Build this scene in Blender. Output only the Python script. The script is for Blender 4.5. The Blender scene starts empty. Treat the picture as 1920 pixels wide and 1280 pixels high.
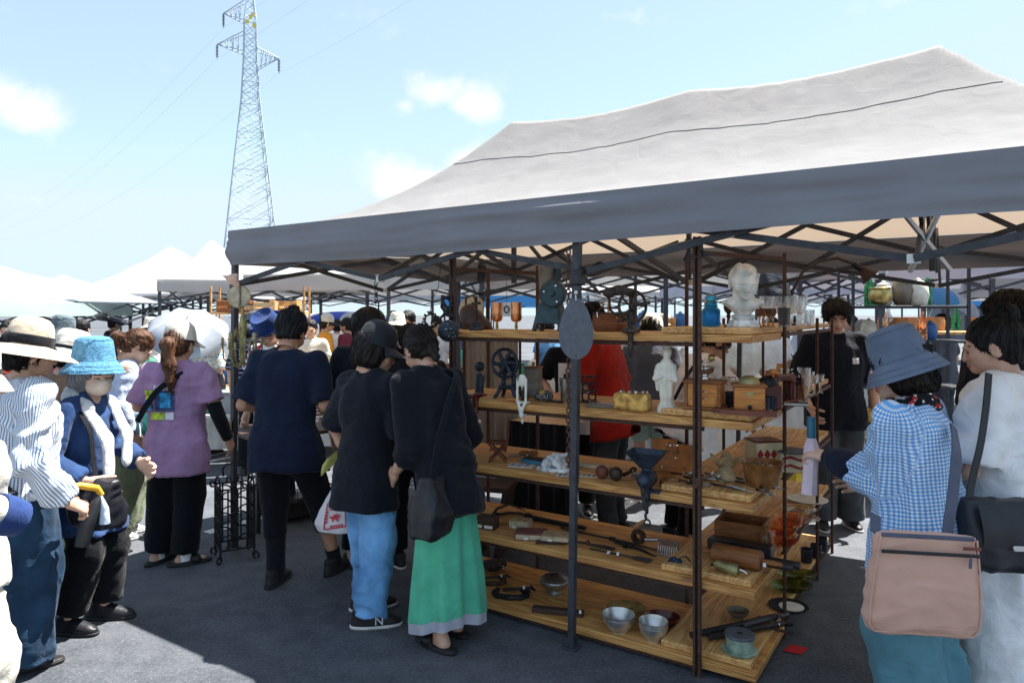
import bpy, math, random
import numpy as np
from mathutils import Vector, Matrix, Euler
random.seed(7); rng = np.random.default_rng(7)
PI = math.pi; R = math.radians
S = bpy.context.scene
COL = S.collection
# ---------------------------------------------------------------- camera
FPX, HOR, CH = 1306.0, 590.0, 1.62            # focal length and horizon in photo pixels, eye height in metres
cam = bpy.data.cameras.new('camera'); cam.sensor_width = 36; cam.lens = 36*FPX/1920
cam.shift_y = -(640-HOR)/1920; cam.clip_end = 3000; cam.clip_start = .05
co = bpy.data.objects.new('camera', cam); COL.objects.link(co)
co.location = (0, 0, CH); co.rotation_euler = (R(90), 0, 0); S.camera = co
# ---------------------------------------------------------------- sky, sun, exposure
SUN_AZ = (0.84, 0.54); SUN_EL = R(63.5)
wd = bpy.data.worlds.new('World'); S.world = wd; wd.use_nodes = True
def world_nodes():
    nt = wd.node_tree; N = nt.nodes; L = nt.links; N.clear()
    out = N.new('ShaderNodeOutputWorld'); bg = N.new('ShaderNodeBackground'); bg.inputs[1].default_value = 0.080
    sky = N.new('ShaderNodeTexSky'); sky.sky_type = 'NISHITA'; sky.sun_disc = False
    sky.sun_elevation = SUN_EL; sky.sun_rotation = math.atan2(SUN_AZ[0], SUN_AZ[1])
    sky.air_density = 1.0; sky.dust_density = 0.55; sky.ozone_density = 1.6
    tc = N.new('ShaderNodeTexCoord')
    nz = N.new('ShaderNodeTexNoise'); nz.inputs['Scale'].default_value = 8; nz.inputs['Detail'].default_value = 8; nz.inputs['Roughness'].default_value = .55
    L.new(tc.outputs['Generated'], nz.inputs['Vector'])
    def blob(px, py, rx, ry, prev, amt=1.0):
        d = Vector(((px-960)/FPX, 1, -(py-HOR)/FPX)); ln = d.length; d /= ln
        s1 = N.new('ShaderNodeVectorMath'); s1.operation = 'SUBTRACT'; s1.inputs[1].default_value = d; L.new(tc.outputs['Generated'], s1.inputs[0])
        s2 = N.new('ShaderNodeVectorMath'); s2.operation = 'MULTIPLY'; s2.inputs[1].default_value = (FPX*ln/rx, FPX*ln/rx, FPX*ln/ry); L.new(s1.outputs[0], s2.inputs[0])
        s3 = N.new('ShaderNodeVectorMath'); s3.operation = 'LENGTH'; L.new(s2.outputs[0], s3.inputs[0])
        mp = N.new('ShaderNodeMapRange'); mp.inputs[1].default_value = 1.15; mp.inputs[2].default_value = 0; mp.inputs[3].default_value = 0; mp.inputs[4].default_value = amt
        L.new(s3.outputs['Value'], mp.inputs[0])
        if prev is None: return mp.outputs[0]
        m = N.new('ShaderNodeMath'); m.operation = 'MAXIMUM'; L.new(prev, m.inputs[0]); L.new(mp.outputs[0], m.inputs[1]); return m.outputs[0]
    b = None
    for c in [(40,215,110,75,1.15),(0,185,80,80,1.15),(805,178,115,60,1.1),(865,200,80,45,1),(760,198,70,40,1),(795,330,150,60,.95),(870,305,110,55,.95),(25,370,70,18,.5),
              (20,455,60,22,.45),(300,470,90,25,.5),(1150,30,110,26,.35)]: b = blob(*c[:4], b, c[4])
    sb = N.new('ShaderNodeMath'); sb.operation = 'MULTIPLY_ADD'; sb.inputs[1].default_value = 2.6; sb.inputs[2].default_value = -1.62; L.new(nz.outputs[0], sb.inputs[0])
    ad = N.new('ShaderNodeMath'); ad.operation = 'ADD'; L.new(b, ad.inputs[0]); L.new(sb.outputs[0], ad.inputs[1])
    cl = N.new('ShaderNodeMapRange'); cl.inputs[1].default_value = .02; cl.inputs[2].default_value = .80; cl.inputs[4].default_value = .92; cl.interpolation_type = 'SMOOTHSTEP'; L.new(ad.outputs[0], cl.inputs[0])
    # a veil of thin bright haze over the blue of the sky
    veil = N.new('ShaderNodeMix'); veil.data_type = 'RGBA'; veil.inputs[0].default_value = .40; veil.inputs[7].default_value = (3.6, 4.4, 4.9, 1)
    L.new(sky.outputs[0], veil.inputs[6])
    mx = N.new('ShaderNodeMix'); mx.data_type = 'RGBA'; mx.inputs[7].default_value = (5.1, 5.0, 5.0, 1)
    mn = N.new('ShaderNodeVectorMath'); mn.operation = 'MINIMUM'; mn.inputs[1].default_value = (3.3, 4.0, 4.4); L.new(veil.outputs[2], mn.inputs[0])
    L.new(cl.outputs[0], mx.inputs[0]); L.new(mn.outputs[0], mx.inputs[6]); L.new(mx.outputs[2], bg.inputs[0]); L.new(bg.outputs[0], out.inputs[0])
world_nodes()
sl = bpy.data.lights.new('sun', 'SUN'); sl.energy = 5.0; sl.angle = R(.53); sl.color = (1, .955, .88)
so = bpy.data.objects.new('sun', sl); COL.objects.link(so); so.location = (10, 8, 20)
sd = Vector((SUN_AZ[0]*math.cos(SUN_EL), SUN_AZ[1]*math.cos(SUN_EL), math.sin(SUN_EL)))
so.rotation_euler = sd.to_track_quat('Z', 'Y').to_euler()
S.view_settings.view_transform = 'Standard'; S.view_settings.look = 'None'; S.view_settings.exposure = 1.58; S.view_settings.gamma = 1
S.render.engine = 'CYCLES'
S.cycles.max_bounces = 8; S.cycles.transparent_max_bounces = 16; S.cycles.use_denoising = True; S.cycles.sample_clamp_indirect = 6
# ---------------------------------------------------------------- placing
def W(px, py, z):                              # where the line of sight through a photo pixel meets the level z
    Y = FPX*(CH-z)/(py-HOR); return Vector(((px-960)/FPX*Y, Y, z))
def D(px, py, Y): return Vector(((px-960)/FPX*Y, Y, CH-(py-HOR)/FPX*Y))
U = Vector((.838, -.545, 0)).normalized(); V = Vector((.545, .838, 0)).normalized()     # the tent's long and short direction
UZ = math.atan2(U.y, U.x)
# ---------------------------------------------------------------- tags
def tag(o, label=None, cat=None, group=None, kind=None):
    if label: o['label'] = label
    if cat: o['category'] = cat
    if group: o['group'] = group
    if kind: o['kind'] = kind
    return o
def thing(name, label, cat, loc=(0,0,0), rz=0, group=None, rot=None, sc=1):
    o = bpy.data.objects.new(name, None); COL.objects.link(o); o.location = loc; o.empty_display_size = .1
    o.rotation_euler = rot if rot else (0, 0, rz); o.scale = (sc, sc, sc)
    return tag(o, label, cat, group)
def copy_tree(o, parent=None):
    c = o.copy(); COL.objects.link(c)
    if parent is not None:
        c.parent = parent; c.matrix_parent_inverse = Matrix()
    for ch in list(o.children): copy_tree(ch, c)
    return c
# ---------------------------------------------------------------- mesh collecting
def Mx(loc=(0,0,0), rot=(0,0,0), sc=(1,1,1)):
    if not hasattr(sc, '__len__'): sc = (sc, sc, sc)
    return Matrix.Translation(loc) @ Euler(rot).to_matrix().to_4x4() @ Matrix.Diagonal((*sc, 1))
class MB:
    def __init__(s): s.v = []; s.f = []; s.m = []; s.M = None; s.mi = 0
    def add(s, vs, fs):
        n = len(s.v)
        vs = [Vector(v) for v in vs]
        if s.M is not None: vs = [s.M @ v for v in vs]
        s.v += vs; s.f += [tuple(i+n for i in f) for f in fs]; s.m += [s.mi]*len(fs); return s
    def at(s, loc=(0,0,0), rot=(0,0,0), sc=(1,1,1)): s.M = Mx(loc, rot, sc); return s
    def mat(s, i): s.mi = i; return s
    def box(s, c, d, rot=(0,0,0), bev=0):
        x, y, z = d[0]/2, d[1]/2, d[2]/2; M = Mx(c, rot)
        if bev <= 0:
            vs = [M @ Vector((a*x, b*y, e*z)) for a in (-1,1) for b in (-1,1) for e in (-1,1)]
            return s.add(vs, [(0,1,3,2),(4,6,7,5),(0,4,5,1),(2,3,7,6),(0,2,6,4),(1,5,7,3)])
        b = min(bev, x*.9, y*.9, z*.9); vs = []; ix = {}
        for a in (-1,1):
            for c2 in (-1,1):
                for e in (-1,1):
                    for k in range(3):
                        p = [a*x, c2*y, e*z]
                        for j in range(3):
                            if j != k: p[j] -= (a, c2, e)[j]*b
                        ix[a,c2,e,k] = len(vs); vs.append(M @ Vector(p))
        fs = []
        for k in range(3):
            i, j = [(1,2),(2,0),(0,1)][k]
            for sg in (-1,1):
                q = []
                for (p1, p2) in ((-1,-1),(1,-1),(1,1),(-1,1)):
                    t = [0,0,0]; t[k] = sg; t[i] = p1; t[j] = p2; q.append(ix[t[0],t[1],t[2],k])
                fs.append(tuple(q if sg > 0 else q[::-1]))
        for k in range(3):            # edges along axis k
            i, j = [(1,2),(2,0),(0,1)][k]
            for a in (-1,1):
                for c2 in (-1,1):
                    def g(e, ax):
                        t = [0,0,0]; t[k] = e; t[i] = a; t[j] = c2; return ix[t[0],t[1],t[2],ax]
                    q = [g(-1,i), g(1,i), g(1,j), g(-1,j)]
                    fs.append(tuple(q if a*c2 < 0 else q[::-1]))
        for a in (-1,1):
            for c2 in (-1,1):
                for e in (-1,1):
                    q = [ix[a,c2,e,0], ix[a,c2,e,1], ix[a,c2,e,2]]
                    fs.append(tuple(q if a*c2*e > 0 else q[::-1]))
        return s.add(vs, fs)
    def tube(s, pts, r, n=8, cap=True, closed=False, sq=None):
        pts = [Vector(p) for p in pts]; k = len(pts)
        if not hasattr(r, '__len__'): r = [r]*k
        vs = []; fs = []; prev = None
        for i, p in enumerate(pts):
            if closed: t = pts[(i+1) % k]-pts[i-1]
            else: t = pts[min(i+1, k-1)]-pts[max(i-1, 0)]
            if t.length < 1e-9: t = Vector((0,0,1))
            t.normalize()
            if prev is None: u = t.orthogonal().normalized() if abs(t.z) > .9 or sq is None else t.cross(Vector((0,0,1))).normalized()
            else: u = (prev-t*prev.dot(t)); u = u.normalized() if u.length > 1e-6 else t.orthogonal().normalized()
            prev = u; w = t.cross(u)
            for j in range(n):
                a = 2*PI*j/n + (PI/n if n == 4 else 0); q = (u*math.cos(a)*(sq or 1)+w*math.sin(a))*r[i]; vs.append(p+q)
        for i in range(k if closed else k-1):
            for j in range(n): a = i*n+j; b = i*n+(j+1) % n; c = ((i+1) % k)*n; fs.append((a, b, c+(j+1) % n, c+j))
        if cap and not closed: fs += [tuple(range(n))[::-1], tuple((k-1)*n+j for j in range(n))]
        return s.add(vs, fs)
    def bar(s, a, b, w, h):              # a rectangular bar from a to b (w across, h in height)
        a = Vector(a); b = Vector(b); t = b-a; l = t.length; t.normalize()
        u = t.cross(Vector((0,0,1))); u = Vector((1,0,0)) if u.length < 1e-4 else u.normalized(); q = u.cross(t)
        vs = []
        for p in (a, b):
            for (i, j) in ((-1,-1),(1,-1),(1,1),(-1,1)): vs.append(p+u*i*w/2+q*j*h/2)
        return s.add(vs, [(0,1,2,3)[::-1],(4,5,6,7)]+[(i, (i+1) % 4, 4+(i+1) % 4, 4+i) for i in range(4)])
    def lathe(s, prof, n=24, mod=None, close=False):
        vs = []; fs = []; k = len(prof)
        for i, (r, z) in enumerate(prof):
            for j in range(n):
                a = 2*PI*j/n; q = r*(mod(a, i, z) if mod else 1); vs.append((q*math.cos(a), q*math.sin(a), z))
        for i in range(k-1):
            for j in range(n): fs.append((i*n+j, i*n+(j+1) % n, (i+1)*n+(j+1) % n, (i+1)*n+j))
        if prof[0][0] > 1e-5: fs.append(tuple(range(n))[::-1])
        if prof[-1][0] > 1e-5 and not close: fs.append(tuple((k-1)*n+j for j in range(n)))
        return s.add(vs, fs)
    def ball(s, c, r, n=12, m=8):
        if not hasattr(r, '__len__'): r = (r, r, r)
        vs = [Vector((c[0], c[1], c[2]-r[2]))]; fs = []
        for i in range(1, m):
            t = PI*i/m
            for j in range(n): a = 2*PI*j/n; vs.append(Vector((c[0]+r[0]*math.sin(t)*math.cos(a), c[1]+r[1]*math.sin(t)*math.sin(a), c[2]-r[2]*math.cos(t))))
        vs.append(Vector((c[0], c[1], c[2]+r[2]))); e = len(vs)-1
        for j in range(n):
            fs.append((0, 1+(j+1) % n, 1+j)); fs.append((e, 1+(m-2)*n+j, 1+(m-2)*n+(j+1) % n))
            for i in range(m-2): a = 1+i*n; fs.append((a+j, a+(j+1) % n, a+n+(j+1) % n, a+n+j))
        return s.add(vs, fs)
    def prism(s, poly, z0, z1):
        k = len(poly); vs = [(x, y, z0) for x, y in poly]+[(x, y, z1) for x, y in poly]
        return s.add(vs, [tuple(range(k))[::-1], tuple(range(k, 2*k))]+[(i, (i+1) % k, k+(i+1) % k, k+i) for i in range(k)])
    def grid(s, fn, nu, nv, wrap=False):
        vs = [fn(i/nu, j/nv) for i in range(nu+(0 if wrap else 1)) for j in range(nv+1)]; w = nv+1; n = nu if wrap else nu+1
        return s.add(vs, [(i*w+j, ((i+1) % n)*w+j, ((i+1) % n)*w+j+1, i*w+j+1) for i in range(nu) for j in range(nv)])
    def build(s, name, mats, parent=None, smooth=True, ang=40, loc=None, rz=None, M=None):
        return mesh_obj(name, s.v, s.f, mats, parent, smooth, ang, s.m if any(s.m) else None, loc, rz, M)
def mesh_obj(name, v, f, mats, parent=None, smooth=True, ang=40, mi=None, loc=None, rz=None, M=None):
    me = bpy.data.meshes.new(name); me.from_pydata([tuple(p) for p in v], [], f if isinstance(f, list) else f.tolist())
    if not isinstance(mats, (list, tuple)): mats = [mats]
    for m in mats: me.materials.append(MAT[m] if isinstance(m, str) else m)
    if mi is not None: me.polygons.foreach_set('material_index', np.asarray(mi, dtype=np.int32))
    if smooth: me.shade_smooth()
    if smooth and ang is not None and ang < 180: me.set_sharp_from_angle(angle=R(ang))
    me.update()
    o = bpy.data.objects.new(name, me); COL.objects.link(o)
    if parent: o.parent = parent
    if loc is not None: o.location = loc
    if rz is not None: o.rotation_euler = (0, 0, rz)
    if M is not None: o.matrix_basis = M
    return o
# ---------------------------------------------------------------- materials
MAT = {}
def nodes(name):
    m = bpy.data.materials.new(name); m.use_nodes = True; MAT[name] = m
    nt = m.node_tree; b = nt.nodes['Principled BSDF']; return m, nt, nt.nodes, nt.links, b
def mat(name, c, rough=.6, metal=0, var=.15, sc=14, bump=.0, bsc=60, spec=None, trans=0, ior=1.45, c2=None, str_=(1,1,1), sss=0, emit=None, alpha=None, sheen=0, clamp=(.35,.65)):
    """a plain surface with uneven colour and a fine relief"""
    m, nt, N, L, b = nodes(name); c = tuple(c)
    b.inputs['Roughness'].default_value = rough; b.inputs['Metallic'].default_value = metal
    if spec is not None: b.inputs['Specular IOR Level'].default_value = spec
    b.inputs['Transmission Weight'].default_value = trans; b.inputs['IOR'].default_value = ior
    if sss: b.inputs['Subsurface Weight'].default_value = sss; b.inputs['Subsurface Radius'].default_value = (.012,.005,.003)
    if sheen: b.inputs['Sheen Weight'].default_value = sheen; b.inputs['Sheen Roughness'].default_value = .5
    if alpha is not None: b.inputs['Alpha'].default_value = alpha
    tc = N.new('ShaderNodeTexCoord'); mp = N.new('ShaderNodeMapping'); mp.inputs['Scale'].default_value = str_; L.new(tc.outputs['Object'], mp.inputs[0])
    nz = N.new('ShaderNodeTexNoise'); nz.inputs['Scale'].default_value = sc; nz.inputs['Detail'].default_value = 6; L.new(mp.outputs[0], nz.inputs[0])
    rp = N.new('ShaderNodeValToRGB'); L.new(nz.outputs[0], rp.inputs[0])
    lo = tuple(max(0, x*(1-var)) for x in c); hi = tuple(min(1, x*(1+var)) for x in (c2 or c))
    rp.color_ramp.elements[0].position, rp.color_ramp.elements[1].position = clamp
    rp.color_ramp.elements[0].color = (*lo, 1); rp.color_ramp.elements[1].color = (*hi, 1); L.new(rp.outputs[0], b.inputs['Base Color'])
    rr = N.new('ShaderNodeMapRange'); rr.inputs[3].default_value = max(0, rough-.08); rr.inputs[4].default_value = min(1, rough+.1); L.new(nz.outputs[0], rr.inputs[0]); L.new(rr.outputs[0], b.inputs['Roughness'])
    if bump:
        n2 = N.new('ShaderNodeTexNoise'); n2.inputs['Scale'].default_value = bsc; n2.inputs['Detail'].default_value = 4; L.new(mp.outputs[0], n2.inputs[0])
        bp = N.new('ShaderNodeBump'); bp.inputs['Strength'].default_value = bump; bp.inputs['Distance'].default_value = .004; L.new(n2.outputs[0], bp.inputs['Height']); L.new(bp.outputs[0], b.inputs['Normal'])
    if emit: b.inputs['Emission Color'].default_value = (*emit[0], 1); b.inputs['Emission Strength'].default_value = emit[1]
    return m
def wood(name, a, c, sc=9, axis=0, rough=.6, knots=True, bump=.15, ply=False):
    """timber with grain running along one axis"""
    m, nt, N, L, b = nodes(name)
    tc = N.new('ShaderNodeTexCoord'); mp = N.new('ShaderNodeMapping'); s3 = [1,1,1]; s3[axis] = .09; mp.inputs['Scale'].default_value = s3; L.new(tc.outputs['Object'], mp.inputs[0])
    oi = N.new('ShaderNodeObjectInfo'); ml = N.new('ShaderNodeMath'); ml.operation = 'MULTIPLY'; ml.inputs[1].default_value = 37; L.new(oi.outputs['Random'], ml.inputs[0]); L.new(ml.outputs[0], mp.inputs['Location'])
    nz = N.new('ShaderNodeTexNoise'); nz.inputs['Scale'].default_value = sc; nz.inputs['Detail'].default_value = 3; nz.inputs['Distortion'].default_value = .8; L.new(mp.outputs[0], nz.inputs[0])
    mm = N.new('ShaderNodeMath'); mm.operation = 'MULTIPLY'; mm.inputs[1].default_value = 9; L.new(nz.outputs[0], mm.inputs[0])
    fr = N.new('ShaderNodeMath'); fr.operation = 'PINGPONG'; fr.inputs[1].default_value = .5; L.new(mm.outputs[0], fr.inputs[0])
    n2 = N.new('ShaderNodeTexNoise'); n2.inputs['Scale'].default_value = sc*14; n2.inputs['Detail'].default_value = 5; L.new(mp.outputs[0], n2.inputs[0])
    n3 = N.new('ShaderNodeTexNoise'); n3.inputs['Scale'].default_value = 3.5; n3.inputs['Detail'].default_value = 3; L.new(tc.outputs['Object'], n3.inputs[0])
    a1 = N.new('ShaderNodeMath'); a1.operation = 'MULTIPLY_ADD'; a1.inputs[1].default_value = .75; L.new(fr.outputs[0], a1.inputs[0])
    a2 = N.new('ShaderNodeMath'); a2.operation = 'MULTIPLY'; a2.inputs[1].default_value = .55; L.new(n2.outputs[0], a2.inputs[0]); L.new(a2.outputs[0], a1.inputs[2])
    a3 = N.new('ShaderNodeMath'); a3.operation = 'MULTIPLY_ADD'; a3.inputs[1].default_value = .5; a3.inputs[2].default_value = -.22; L.new(n3.outputs[0], a3.inputs[0])
    a4 = N.new('ShaderNodeMath'); a4.operation = 'ADD'; L.new(a1.outputs[0], a4.inputs[0]); L.new(a3.outputs[0], a4.inputs[1])
    rp = N.new('ShaderNodeValToRGB'); rp.color_ramp.elements[0].position = .20; rp.color_ramp.elements[1].position = .66
    rp.color_ramp.elements[0].color = (*a, 1); rp.color_ramp.elements[1].color = (*c, 1); L.new(a4.outputs[0], rp.inputs[0])
    last = rp.outputs[0]
    if knots:
        vo = N.new('ShaderNodeTexVoronoi'); vo.inputs['Scale'].default_value = 4.2; m2 = N.new('ShaderNodeMapping'); s3 = [1,1,1]; s3[axis] = .55; m2.inputs['Scale'].default_value = s3
        L.new(tc.outputs['Object'], m2.inputs[0]); L.new(ml.outputs[0], m2.inputs['Location']); L.new(m2.outputs[0], vo.inputs[0])
        kr = N.new('ShaderNodeMapRange'); kr.inputs[1].default_value = .05; kr.inputs[2].default_value = .13; kr.inputs[3].default_value = .75; kr.inputs[4].default_value = 0; L.new(vo.outputs['Distance'], kr.inputs[0])
        km = N.new('ShaderNodeMix'); km.data_type = 'RGBA'; km.inputs[7].default_value = (a[0]*.35, a[1]*.3, a[2]*.3, 1); L.new(kr.outputs[0], km.inputs[0]); L.new(last, km.inputs[6]); last = km.outputs[2]
    if ply:                                          # glued layers on the sawn edges
        ge = N.new('ShaderNodeNewGeometry'); sn = N.new('ShaderNodeSeparateXYZ'); L.new(ge.outputs['Normal'], sn.inputs[0]); so_ = N.new('ShaderNodeSeparateXYZ'); L.new(tc.outputs['Object'], so_.inputs[0])
        ed = mnode(N, L, 'LESS_THAN', mnode(N, L, 'ABSOLUTE', sn.outputs[2]), .5); nw = N.new('ShaderNodeTexNoise'); nw.inputs['Scale'].default_value = 14; L.new(tc.outputs['Object'], nw.inputs[0])
        ln = mnode(N, L, 'FRACT', mnode(N, L, 'MULTIPLY_ADD', so_.outputs[2], 118, mnode(N, L, 'MULTIPLY', nw.outputs[0], .5))); st_ = mnode(N, L, 'LESS_THAN', ln, .33)
        pm = N.new('ShaderNodeMix'); pm.data_type = 'RGBA'; pm.inputs[7].default_value = (a[0]*.62, a[1]*.6, a[2]*.6, 1); L.new(mnode(N, L, 'MULTIPLY', mnode(N, L, 'MULTIPLY', ed, st_), .75), pm.inputs[0]); L.new(last, pm.inputs[6]); last = pm.outputs[2]
    L.new(last, b.inputs['Base Color']); b.inputs['Roughness'].default_value = rough
    bp = N.new('ShaderNodeBump'); bp.inputs['Strength'].default_value = bump; bp.inputs['Distance'].default_value = .002; L.new(a1.outputs[0], bp.inputs['Height']); L.new(bp.outputs[0], b.inputs['Normal'])
    return m
def cloth(name, c, var=.12, sc=7, weave=900, rough=.85, wr=.55, wsc=13, c2=None, thin=0, sheen=.09, tcol=None):
    """woven fabric: uneven dye, small creases and a weave"""
    m = mat(name, c, rough, var=var, sc=sc, c2=c2, spec=.15, sheen=sheen); nt = m.node_tree; N = nt.nodes; L = nt.links; b = N['Principled BSDF']
    tc = [n for n in N if n.type == 'TEX_COORD'][0]
    n1 = N.new('ShaderNodeTexNoise'); n1.inputs['Scale'].default_value = wsc; n1.inputs['Detail'].default_value = 3; n1.inputs['Distortion'].default_value = 1.2; L.new(tc.outputs['Object'], n1.inputs[0])
    n2 = N.new('ShaderNodeTexNoise'); n2.inputs['Scale'].default_value = weave; n2.inputs['Detail'].default_value = 1; L.new(tc.outputs['Object'], n2.inputs[0])
    ad = N.new('ShaderNodeMath'); ad.operation = 'MULTIPLY_ADD'; ad.inputs[1].default_value = .06; L.new(n2.outputs[0], ad.inputs[0]); L.new(n1.outputs[0], ad.inputs[2])
    bp = N.new('ShaderNodeBump'); bp.inputs['Strength'].default_value = wr; bp.inputs['Distance'].default_value = .02; L.new(ad.outputs[0], bp.inputs['Height']); L.new(bp.outputs[0], b.inputs['Normal'])
    if thin:
        tr = N.new('ShaderNodeBsdfTranslucent'); mx = N.new('ShaderNodeMixShader'); mx.inputs[0].default_value = thin
        src = b.inputs['Base Color'].links[0].from_socket
        if tcol: tr.inputs[0].default_value = (*tcol, 1)
        else: L.new(src, tr.inputs[0])
        L.new(bp.outputs[0], tr.inputs['Normal'])
        o = N['Material Output']; L.new(b.outputs[0], mx.inputs[1]); L.new(tr.outputs[0], mx.inputs[2]); L.new(mx.outputs[0], o.inputs[0])
    return m
def over(name, mask_fn, c, base):
    """paint a second colour over an existing fabric where mask_fn's node output is 1 (print, stripe, check)"""
    m = MAT[base].copy(); m.name = name; MAT[name] = m; nt = m.node_tree; N = nt.nodes; L = nt.links; b = N['Principled BSDF']
    src = b.inputs['Base Color'].links[0].from_socket; mk = mask_fn(N, L); mx = N.new('ShaderNodeMix'); mx.data_type = 'RGBA'
    L.new(mk, mx.inputs[0]); L.new(src, mx.inputs[6])
    if hasattr(c, 'is_output'): L.new(c, mx.inputs[7])
    else: mx.inputs[7].default_value = (*c, 1)
    L.new(mx.outputs[2], b.inputs['Base Color']); return m
def mnode(N, L, op, a, b_=None, c=None):
    n = N.new('ShaderNodeMath'); n.operation = op
    for i, x in enumerate((a, b_, c)):
        if x is None: continue
        if hasattr(x, 'is_output'): L.new(x, n.inputs[i])
        else: n.inputs[i].default_value = x
    return n.outputs[0]
def stripes(axis, freq, duty, wob=0.0):
    def fn(N, L):
        tc = N.new('ShaderNodeTexCoord'); sp = N.new('ShaderNodeSeparateXYZ'); at = N.new('ShaderNodeAttribute'); at.attribute_name = 'cuv'
        L.new(at.outputs['Vector'] if isinstance(axis, str) else tc.outputs['Object'], sp.inputs[0])
        o = sp.outputs[axis] if isinstance(axis, int) else sp.outputs[0 if axis == 'round' else 1]
        if wob:
            nz = N.new('ShaderNodeTexNoise'); nz.inputs['Scale'].default_value = 9; L.new(tc.outputs['Object'], nz.inputs[0]); o = mnode(N, L, 'MULTIPLY_ADD', nz.outputs[0], wob, o)
        return mnode(N, L, 'LESS_THAN', mnode(N, L, 'FRACT', mnode(N, L, 'MULTIPLY', o, freq)), duty)
    return fn
def dots(scale, size, rnd=1.0, seed=0):
    def fn(N, L):
        tc = N.new('ShaderNodeTexCoord'); mp = N.new('ShaderNodeMapping'); mp.inputs['Location'].default_value = (seed, seed*.7, seed*.3); L.new(tc.outputs['Object'], mp.inputs[0])
        vo = N.new('ShaderNodeTexVoronoi'); vo.inputs['Scale'].default_value = scale; vo.inputs['Randomness'].default_value = rnd; L.new(mp.outputs[0], vo.inputs[0])
        return mnode(N, L, 'LESS_THAN', vo.outputs['Distance'], size)
    return fn
# ---------------------------------------------------------------- materials of the place
def asphalt():
    m, nt, N, L, b = nodes('asphalt')
    tc = N.new('ShaderNodeTexCoord')
    n1 = N.new('ShaderNodeTexNoise'); n1.inputs['Scale'].default_value = .55; n1.inputs['Detail'].default_value = 7; L.new(tc.outputs['Object'], n1.inputs[0])
    n2 = N.new('ShaderNodeTexNoise'); n2.inputs['Scale'].default_value = 55; n2.inputs['Detail'].default_value = 6; n2.inputs['Roughness'].default_value = .7; L.new(tc.outputs['Object'], n2.inputs[0])
    v = N.new('ShaderNodeTexVoronoi'); v.inputs['Scale'].default_value = 85; L.new(tc.outputs['Object'], v.inputs[0])
    sp = mnode(N, L, 'LESS_THAN', v.outputs['Distance'], .16)
    wh = N.new('ShaderNodeTexWhiteNoise'); L.new(v.outputs['Position'], wh.inputs[0])
    sp = mnode(N, L, 'MULTIPLY', sp, mnode(N, L, 'POWER', wh.outputs[0], 3))
    n0 = N.new('ShaderNodeTexNoise'); n0.inputs['Scale'].default_value = 7; n0.inputs['Detail'].default_value = 5; L.new(tc.outputs['Object'], n0.inputs[0]); f = mnode(N, L, 'MULTIPLY_ADD', n2.outputs[0], .9, mnode(N, L, 'ADD', mnode(N, L, 'MULTIPLY_ADD', n1.outputs[0], .9, -.45), mnode(N, L, 'MULTIPLY_ADD', n0.outputs[0], .5, -.25)))
    rp = N.new('ShaderNodeValToRGB'); rp.color_ramp.elements[0].position = .25; rp.color_ramp.elements[0].color = (.038,.044,.056,1)
    rp.color_ramp.elements[1].position = .75; rp.color_ramp.elements[1].color = (.128,.138,.158,1); L.new(f, rp.inputs[0])
    mx = N.new('ShaderNodeMix'); mx.data_type = 'RGBA'; mx.inputs[7].default_value = (.36,.35,.34,1); L.new(sp, mx.inputs[0]); L.new(rp.outputs[0], mx.inputs[6])
    # tarred cracks
    vc = N.new('ShaderNodeTexVoronoi'); vc.feature = 'DISTANCE_TO_EDGE'; vc.inputs['Scale'].default_value = .3; 
    nw = N.new('ShaderNodeTexNoise'); nw.inputs['Scale'].default_value = 3; nw.inputs['Detail'].default_value = 5; L.new(tc.outputs['Object'], nw.inputs[0])
    va = N.new('ShaderNodeVectorMath'); va.operation = 'MULTIPLY_ADD'; va.inputs[1].default_value = (.4,.4,0); L.new(nw.outputs['Color'], va.inputs[0]); L.new(tc.outputs['Object'], va.inputs[2]); L.new(va.outputs[0], vc.inputs[0])
    ck = N.new('ShaderNodeMapRange'); ck.inputs[1].default_value = .0006; ck.inputs[2].default_value = .0018; ck.inputs[3].default_value = .35; ck.inputs[4].default_value = 0; L.new(vc.outputs['Distance'], ck.inputs[0])
    m2 = N.new('ShaderNodeMix'); m2.data_type = 'RGBA'; m2.inputs[7].default_value = (.022,.022,.024,1); L.new(ck.outputs[0], m2.inputs[0]); L.new(mx.outputs[2], m2.inputs[6])
    L.new(m2.outputs[2], b.inputs['Base Color']); b.inputs['Roughness'].default_value = .82
    bp = N.new('ShaderNodeBump'); bp.inputs['Strength'].default_value = .55; bp.inputs['Distance'].default_value = .004; L.new(n2.outputs[0], bp.inputs['Height']); L.new(bp.outputs[0], b.inputs['Normal'])
asphalt()
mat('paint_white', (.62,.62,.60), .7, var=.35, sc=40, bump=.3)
mat('tape_red', (.55,.01,.015), .5, var=.1)
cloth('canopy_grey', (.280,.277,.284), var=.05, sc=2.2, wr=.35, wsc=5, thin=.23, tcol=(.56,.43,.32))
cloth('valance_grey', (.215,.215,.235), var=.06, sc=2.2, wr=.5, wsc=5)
mat('seam', (.215,.21,.21), .8)
cloth('canopy_white', (.50,.50,.51), var=.03, sc=2, wr=.3, wsc=3, thin=.30)
cloth('canopy_mint', (.44,.56,.54), var=.04, sc=2, wr=.3, wsc=3, thin=.30)
cloth('canopy_lilac', (.50,.49,.56), var=.05, sc=2, wr=.3, wsc=3, thin=.25)
cloth('canopy_blue', (.10,.32,.62), var=.08, sc=2, wr=.3, wsc=4, thin=.30)
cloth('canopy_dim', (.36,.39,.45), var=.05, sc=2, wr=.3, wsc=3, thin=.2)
mat('steel_dark', (.035,.037,.045), .42, .25, var=.3, sc=30, bump=.1)
mat('post_grey', (.050,.055,.070), .45, .2, var=.25, sc=22, bump=.1)
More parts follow.
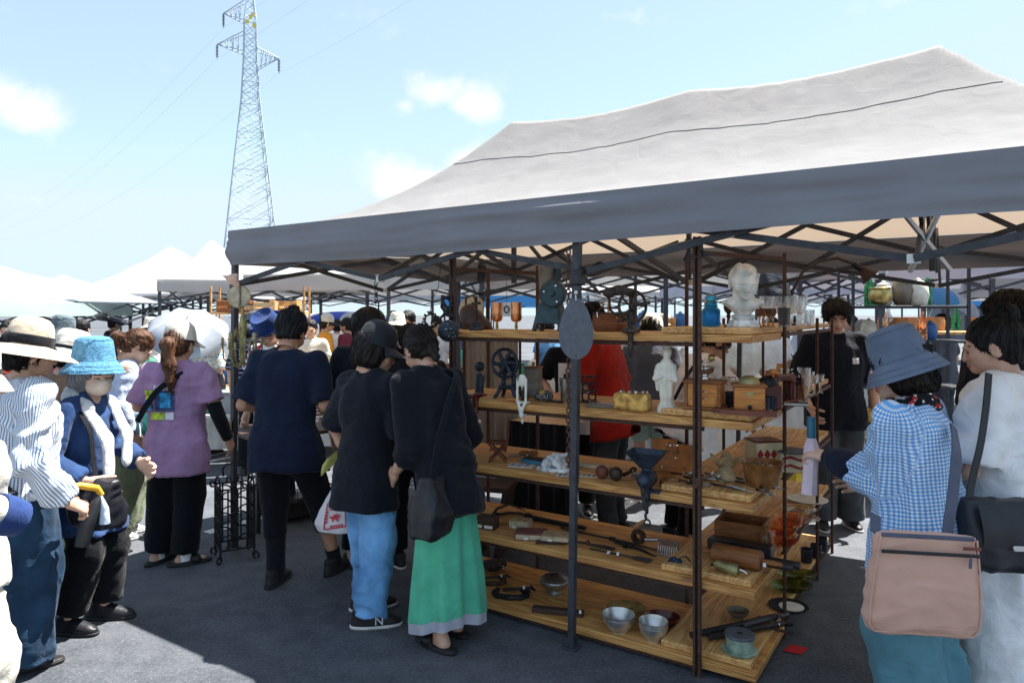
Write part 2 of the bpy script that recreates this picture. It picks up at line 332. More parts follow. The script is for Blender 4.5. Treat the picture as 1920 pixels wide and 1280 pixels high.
mat('steel_bright', (.55,.56,.58), .35, .9, var=.15)
mat('bracket_white', (.62,.62,.60), .5)
mat('rust', (.070,.034,.024), .72, .2, var=.25, sc=60, bump=.4, bsc=120, c2=(.085,.042,.03))
mat('iron', (.022,.022,.026), .5, .55, var=.35, sc=40, bump=.25, bsc=90)
mat('tower_steel_hazed', (.44,.51,.60), .6, 0, var=.1)  # colour lightened and blued to put distance haze into the steel
mat('tower_yellow', (.75,.6,.12), .5)
mat('insulator', (.12,.12,.14), .3)
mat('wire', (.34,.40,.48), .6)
wood('ply', (.36,.135,.032), (.74,.40,.125), sc=8, axis=0, ply=True)
wood('ply_pale', (.44,.20,.06), (.80,.48,.18), sc=8, axis=1, ply=True)
wood('wood_mid', (.15,.048,.014), (.33,.125,.036), sc=22, knots=False)
wood('wood_orange', (.36,.115,.020), (.64,.255,.055), sc=20, knots=False)
wood('wood_red', (.085,.022,.014), (.20,.06,.034), sc=26, knots=False)
wood('wood_dark', (.022,.012,.009), (.075,.038,.025), sc=26, knots=False)
wood('wood_pale', (.42,.27,.13), (.66,.46,.25), sc=18, knots=False)
# ---------------------------------------------------------------- ground
g = MB().grid(lambda a, b: ((a-.5)*1600, -300+b*1600, 0), 40, 40).build('ground', 'asphalt', smooth=False); tag(g, kind='structure')
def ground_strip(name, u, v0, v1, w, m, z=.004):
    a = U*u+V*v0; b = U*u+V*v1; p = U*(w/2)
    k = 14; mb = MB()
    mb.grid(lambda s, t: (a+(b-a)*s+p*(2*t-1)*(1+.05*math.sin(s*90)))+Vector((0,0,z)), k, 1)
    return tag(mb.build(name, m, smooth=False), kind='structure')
ground_strip('parking_and_sun_strip', -4.72, 3.1, 8.2, .10, 'paint_white'); ground_strip('parking_and_sun_strip', -2.42, 4.55, 9, .10, 'paint_white'); ground_strip('parking_and_sun_strip', -7.0, 3.0, 8.2, .10, 'paint_white')  # first strip: sunlit gap between shadows put in as white; the others parking lines
# ---------------------------------------------------------------- pop-up tents
def vnoise(p, f, seed=0):
    """value noise, vectorised: p (n,3)"""
    q = p*f+seed*17.31; i = np.floor(q).astype(np.int64); t = q-i; t = t*t*(3-2*t)
    def h(dx, dy, dz):
        n = (i[:,0]+dx)*374761393+(i[:,1]+dy)*668265263+(i[:,2]+dz)*2147483647+seed*974711
        n = (n ^ (n >> 13))*1274126177; n = n ^ (n >> 16); return (n & 0xffff)/65535.0
    r = 0
    for dx in (0,1):
        for dy in (0,1):
            for dz in (0,1):
                w = (t[:,0] if dx else 1-t[:,0])*(t[:,1] if dy else 1-t[:,1])*(t[:,2] if dz else 1-t[:,2]); r = r+w*h(dx,dy,dz)
    return r*2-1
def fbm(p, f, seed=0, o=3):
    r = 0; a = 1
    for k in range(o): r = r+a*vnoise(p, f*2**k, seed+k); a *= .5
    return r
def canopy(L, Wd, peaks, ze, zp, nx, ny, sag=1.3, ridge_sag=.05, wr=.012):
    x0, x1 = peaks[0], peaks[-1]
    a = np.linspace(0, L, nx+1); b = np.linspace(0, Wd, ny+1); A, B = np.meshgrid(a, b, indexing='ij')
    t = np.minimum(np.minimum(A/x0, (L-A)/(L-x1)), np.minimum(B/(Wd/2), (Wd-B)/(Wd/2))).clip(0, 1)
    z = ze+(zp-ze)*t**sag
    if len(peaks) > 1:
        m = (A > x0) & (A < x1); k = (A-x0)/(x1-x0)*(len(peaks)-1); z = z-np.where(m, ridge_sag*np.abs(np.sin(PI*k))*t**2, 0)
    edge = np.minimum(np.minimum(A, L-A), np.minimum(B, Wd-B))
    P = np.stack([A.ravel(), B.ravel(), z.ravel()], 1)
    w = wr*(fbm(P*np.array([1,1.6,1.6]), 2.2, 3, 3)+.9*np.abs(fbm(P*np.array([2.2,1,1]), 3.1, 9, 2)))*np.clip(edge.ravel()/.35, 0, 1)
    if wr > .01:                                   # creases running out from the peaks
        for p in peaks:
            dx = P[:,0]-p; dy = P[:,1]-Wd/2; r = np.hypot(dx, dy); an = np.arctan2(dy, dx)
            w = w+.007*np.sin(an*17+2*np.sin(an*4))*np.exp(-((r-.30)/.26)**2)+.004*np.sin(an*41+3*np.sin(an*7))*np.exp(-((r-.45)/.40)**2)
    P[:,2] += w
    fs = [(i*(ny+1)+j, (i+1)*(ny+1)+j, (i+1)*(ny+1)+j+1, i*(ny+1)+j+1) for i in range(nx) for j in range(ny)]
    return P, fs
def valance(L, Wd, zt, zb, n=60, rows=10, wr=.012, out=.02):
    """the hanging border: one strip round all four sides"""
    per = []; c = [(0,0),(L,0),(L,Wd),(0,Wd)]; nr = [(0,-1),(1,0),(0,1),(-1,0)]
    for k in range(4):
        p, q = c[k], c[(k+1) % 4]; m = n if k % 2 == 0 else max(12, int(n*Wd/L))
        for i in range(m): s = i/m; per.append((p[0]+(q[0]-p[0])*s, p[1]+(q[1]-p[1])*s, nr[k], s))
    mb = MB(); vs = []; M = len(per)
    P = np.array([[x, y, 0] for x, y, _, _ in per])
    for j in range(rows+1):
        t = j/rows; z = zt+(zb-zt)*t
        Q = P.copy(); Q[:,2] = z
        d = wr*(fbm(Q*np.array([.55,.55,7]), 1.7, 5, 3))*min(1, t*4)+out*t*.4+.006*math.sin(t*PI*3)*t
        zz = .02*np.sin(np.array([s for *_, s in per])*2*PI)*t*(1 if wr > .01 else .3)
        for (x, y, nn, s), e, dz in zip(per, d, zz): vs.append((x+nn[0]*(e+.006), y+nn[1]*(e+.006), z-dz*.6))
    return mb.add(vs, [(j*M+i, j*M+(i+1) % M, (j+1)*M+(i+1) % M, (j+1)*M+i) for j in range(rows) for i in range(M)])
def scissor(mb, p, q, n, zt, zb, w=.016, h=.030, off=.0):
    p = Vector(p); q = Vector(q); d = (q-p)/n; s = Vector((0,0,1)).cross(d).normalized()*.012
    for i in range(n):
        a = p+d*i; b = p+d*(i+1); A = Vector((0,0,zt)); B = Vector((0,0,zb))
        mb.bar(a+A+s, b+B+s, w, h); mb.bar(a+B-s, b+A-s, w, h)
def popup(label, center, rz, L=3, Wd=3, ze=2.15, zp=3.1, hv=.2, peaks=None, cm='canopy_white', pm='post_grey', group='white market tents behind', name='market_tent', detail=1):
    peaks = peaks or [L/2]
    t = thing(name, label, 'tent', center, rz, group); o = Matrix.Translation((-L/2, -Wd/2, 0))
    P, F = canopy(L, Wd, peaks, ze, zp, 24, 16, wr=.006)
    c = mesh_obj('canopy', P, F, cm, t, ang=None, M=o)
    valance(L, Wd, ze, ze-hv, 30, 3, wr=.006).build('valance', cm, t, ang=None, M=o)
    xs = [0, L] if L < 4 else [0, L/2, L]
    for x in xs:
        for y in (0, Wd):
            MB().bar((x+(.03 if x == 0 else -.03 if x == L else 0), y+(.03 if y == 0 else -.03), 0), (x+(.03 if x == 0 else -.03 if x == L else 0), y+(.03 if y == 0 else -.03), ze-.02), .045, .045).build('post', pm, t, smooth=False, M=o)
    mb = MB()
    for y in (.05, Wd-.05):
        for i in range(len(xs)-1): scissor(mb, (xs[i], y, 0), (xs[i+1], y, 0), 2, ze-.06, ze-.06-.30)
    for x in (.05, L-.05): scissor(mb, (x, 0, 0), (x, Wd, 0), 2, ze-.06, ze-.06-.30)
    mb.build('truss', 'post_grey', t, smooth=False, M=o)
    return t
# ---- the big grey tent
TA = Vector((-1.96, 4.82, 0)); TL, TW = 5.5, 3.0; ZE, ZP, ZB = 2.20, 3.10, 1.965
def TP(a, b, z=0): return TA+U*a+V*b+Vector((0,0,z))
tent = thing('canopy_tent', 'large grey pop-up canopy tent over the wooden display shelves', 'tent', TA, UZ)
PK = [1.36, 2.75, 4.16]
P, F = canopy(TL, TW, PK, ZE, ZP, 220, 120, sag=1.90, ridge_sag=.06, wr=.0075)
cp = mesh_obj('canopy', P, F, 'canopy_grey', tent, ang=None)
def surf(a, b): i = min(220, max(0, round(a/TL*220))); j = min(120, max(0, round(b/TW*120))); return Vector(P[i*121+j])
mb = MB()
for b0, b1 in ((1.16, 1), (1.84, -1)):
    pts = []
    for k in range(161):
        a = 1.07+(TL-2.14)*k/160; pts.append(surf(a, b0)+Vector((0,0,.003)))
    mb.tube(pts, .0022, 4)
mb.build('seam', 'seam', cp)
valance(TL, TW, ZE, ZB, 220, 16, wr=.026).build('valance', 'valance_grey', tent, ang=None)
for a in (.03, 2.70, TL-.03):
    for b in (.03, TW-.03):
        a2 = a-(.035 if a == 2.70 else .02 if a < 1 else 0); mb = MB().bar((a2+(a-a2)*.36, b, .8), (a, b, ZE-.03), .036, .036); mb.bar((a2, b, .01), (a2+(a-a2)*.37, b, .82), .031, .031)
        p = mb.build('post', 'post_grey', tent, smooth=False)
        f_ = MB().box((a2, b, .006), (.075, .075, .012), bev=.003).box((a2, b, .03), (.045,.045,.04)); f_.build('foot', 'post_grey', p, smooth=False)
        MB().box((a, b, 1.80), (.058,.058,.075), bev=.006).build('slider', 'steel_dark', p, smooth=False)
        MB().box((a, b, 2.10), (.060,.060,.08), bev=.006).build('corner_joint', 'steel_dark', p, smooth=False)
def truss(p, q, n=2, zt=2.10, zb=1.83):
    mb = MB(); scissor(mb, p, q, n, zt, zb); o = mb.build('truss', 'steel_dark', tent, smooth=False)
    p = Vector(p); q = Vector(q)
    for i in range(n): c = p+(q-p)*((i+.5)/n)+Vector((0,0,(zt+zb)/2)); MB().box(c, (.035,.035,.03)).build('bracket', 'bracket_white', o, smooth=False)
    for i in range(1, n):
        c = p+(q-p)*(i/n)
        for zz in (zb, zt): MB().box(c+Vector((0,0,zz)), (.045,.03,.035)).build('bracket', 'bracket_white' if zz == zb else 'steel_dark', o, smooth=False)
for b in (.04, TW-.04): truss((.03, b, 0), (2.75, b, 0)); truss((2.75, b, 0), (TL-.03, b, 0))
for a in (.04, 2.75, TL-.04): truss((a, .04, 0), (a, TW-.04, 0))
for a in (1.38, 4.12):
    mb = MB().bar((a, 1.5, 1.86), (a, 1.5, ZP-.03), .03, .03); mb.build('peak_pole', 'steel_dark', tent, smooth=False)
    mb = MB()
    for (x, y) in ((a, .05), (a, TW-.05), (a-1.3, 1.5), (a+1.3, 1.5)):
        m_ = Vector(((x+a)/2, (y+1.5)/2, 0)); mb.bar((x, y, 1.84), (m_.x, m_.y, 2.16), .016, .028); mb.bar((x, y, 2.1), (m_.x, m_.y, 1.9), .016, .028)
        mb.bar((m_.x, m_.y, 2.16), (a, 1.5, 1.95), .016, .028); mb.bar((m_.x, m_.y, 1.9), (a, 1.5, 2.3), .016, .028)
    mb.build('peak_arm', 'steel_dark', tent, smooth=False)
mb = MB().bar((2.75, 1.5, 1.83), (2.75, 1.5, ZP-.08), .028, .028); mb.build('peak_pole', 'steel_dark', tent, smooth=False)
# bright tubes folded at the second peak
for (x0, x1) in ((4.0, 4.22), (4.24, 4.08)): MB().tube([(x0, .1, 2.12), (x1, .35, 1.80)], .011, 8).build('brace_tube', 'steel_bright', tent)
# ---------------------------------------------------------------- the tents behind
def tent_at(px, Y, **k):
    c = D(px, HOR, Y); c.z = 0; return popup(center=c, **k)
tent_at(330, 14.6, label='tall white tent with its sharp peak beside the pylon foot', rz=R(-4), L=3, Wd=3, ze=2.02, zp=3.08, hv=.05, peaks=[1.4])
tent_at(440, 17.5, label='white tent whose peak just shows beside the grey canopy corner', rz=R(4), L=3.2, Wd=3, ze=2.1, zp=3.55, peaks=[1.0], hv=.1)
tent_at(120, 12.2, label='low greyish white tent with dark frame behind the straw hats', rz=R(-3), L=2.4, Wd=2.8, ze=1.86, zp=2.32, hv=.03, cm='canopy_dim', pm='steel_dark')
tent_at(-95, 10.5, label='pale mint tarpaulin tent at the picture edge', rz=R(6), L=3.6, Wd=4, ze=1.80, zp=2.58, hv=.2, cm='canopy_mint', group='mint tents')
tent_at(-60, 16.5, label='mint tent farther off above the tarpaulin', rz=R(-8), L=5, Wd=4, ze=2.2, zp=3.0, hv=.2, cm='canopy_mint', group='mint tents')
tent_at(775, 11.6, label='broad white tent seen past the corner post, centre of the row', rz=R(-6), L=4.4, Wd=3, ze=2.22, zp=2.72, hv=.24, peaks=[1.2,3.2])
tent_at(520, 13.2, label='white tent roof directly under the grey canopy corner', rz=R(12), L=3.4, Wd=3, ze=2.2, zp=2.95, hv=.2)
tent_at(700, 20, label='far white tent in the gap over the crowd', rz=R(5), L=6, Wd=3, ze=2.25, zp=3.0, hv=.25, peaks=[1.5,4.5])
tent_at(952, 19, label='blue tent seen above the copper goblets', rz=R(-5), L=3, Wd=3, ze=2.15, zp=2.75, hv=.32, cm='canopy_blue')
tent_at(1215, 8.7, label='white tent behind the hand-cranked peeler', rz=R(-4), L=4.4, Wd=3, ze=2.26, zp=2.95, hv=.22, peaks=[1.5,2.9])
tent_at(1255, 19, label='white tent with a blue border far behind the glass jar', rz=R(3), L=5, Wd=3, ze=2.2, zp=2.8, hv=.1, peaks=[1.5,3.5])
tent_at(1480, 13.5, label='lilac white tent behind the tall glasses', rz=R(5), L=4.2, Wd=3, ze=2.25, zp=2.85, hv=.28, peaks=[1.3,2.9], cm='canopy_lilac')
tent_at(1735, 9.2, label='lilac white tent behind the brass pots', rz=R(-5), L=4.2, Wd=3, ze=2.26, zp=2.85, hv=.24, peaks=[1.4,2.8], cm='canopy_lilac')
tent_at(1960, 11.5, label='white tent at the far side of the dark bun', rz=R(-20), L=3, Wd=3, ze=2.2, zp=2.75, hv=.32)
tent_at(1860, 24, label='small far tent with a blue roof at the horizon', rz=R(10), L=3, Wd=3, ze=2.1, zp=2.75, hv=.2, cm='canopy_blue')
tent_at(1085, 24, label='distant white tent between the goblets and the peeler', rz=R(0), L=6, Wd=3, ze=2.3, zp=3.1, hv=.25, peaks=[1.5,4.5])
tent_at(1640, 26, label='distant white tent row end behind the vendor', rz=R(8), L=6, Wd=3, ze=2.3, zp=3.1, hv=.25, peaks=[1.5,4.5])
# a far hall at the horizon
hl = thing('market_hall', 'low dark grey hall on the horizon beside the white tent', 'building', (31.5, 46, 0), R(-6)); mat('hall_grey', (.12,.14,.17), .7); mat('hall_roof', (.35,.37,.40), .6)
MB().box((0,0,1.65), (5,6,3.3)).build('wall', 'hall_grey', hl, smooth=False); MB().box((0,0,3.42), (5.4,6.4,.22)).build('roof', 'hall_roof', hl, smooth=False)
mat('dark_glass', (.03,.04,.05), .1)
for x in (-1.6, 0, 1.6): MB().box((x,-3.03,1.7), (1.0,.06,1.3)).build('window', 'dark_glass', hl, smooth=False)
# ---------------------------------------------------------------- pylon
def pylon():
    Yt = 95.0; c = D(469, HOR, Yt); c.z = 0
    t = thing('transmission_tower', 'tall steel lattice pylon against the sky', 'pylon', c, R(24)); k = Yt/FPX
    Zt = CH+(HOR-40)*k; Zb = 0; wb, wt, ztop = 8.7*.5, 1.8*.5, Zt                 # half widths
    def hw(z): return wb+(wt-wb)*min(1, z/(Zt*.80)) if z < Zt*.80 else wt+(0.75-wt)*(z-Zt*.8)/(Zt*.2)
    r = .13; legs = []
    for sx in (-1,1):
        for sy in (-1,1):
            mb = MB(); mb.tube([(sx*hw(z), sy*hw(z), z) for z in np.linspace(0, Zt, 9)], .078, 4); mb.build('leg', 'tower_steel_hazed', t, smooth=False)
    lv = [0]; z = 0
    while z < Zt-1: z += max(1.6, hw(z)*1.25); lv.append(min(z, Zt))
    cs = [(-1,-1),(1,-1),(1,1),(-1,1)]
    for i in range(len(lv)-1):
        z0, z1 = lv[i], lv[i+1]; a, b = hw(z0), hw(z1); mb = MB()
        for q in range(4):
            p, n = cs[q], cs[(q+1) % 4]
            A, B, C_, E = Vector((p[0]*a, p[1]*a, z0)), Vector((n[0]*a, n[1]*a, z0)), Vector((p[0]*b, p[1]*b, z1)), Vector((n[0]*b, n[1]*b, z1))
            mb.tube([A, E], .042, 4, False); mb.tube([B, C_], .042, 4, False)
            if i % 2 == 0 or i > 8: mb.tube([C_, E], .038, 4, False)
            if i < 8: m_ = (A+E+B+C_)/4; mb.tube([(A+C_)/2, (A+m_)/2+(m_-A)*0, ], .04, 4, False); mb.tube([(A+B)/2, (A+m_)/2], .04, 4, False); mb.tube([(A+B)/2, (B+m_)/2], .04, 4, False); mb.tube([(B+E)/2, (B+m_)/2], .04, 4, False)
        mb.build('lattice_panel', 'tower_steel_hazed', t, smooth=False)
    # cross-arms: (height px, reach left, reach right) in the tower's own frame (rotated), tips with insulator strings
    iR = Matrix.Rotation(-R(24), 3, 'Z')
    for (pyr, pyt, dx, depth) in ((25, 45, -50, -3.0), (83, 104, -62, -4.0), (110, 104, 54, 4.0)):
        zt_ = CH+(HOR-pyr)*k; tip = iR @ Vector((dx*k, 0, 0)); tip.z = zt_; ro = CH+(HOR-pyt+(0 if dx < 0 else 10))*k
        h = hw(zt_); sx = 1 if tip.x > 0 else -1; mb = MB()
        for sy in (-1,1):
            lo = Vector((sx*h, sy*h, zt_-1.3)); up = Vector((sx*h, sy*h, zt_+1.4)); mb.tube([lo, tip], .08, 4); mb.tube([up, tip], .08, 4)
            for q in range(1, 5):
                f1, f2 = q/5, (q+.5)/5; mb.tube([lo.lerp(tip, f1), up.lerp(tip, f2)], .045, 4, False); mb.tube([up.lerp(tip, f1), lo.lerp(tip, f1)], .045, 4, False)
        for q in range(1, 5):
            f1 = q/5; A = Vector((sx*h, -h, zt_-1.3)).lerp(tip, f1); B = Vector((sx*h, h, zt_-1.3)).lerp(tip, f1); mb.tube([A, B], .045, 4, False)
        ar = mb.build('cross_arm', 'tower_steel_hazed', t, smooth=False)
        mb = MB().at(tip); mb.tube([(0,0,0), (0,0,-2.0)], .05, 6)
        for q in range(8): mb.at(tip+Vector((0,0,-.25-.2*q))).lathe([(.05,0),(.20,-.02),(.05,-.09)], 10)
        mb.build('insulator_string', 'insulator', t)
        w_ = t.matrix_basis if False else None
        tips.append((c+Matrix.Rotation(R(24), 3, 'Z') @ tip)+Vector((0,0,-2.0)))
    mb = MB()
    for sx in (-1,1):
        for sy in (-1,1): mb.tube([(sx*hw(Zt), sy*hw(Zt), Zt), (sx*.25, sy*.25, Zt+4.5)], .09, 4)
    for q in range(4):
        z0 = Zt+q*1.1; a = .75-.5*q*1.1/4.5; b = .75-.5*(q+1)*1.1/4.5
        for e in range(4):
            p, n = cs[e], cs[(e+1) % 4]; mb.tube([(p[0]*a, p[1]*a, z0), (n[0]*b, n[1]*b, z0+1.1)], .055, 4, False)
    mb.build('peak', 'tower_steel_hazed', t, smooth=False)
    for (x, y, z) in ((-.4,-.8,-1.6),(.3,-.8,-.6),(0,-.8,-1.0),(.45,-.8,-2.0)): MB().box((x, y, Zt+z+1.2), (.45,.08,.5)).build('warning_plate', 'tower_yellow', t, smooth=False)
tips = []
pylon()
def wire_run(name, label, a, b, sag, r=.009):
    a = Vector(a); b = Vector(b); pts = [a.lerp(b, s)-Vector((0,0,sag*4*s*(1-s))) for s in np.linspace(0, 1, 40)]
    tag(MB().tube(pts, r, 5).build(name, 'wire'), label, 'cable')
NM = ['top arm', 'wide lower arm, pylon side by the cloud', 'short lower arm over the grey canopy']
for i, p in enumerate(tips):
    q = p+Vector((55, -50, 9)); wire_run('power_line', 'power line overhead from the pylon, '+NM[i], p, q, 2.0)
    q = p+Vector((-150, 150, -6)); wire_run('power_line', 'power line far off from the pylon, '+NM[i], p, q, 7.0)
# ---------------------------------------------------------------- display racks
RC = Vector((1.037, 3.01, 0))
ZS = [1.531, 1.151, .795, .423, .066]; TH = .034; ZW = [z+.031 for z in ZS]
rack = thing('display_rack', 'long wooden shelf rack on rusty iron posts under the canopy front', 'rack', RC, UZ)
wing = thing('display_rack', 'side wing of plank shelves running back from the rack corner', 'rack', RC, UZ)
def plank(parent, x0, x1, y0, y1, zt, th, m, name='shelf_board'):
    return MB().box(((x1-x0)/2, (y1-y0)/2, -th/2), (x1-x0, y1-y0, th), bev=.003).build(name, m, parent, smooth=False, loc=(x0, y0, zt))
for i, z in enumerate(ZS):
    plank(rack, -1.84+.01*(i % 2), .0+.004*i, .0, .575, z, TH, 'ply')
    MB().bar((-1.62, .03, z-TH-.012), (-.23+.01, .03, z-TH-.012), .02, .02).build('rail', 'rust', rack, smooth=False)
    b_ = plank(wing, -.425, -.012, .035, 2.09, ZW[i], .028, 'ply_pale')
    MB().bar((0.0, .6, z-.012), (.0, 2.07, z-.012), .018, .018).build('rail', 'rust', wing, smooth=False)
def angle_post(parent, x, y, h, s=.013, rz=0):
    mb = MB(); mb.box((x-s*.9, y-.004, h/2), (.011, .02, h)); mb.box((x+s*.9, y-.004, h/2), (.012, .02, h)); mb.box((x, y+.008, h/2), (.016, .006, h)); mb.box((x, y, h*.44), (.04,.03,.05), bev=.004)
    return mb.build('post', 'rust', parent, smooth=False)
angle_post(rack, -.235, -.014, 1.97); angle_post(rack, -1.62, -.014, 1.95)
for (x, y, h) in ((-.49, .585, 1.93), (-1.43, .585, 1.92), (-1.80, .585, 1.90)): MB().bar((x, y, 0), (x, y, h), .016, .016).build('post', 'rust', rack, smooth=False)
MB().bar((-1.62, 0, 1.875), (-1.43, .585, 1.875), .014, .02).build('rail', 'rust', rack, smooth=False)
MB().bar((-.235, 0, 1.90), (.012, .59, 1.90), .014, .02).build('rail', 'rust', rack, smooth=False)
for (x, y, h) in ((.012, .59, 1.93), (.014, 1.5, 1.60), (.014, 2.07, 1.60), (-.44, 1.1, 1.6), (-.44, 2.07, 1.6)): MB().tube([(x, y, 0), (x, y, h)], .0095, 8).build('post', 'rust', wing)
tag(MB().grid(lambda a, b: W(1468+(1-b)*14+a*34, 1207+a*7+b*12, .004), 1, 1).build('floor_tape', 'tape_red', smooth=False), 'short strip of red tape on the asphalt beside the rack post', 'tape')
# ---------------------------------------------------------------- soft solids: distance fields turned into one continuous mesh
class SDF:
    def __init__(s, lo, hi, vs):
        s.lo = np.array(lo, float); s.vs = vs; s.n = np.ceil((np.array(hi, float)-s.lo)/vs).astype(int)+2
        s.val = np.full(tuple(s.n), .25, np.float32); s.ax = [s.lo[i]+vs*np.arange(s.n[i]) for i in range(3)]
    def _sub(s, lo, hi, m):
        sl = []
        for i in range(3):
            a = int(max(0, (lo[i]-m-s.lo[i])//s.vs)); b = int(min(s.n[i], (hi[i]+m-s.lo[i])//s.vs+2)); 
            if b <= a: return None, None
            sl.append(slice(a, b))
        x, y, z = np.ix_(s.ax[0][sl[0]], s.ax[1][sl[1]], s.ax[2][sl[2]]); return tuple(sl), (x, y, z)
    def _put(s, sl, d, k, op):
        v = s.val[sl]; d = d.astype(np.float32)
        if op < 0: v = -v
        if k > 0: h = np.clip(.5+.5*(v-d)/k, 0, 1); r = v+(d-v)*h-k*h*(1-h)
        else: r = np.minimum(v, d)
        s.val[sl] = -r if op < 0 else r
        return s
    def cap(s, a, b, ra, rb=None, k=.02, op=1, sq=None):
        rb = ra if rb is None else rb; a = np.array(a, float); b = np.array(b, float); m = max(ra, rb)
        sl, q = s._sub(np.minimum(a, b)-m, np.maximum(a, b)+m, k+3*s.vs)
        if sl is None: return s
        d = b-a; l2 = max(1e-9, d@d); X, Y, Z = q[0]-a[0], q[1]-a[1], q[2]-a[2]
        h = np.clip((X*d[0]+Y*d[1]+Z*d[2])/l2, 0, 1)
        ex, ey, ez = X-h*d[0], Y-h*d[1], Z-h*d[2]
        if sq is not None:                                # squash the section along the direction sq[0:3] by sq[3]
            w = np.array(sq[:3], float); w /= np.linalg.norm(w); dot = ex*w[0]+ey*w[1]+ez*w[2]; f = 1/sq[3]-1; ex, ey, ez = ex+dot*w[0]*f, ey+dot*w[1]*f, ez+dot*w[2]*f
        return s._put(sl, np.sqrt(ex*ex+ey*ey+ez*ez)-(ra+h*(rb-ra)), k, op)
    def ell(s, c, r, Rm=None, k=.02, op=1):
        c = np.array(c, float); r = np.array(r, float); m = r.max() if Rm is not None else r
        sl, q = s._sub(c-m, c+m, k+3*s.vs)
        if sl is None: return s
        X, Y, Z = q[0]-c[0], q[1]-c[1], q[2]-c[2]
        if Rm is not None: Q = np.array(Rm); X, Y, Z = Q[0,0]*X+Q[1,0]*Y+Q[2,0]*Z, Q[0,1]*X+Q[1,1]*Y+Q[2,1]*Z, Q[0,2]*X+Q[1,2]*Y+Q[2,2]*Z
        k0 = np.sqrt((X/r[0])**2+(Y/r[1])**2+(Z/r[2])**2); k1 = np.sqrt((X/r[0]**2)**2+(Y/r[1]**2)**2+(Z/r[2]**2)**2)+1e-9
        return s._put(sl, k0*(k0-1)/k1, k, op)
    def loft(s, rings, o=(0,0,0), Rm=None, k=.02, op=1, n=2.3, fold=None):
        """stacked ovals: rings of (z, cx, cy, rx, ry) in the frame (o, Rm)"""
        rg = np.array(sorted(rings), float); o = np.array(o, float); Q = np.eye(3) if Rm is None else np.array(Rm)
        pts = []
        for z, cx, cy, rx, ry in rg:
            for a in (-1,1):
                for b in (-1,1): pts.append(o+Q @ np.array([cx+a*rx, cy+b*ry, z]))
        pts = np.array(pts); sl, q = s._sub(pts.min(0), pts.max(0), k+3*s.vs)
        if sl is None: return s
        X, Y, Z = q[0]-o[0], q[1]-o[1], q[2]-o[2]
        x, y, z = Q[0,0]*X+Q[1,0]*Y+Q[2,0]*Z, Q[0,1]*X+Q[1,1]*Y+Q[2,1]*Z, Q[0,2]*X+Q[1,2]*Y+Q[2,2]*Z
        zi = rg[:,0]; I = lambda j: np.interp(z, zi, rg[:,j])
        rx, ry = I(3), I(4); x = x-I(1); y = y-I(2)
        if fold: f = 1+fold[0]*np.sin(np.arctan2(y, x)*fold[1]+fold[2])*np.interp(z, zi, np.linspace(1, fold[3], len(zi))); rx = rx*f; ry = ry*f
        d = ((np.abs(x/rx)**n+np.abs(y/ry)**n)**(1/n)-1)*np.minimum(rx, ry)
        d = np.maximum(d, np.maximum(zi[0]-z, z-zi[-1]))
        return s._put(sl, d, k, op)
    def box(s, c, h, Rm=None, r=.01, k=.0, op=1):
        c = np.array(c, float); h = np.array(h, float); m = np.linalg.norm(h)
        sl, q = s._sub(c-m, c+m, k+3*s.vs)
        if sl is None: return s
        X, Y, Z = q[0]-c[0], q[1]-c[1], q[2]-c[2]
        if Rm is not None: Q = np.array(Rm); X, Y, Z = Q[0,0]*X+Q[1,0]*Y+Q[2,0]*Z, Q[0,1]*X+Q[1,1]*Y+Q[2,1]*Z, Q[0,2]*X+Q[1,2]*Y+Q[2,2]*Z
        a, b, e = np.abs(X)-h[0]+r, np.abs(Y)-h[1]+r, np.abs(Z)-h[2]+r
        d = np.sqrt(np.maximum(a,0)**2+np.maximum(b,0)**2+np.maximum(e,0)**2)+np.minimum(np.maximum(a, np.maximum(b, e)), 0)-r
        return s._put(sl, d, k, op)
    def mesh(s):
        """surface nets"""
        v = s.val; ins = v < 0
        c = ins[:-1,:-1,:-1].astype(np.int8)
        sh = tuple(k-1 for k in v.shape); cnt = np.zeros(sh, np.int8)
        for dx in (0,1):
            for dy in (0,1):
                for dz in (0,1): cnt += ins[dx:dx+sh[0], dy:dy+sh[1], dz:dz+sh[2]]
        act = (cnt > 0) & (cnt < 8); idx = np.argwhere(act)
        if len(idx) == 0: return np.zeros((0,3)), np.zeros((0,4), int)
        cid = np.full(sh, -1, np.int64); cid[act] = np.arange(len(idx))
        acc = np.zeros((len(idx), 3)); num = np.zeros(len(idx))
        corner = {}
        for o in [(a,b,e) for a in (0,1) for b in (0,1) for e in (0,1)]: corner[o] = v[idx[:,0]+o[0], idx[:,1]+o[1], idx[:,2]+o[2]]
        for o in corner:
            for ax in range(3):
                if o[ax]: continue
                p = list(o); p[ax] = 1; a, b = corner[o], corner[tuple(p)]
                cr = (a < 0) != (b < 0); t = np.where(cr, a/np.where(cr, a-b, 1), 0)
                pos = np.array(o, float)[None].repeat(len(idx), 0); pos[:,ax] = t
                acc += pos*cr[:,None]; num += cr
        V_ = s.lo+(idx+acc/num[:,None])*s.vs
        F_ = []
        for ax in range(3):
            a = [slice(None)]*3; b = [slice(None)]*3; a[ax] = slice(0,-1); b[ax] = slice(1,None)
            A, B = ins[tuple(a)], ins[tuple(b)]; e = np.argwhere(A != B); 
            i, j = [(1,2),(2,0),(0,1)][ax]
            ok = (e[:,i] > 0) & (e[:,j] > 0) & (e[:,i] < sh[i]) & (e[:,j] < sh[j]); e = e[ok]
            def g(di, dj): q = e.copy(); q[:,i] -= di; q[:,j] -= dj; return cid[q[:,0], q[:,1], q[:,2]]
            q = np.stack([g(1,1), g(0,1), g(0,0), g(1,0)], 1); fl = ~A[tuple(e.T)]
            q[fl] = q[fl][:, ::-1]; F_.append(q)
        return V_, np.concatenate(F_)
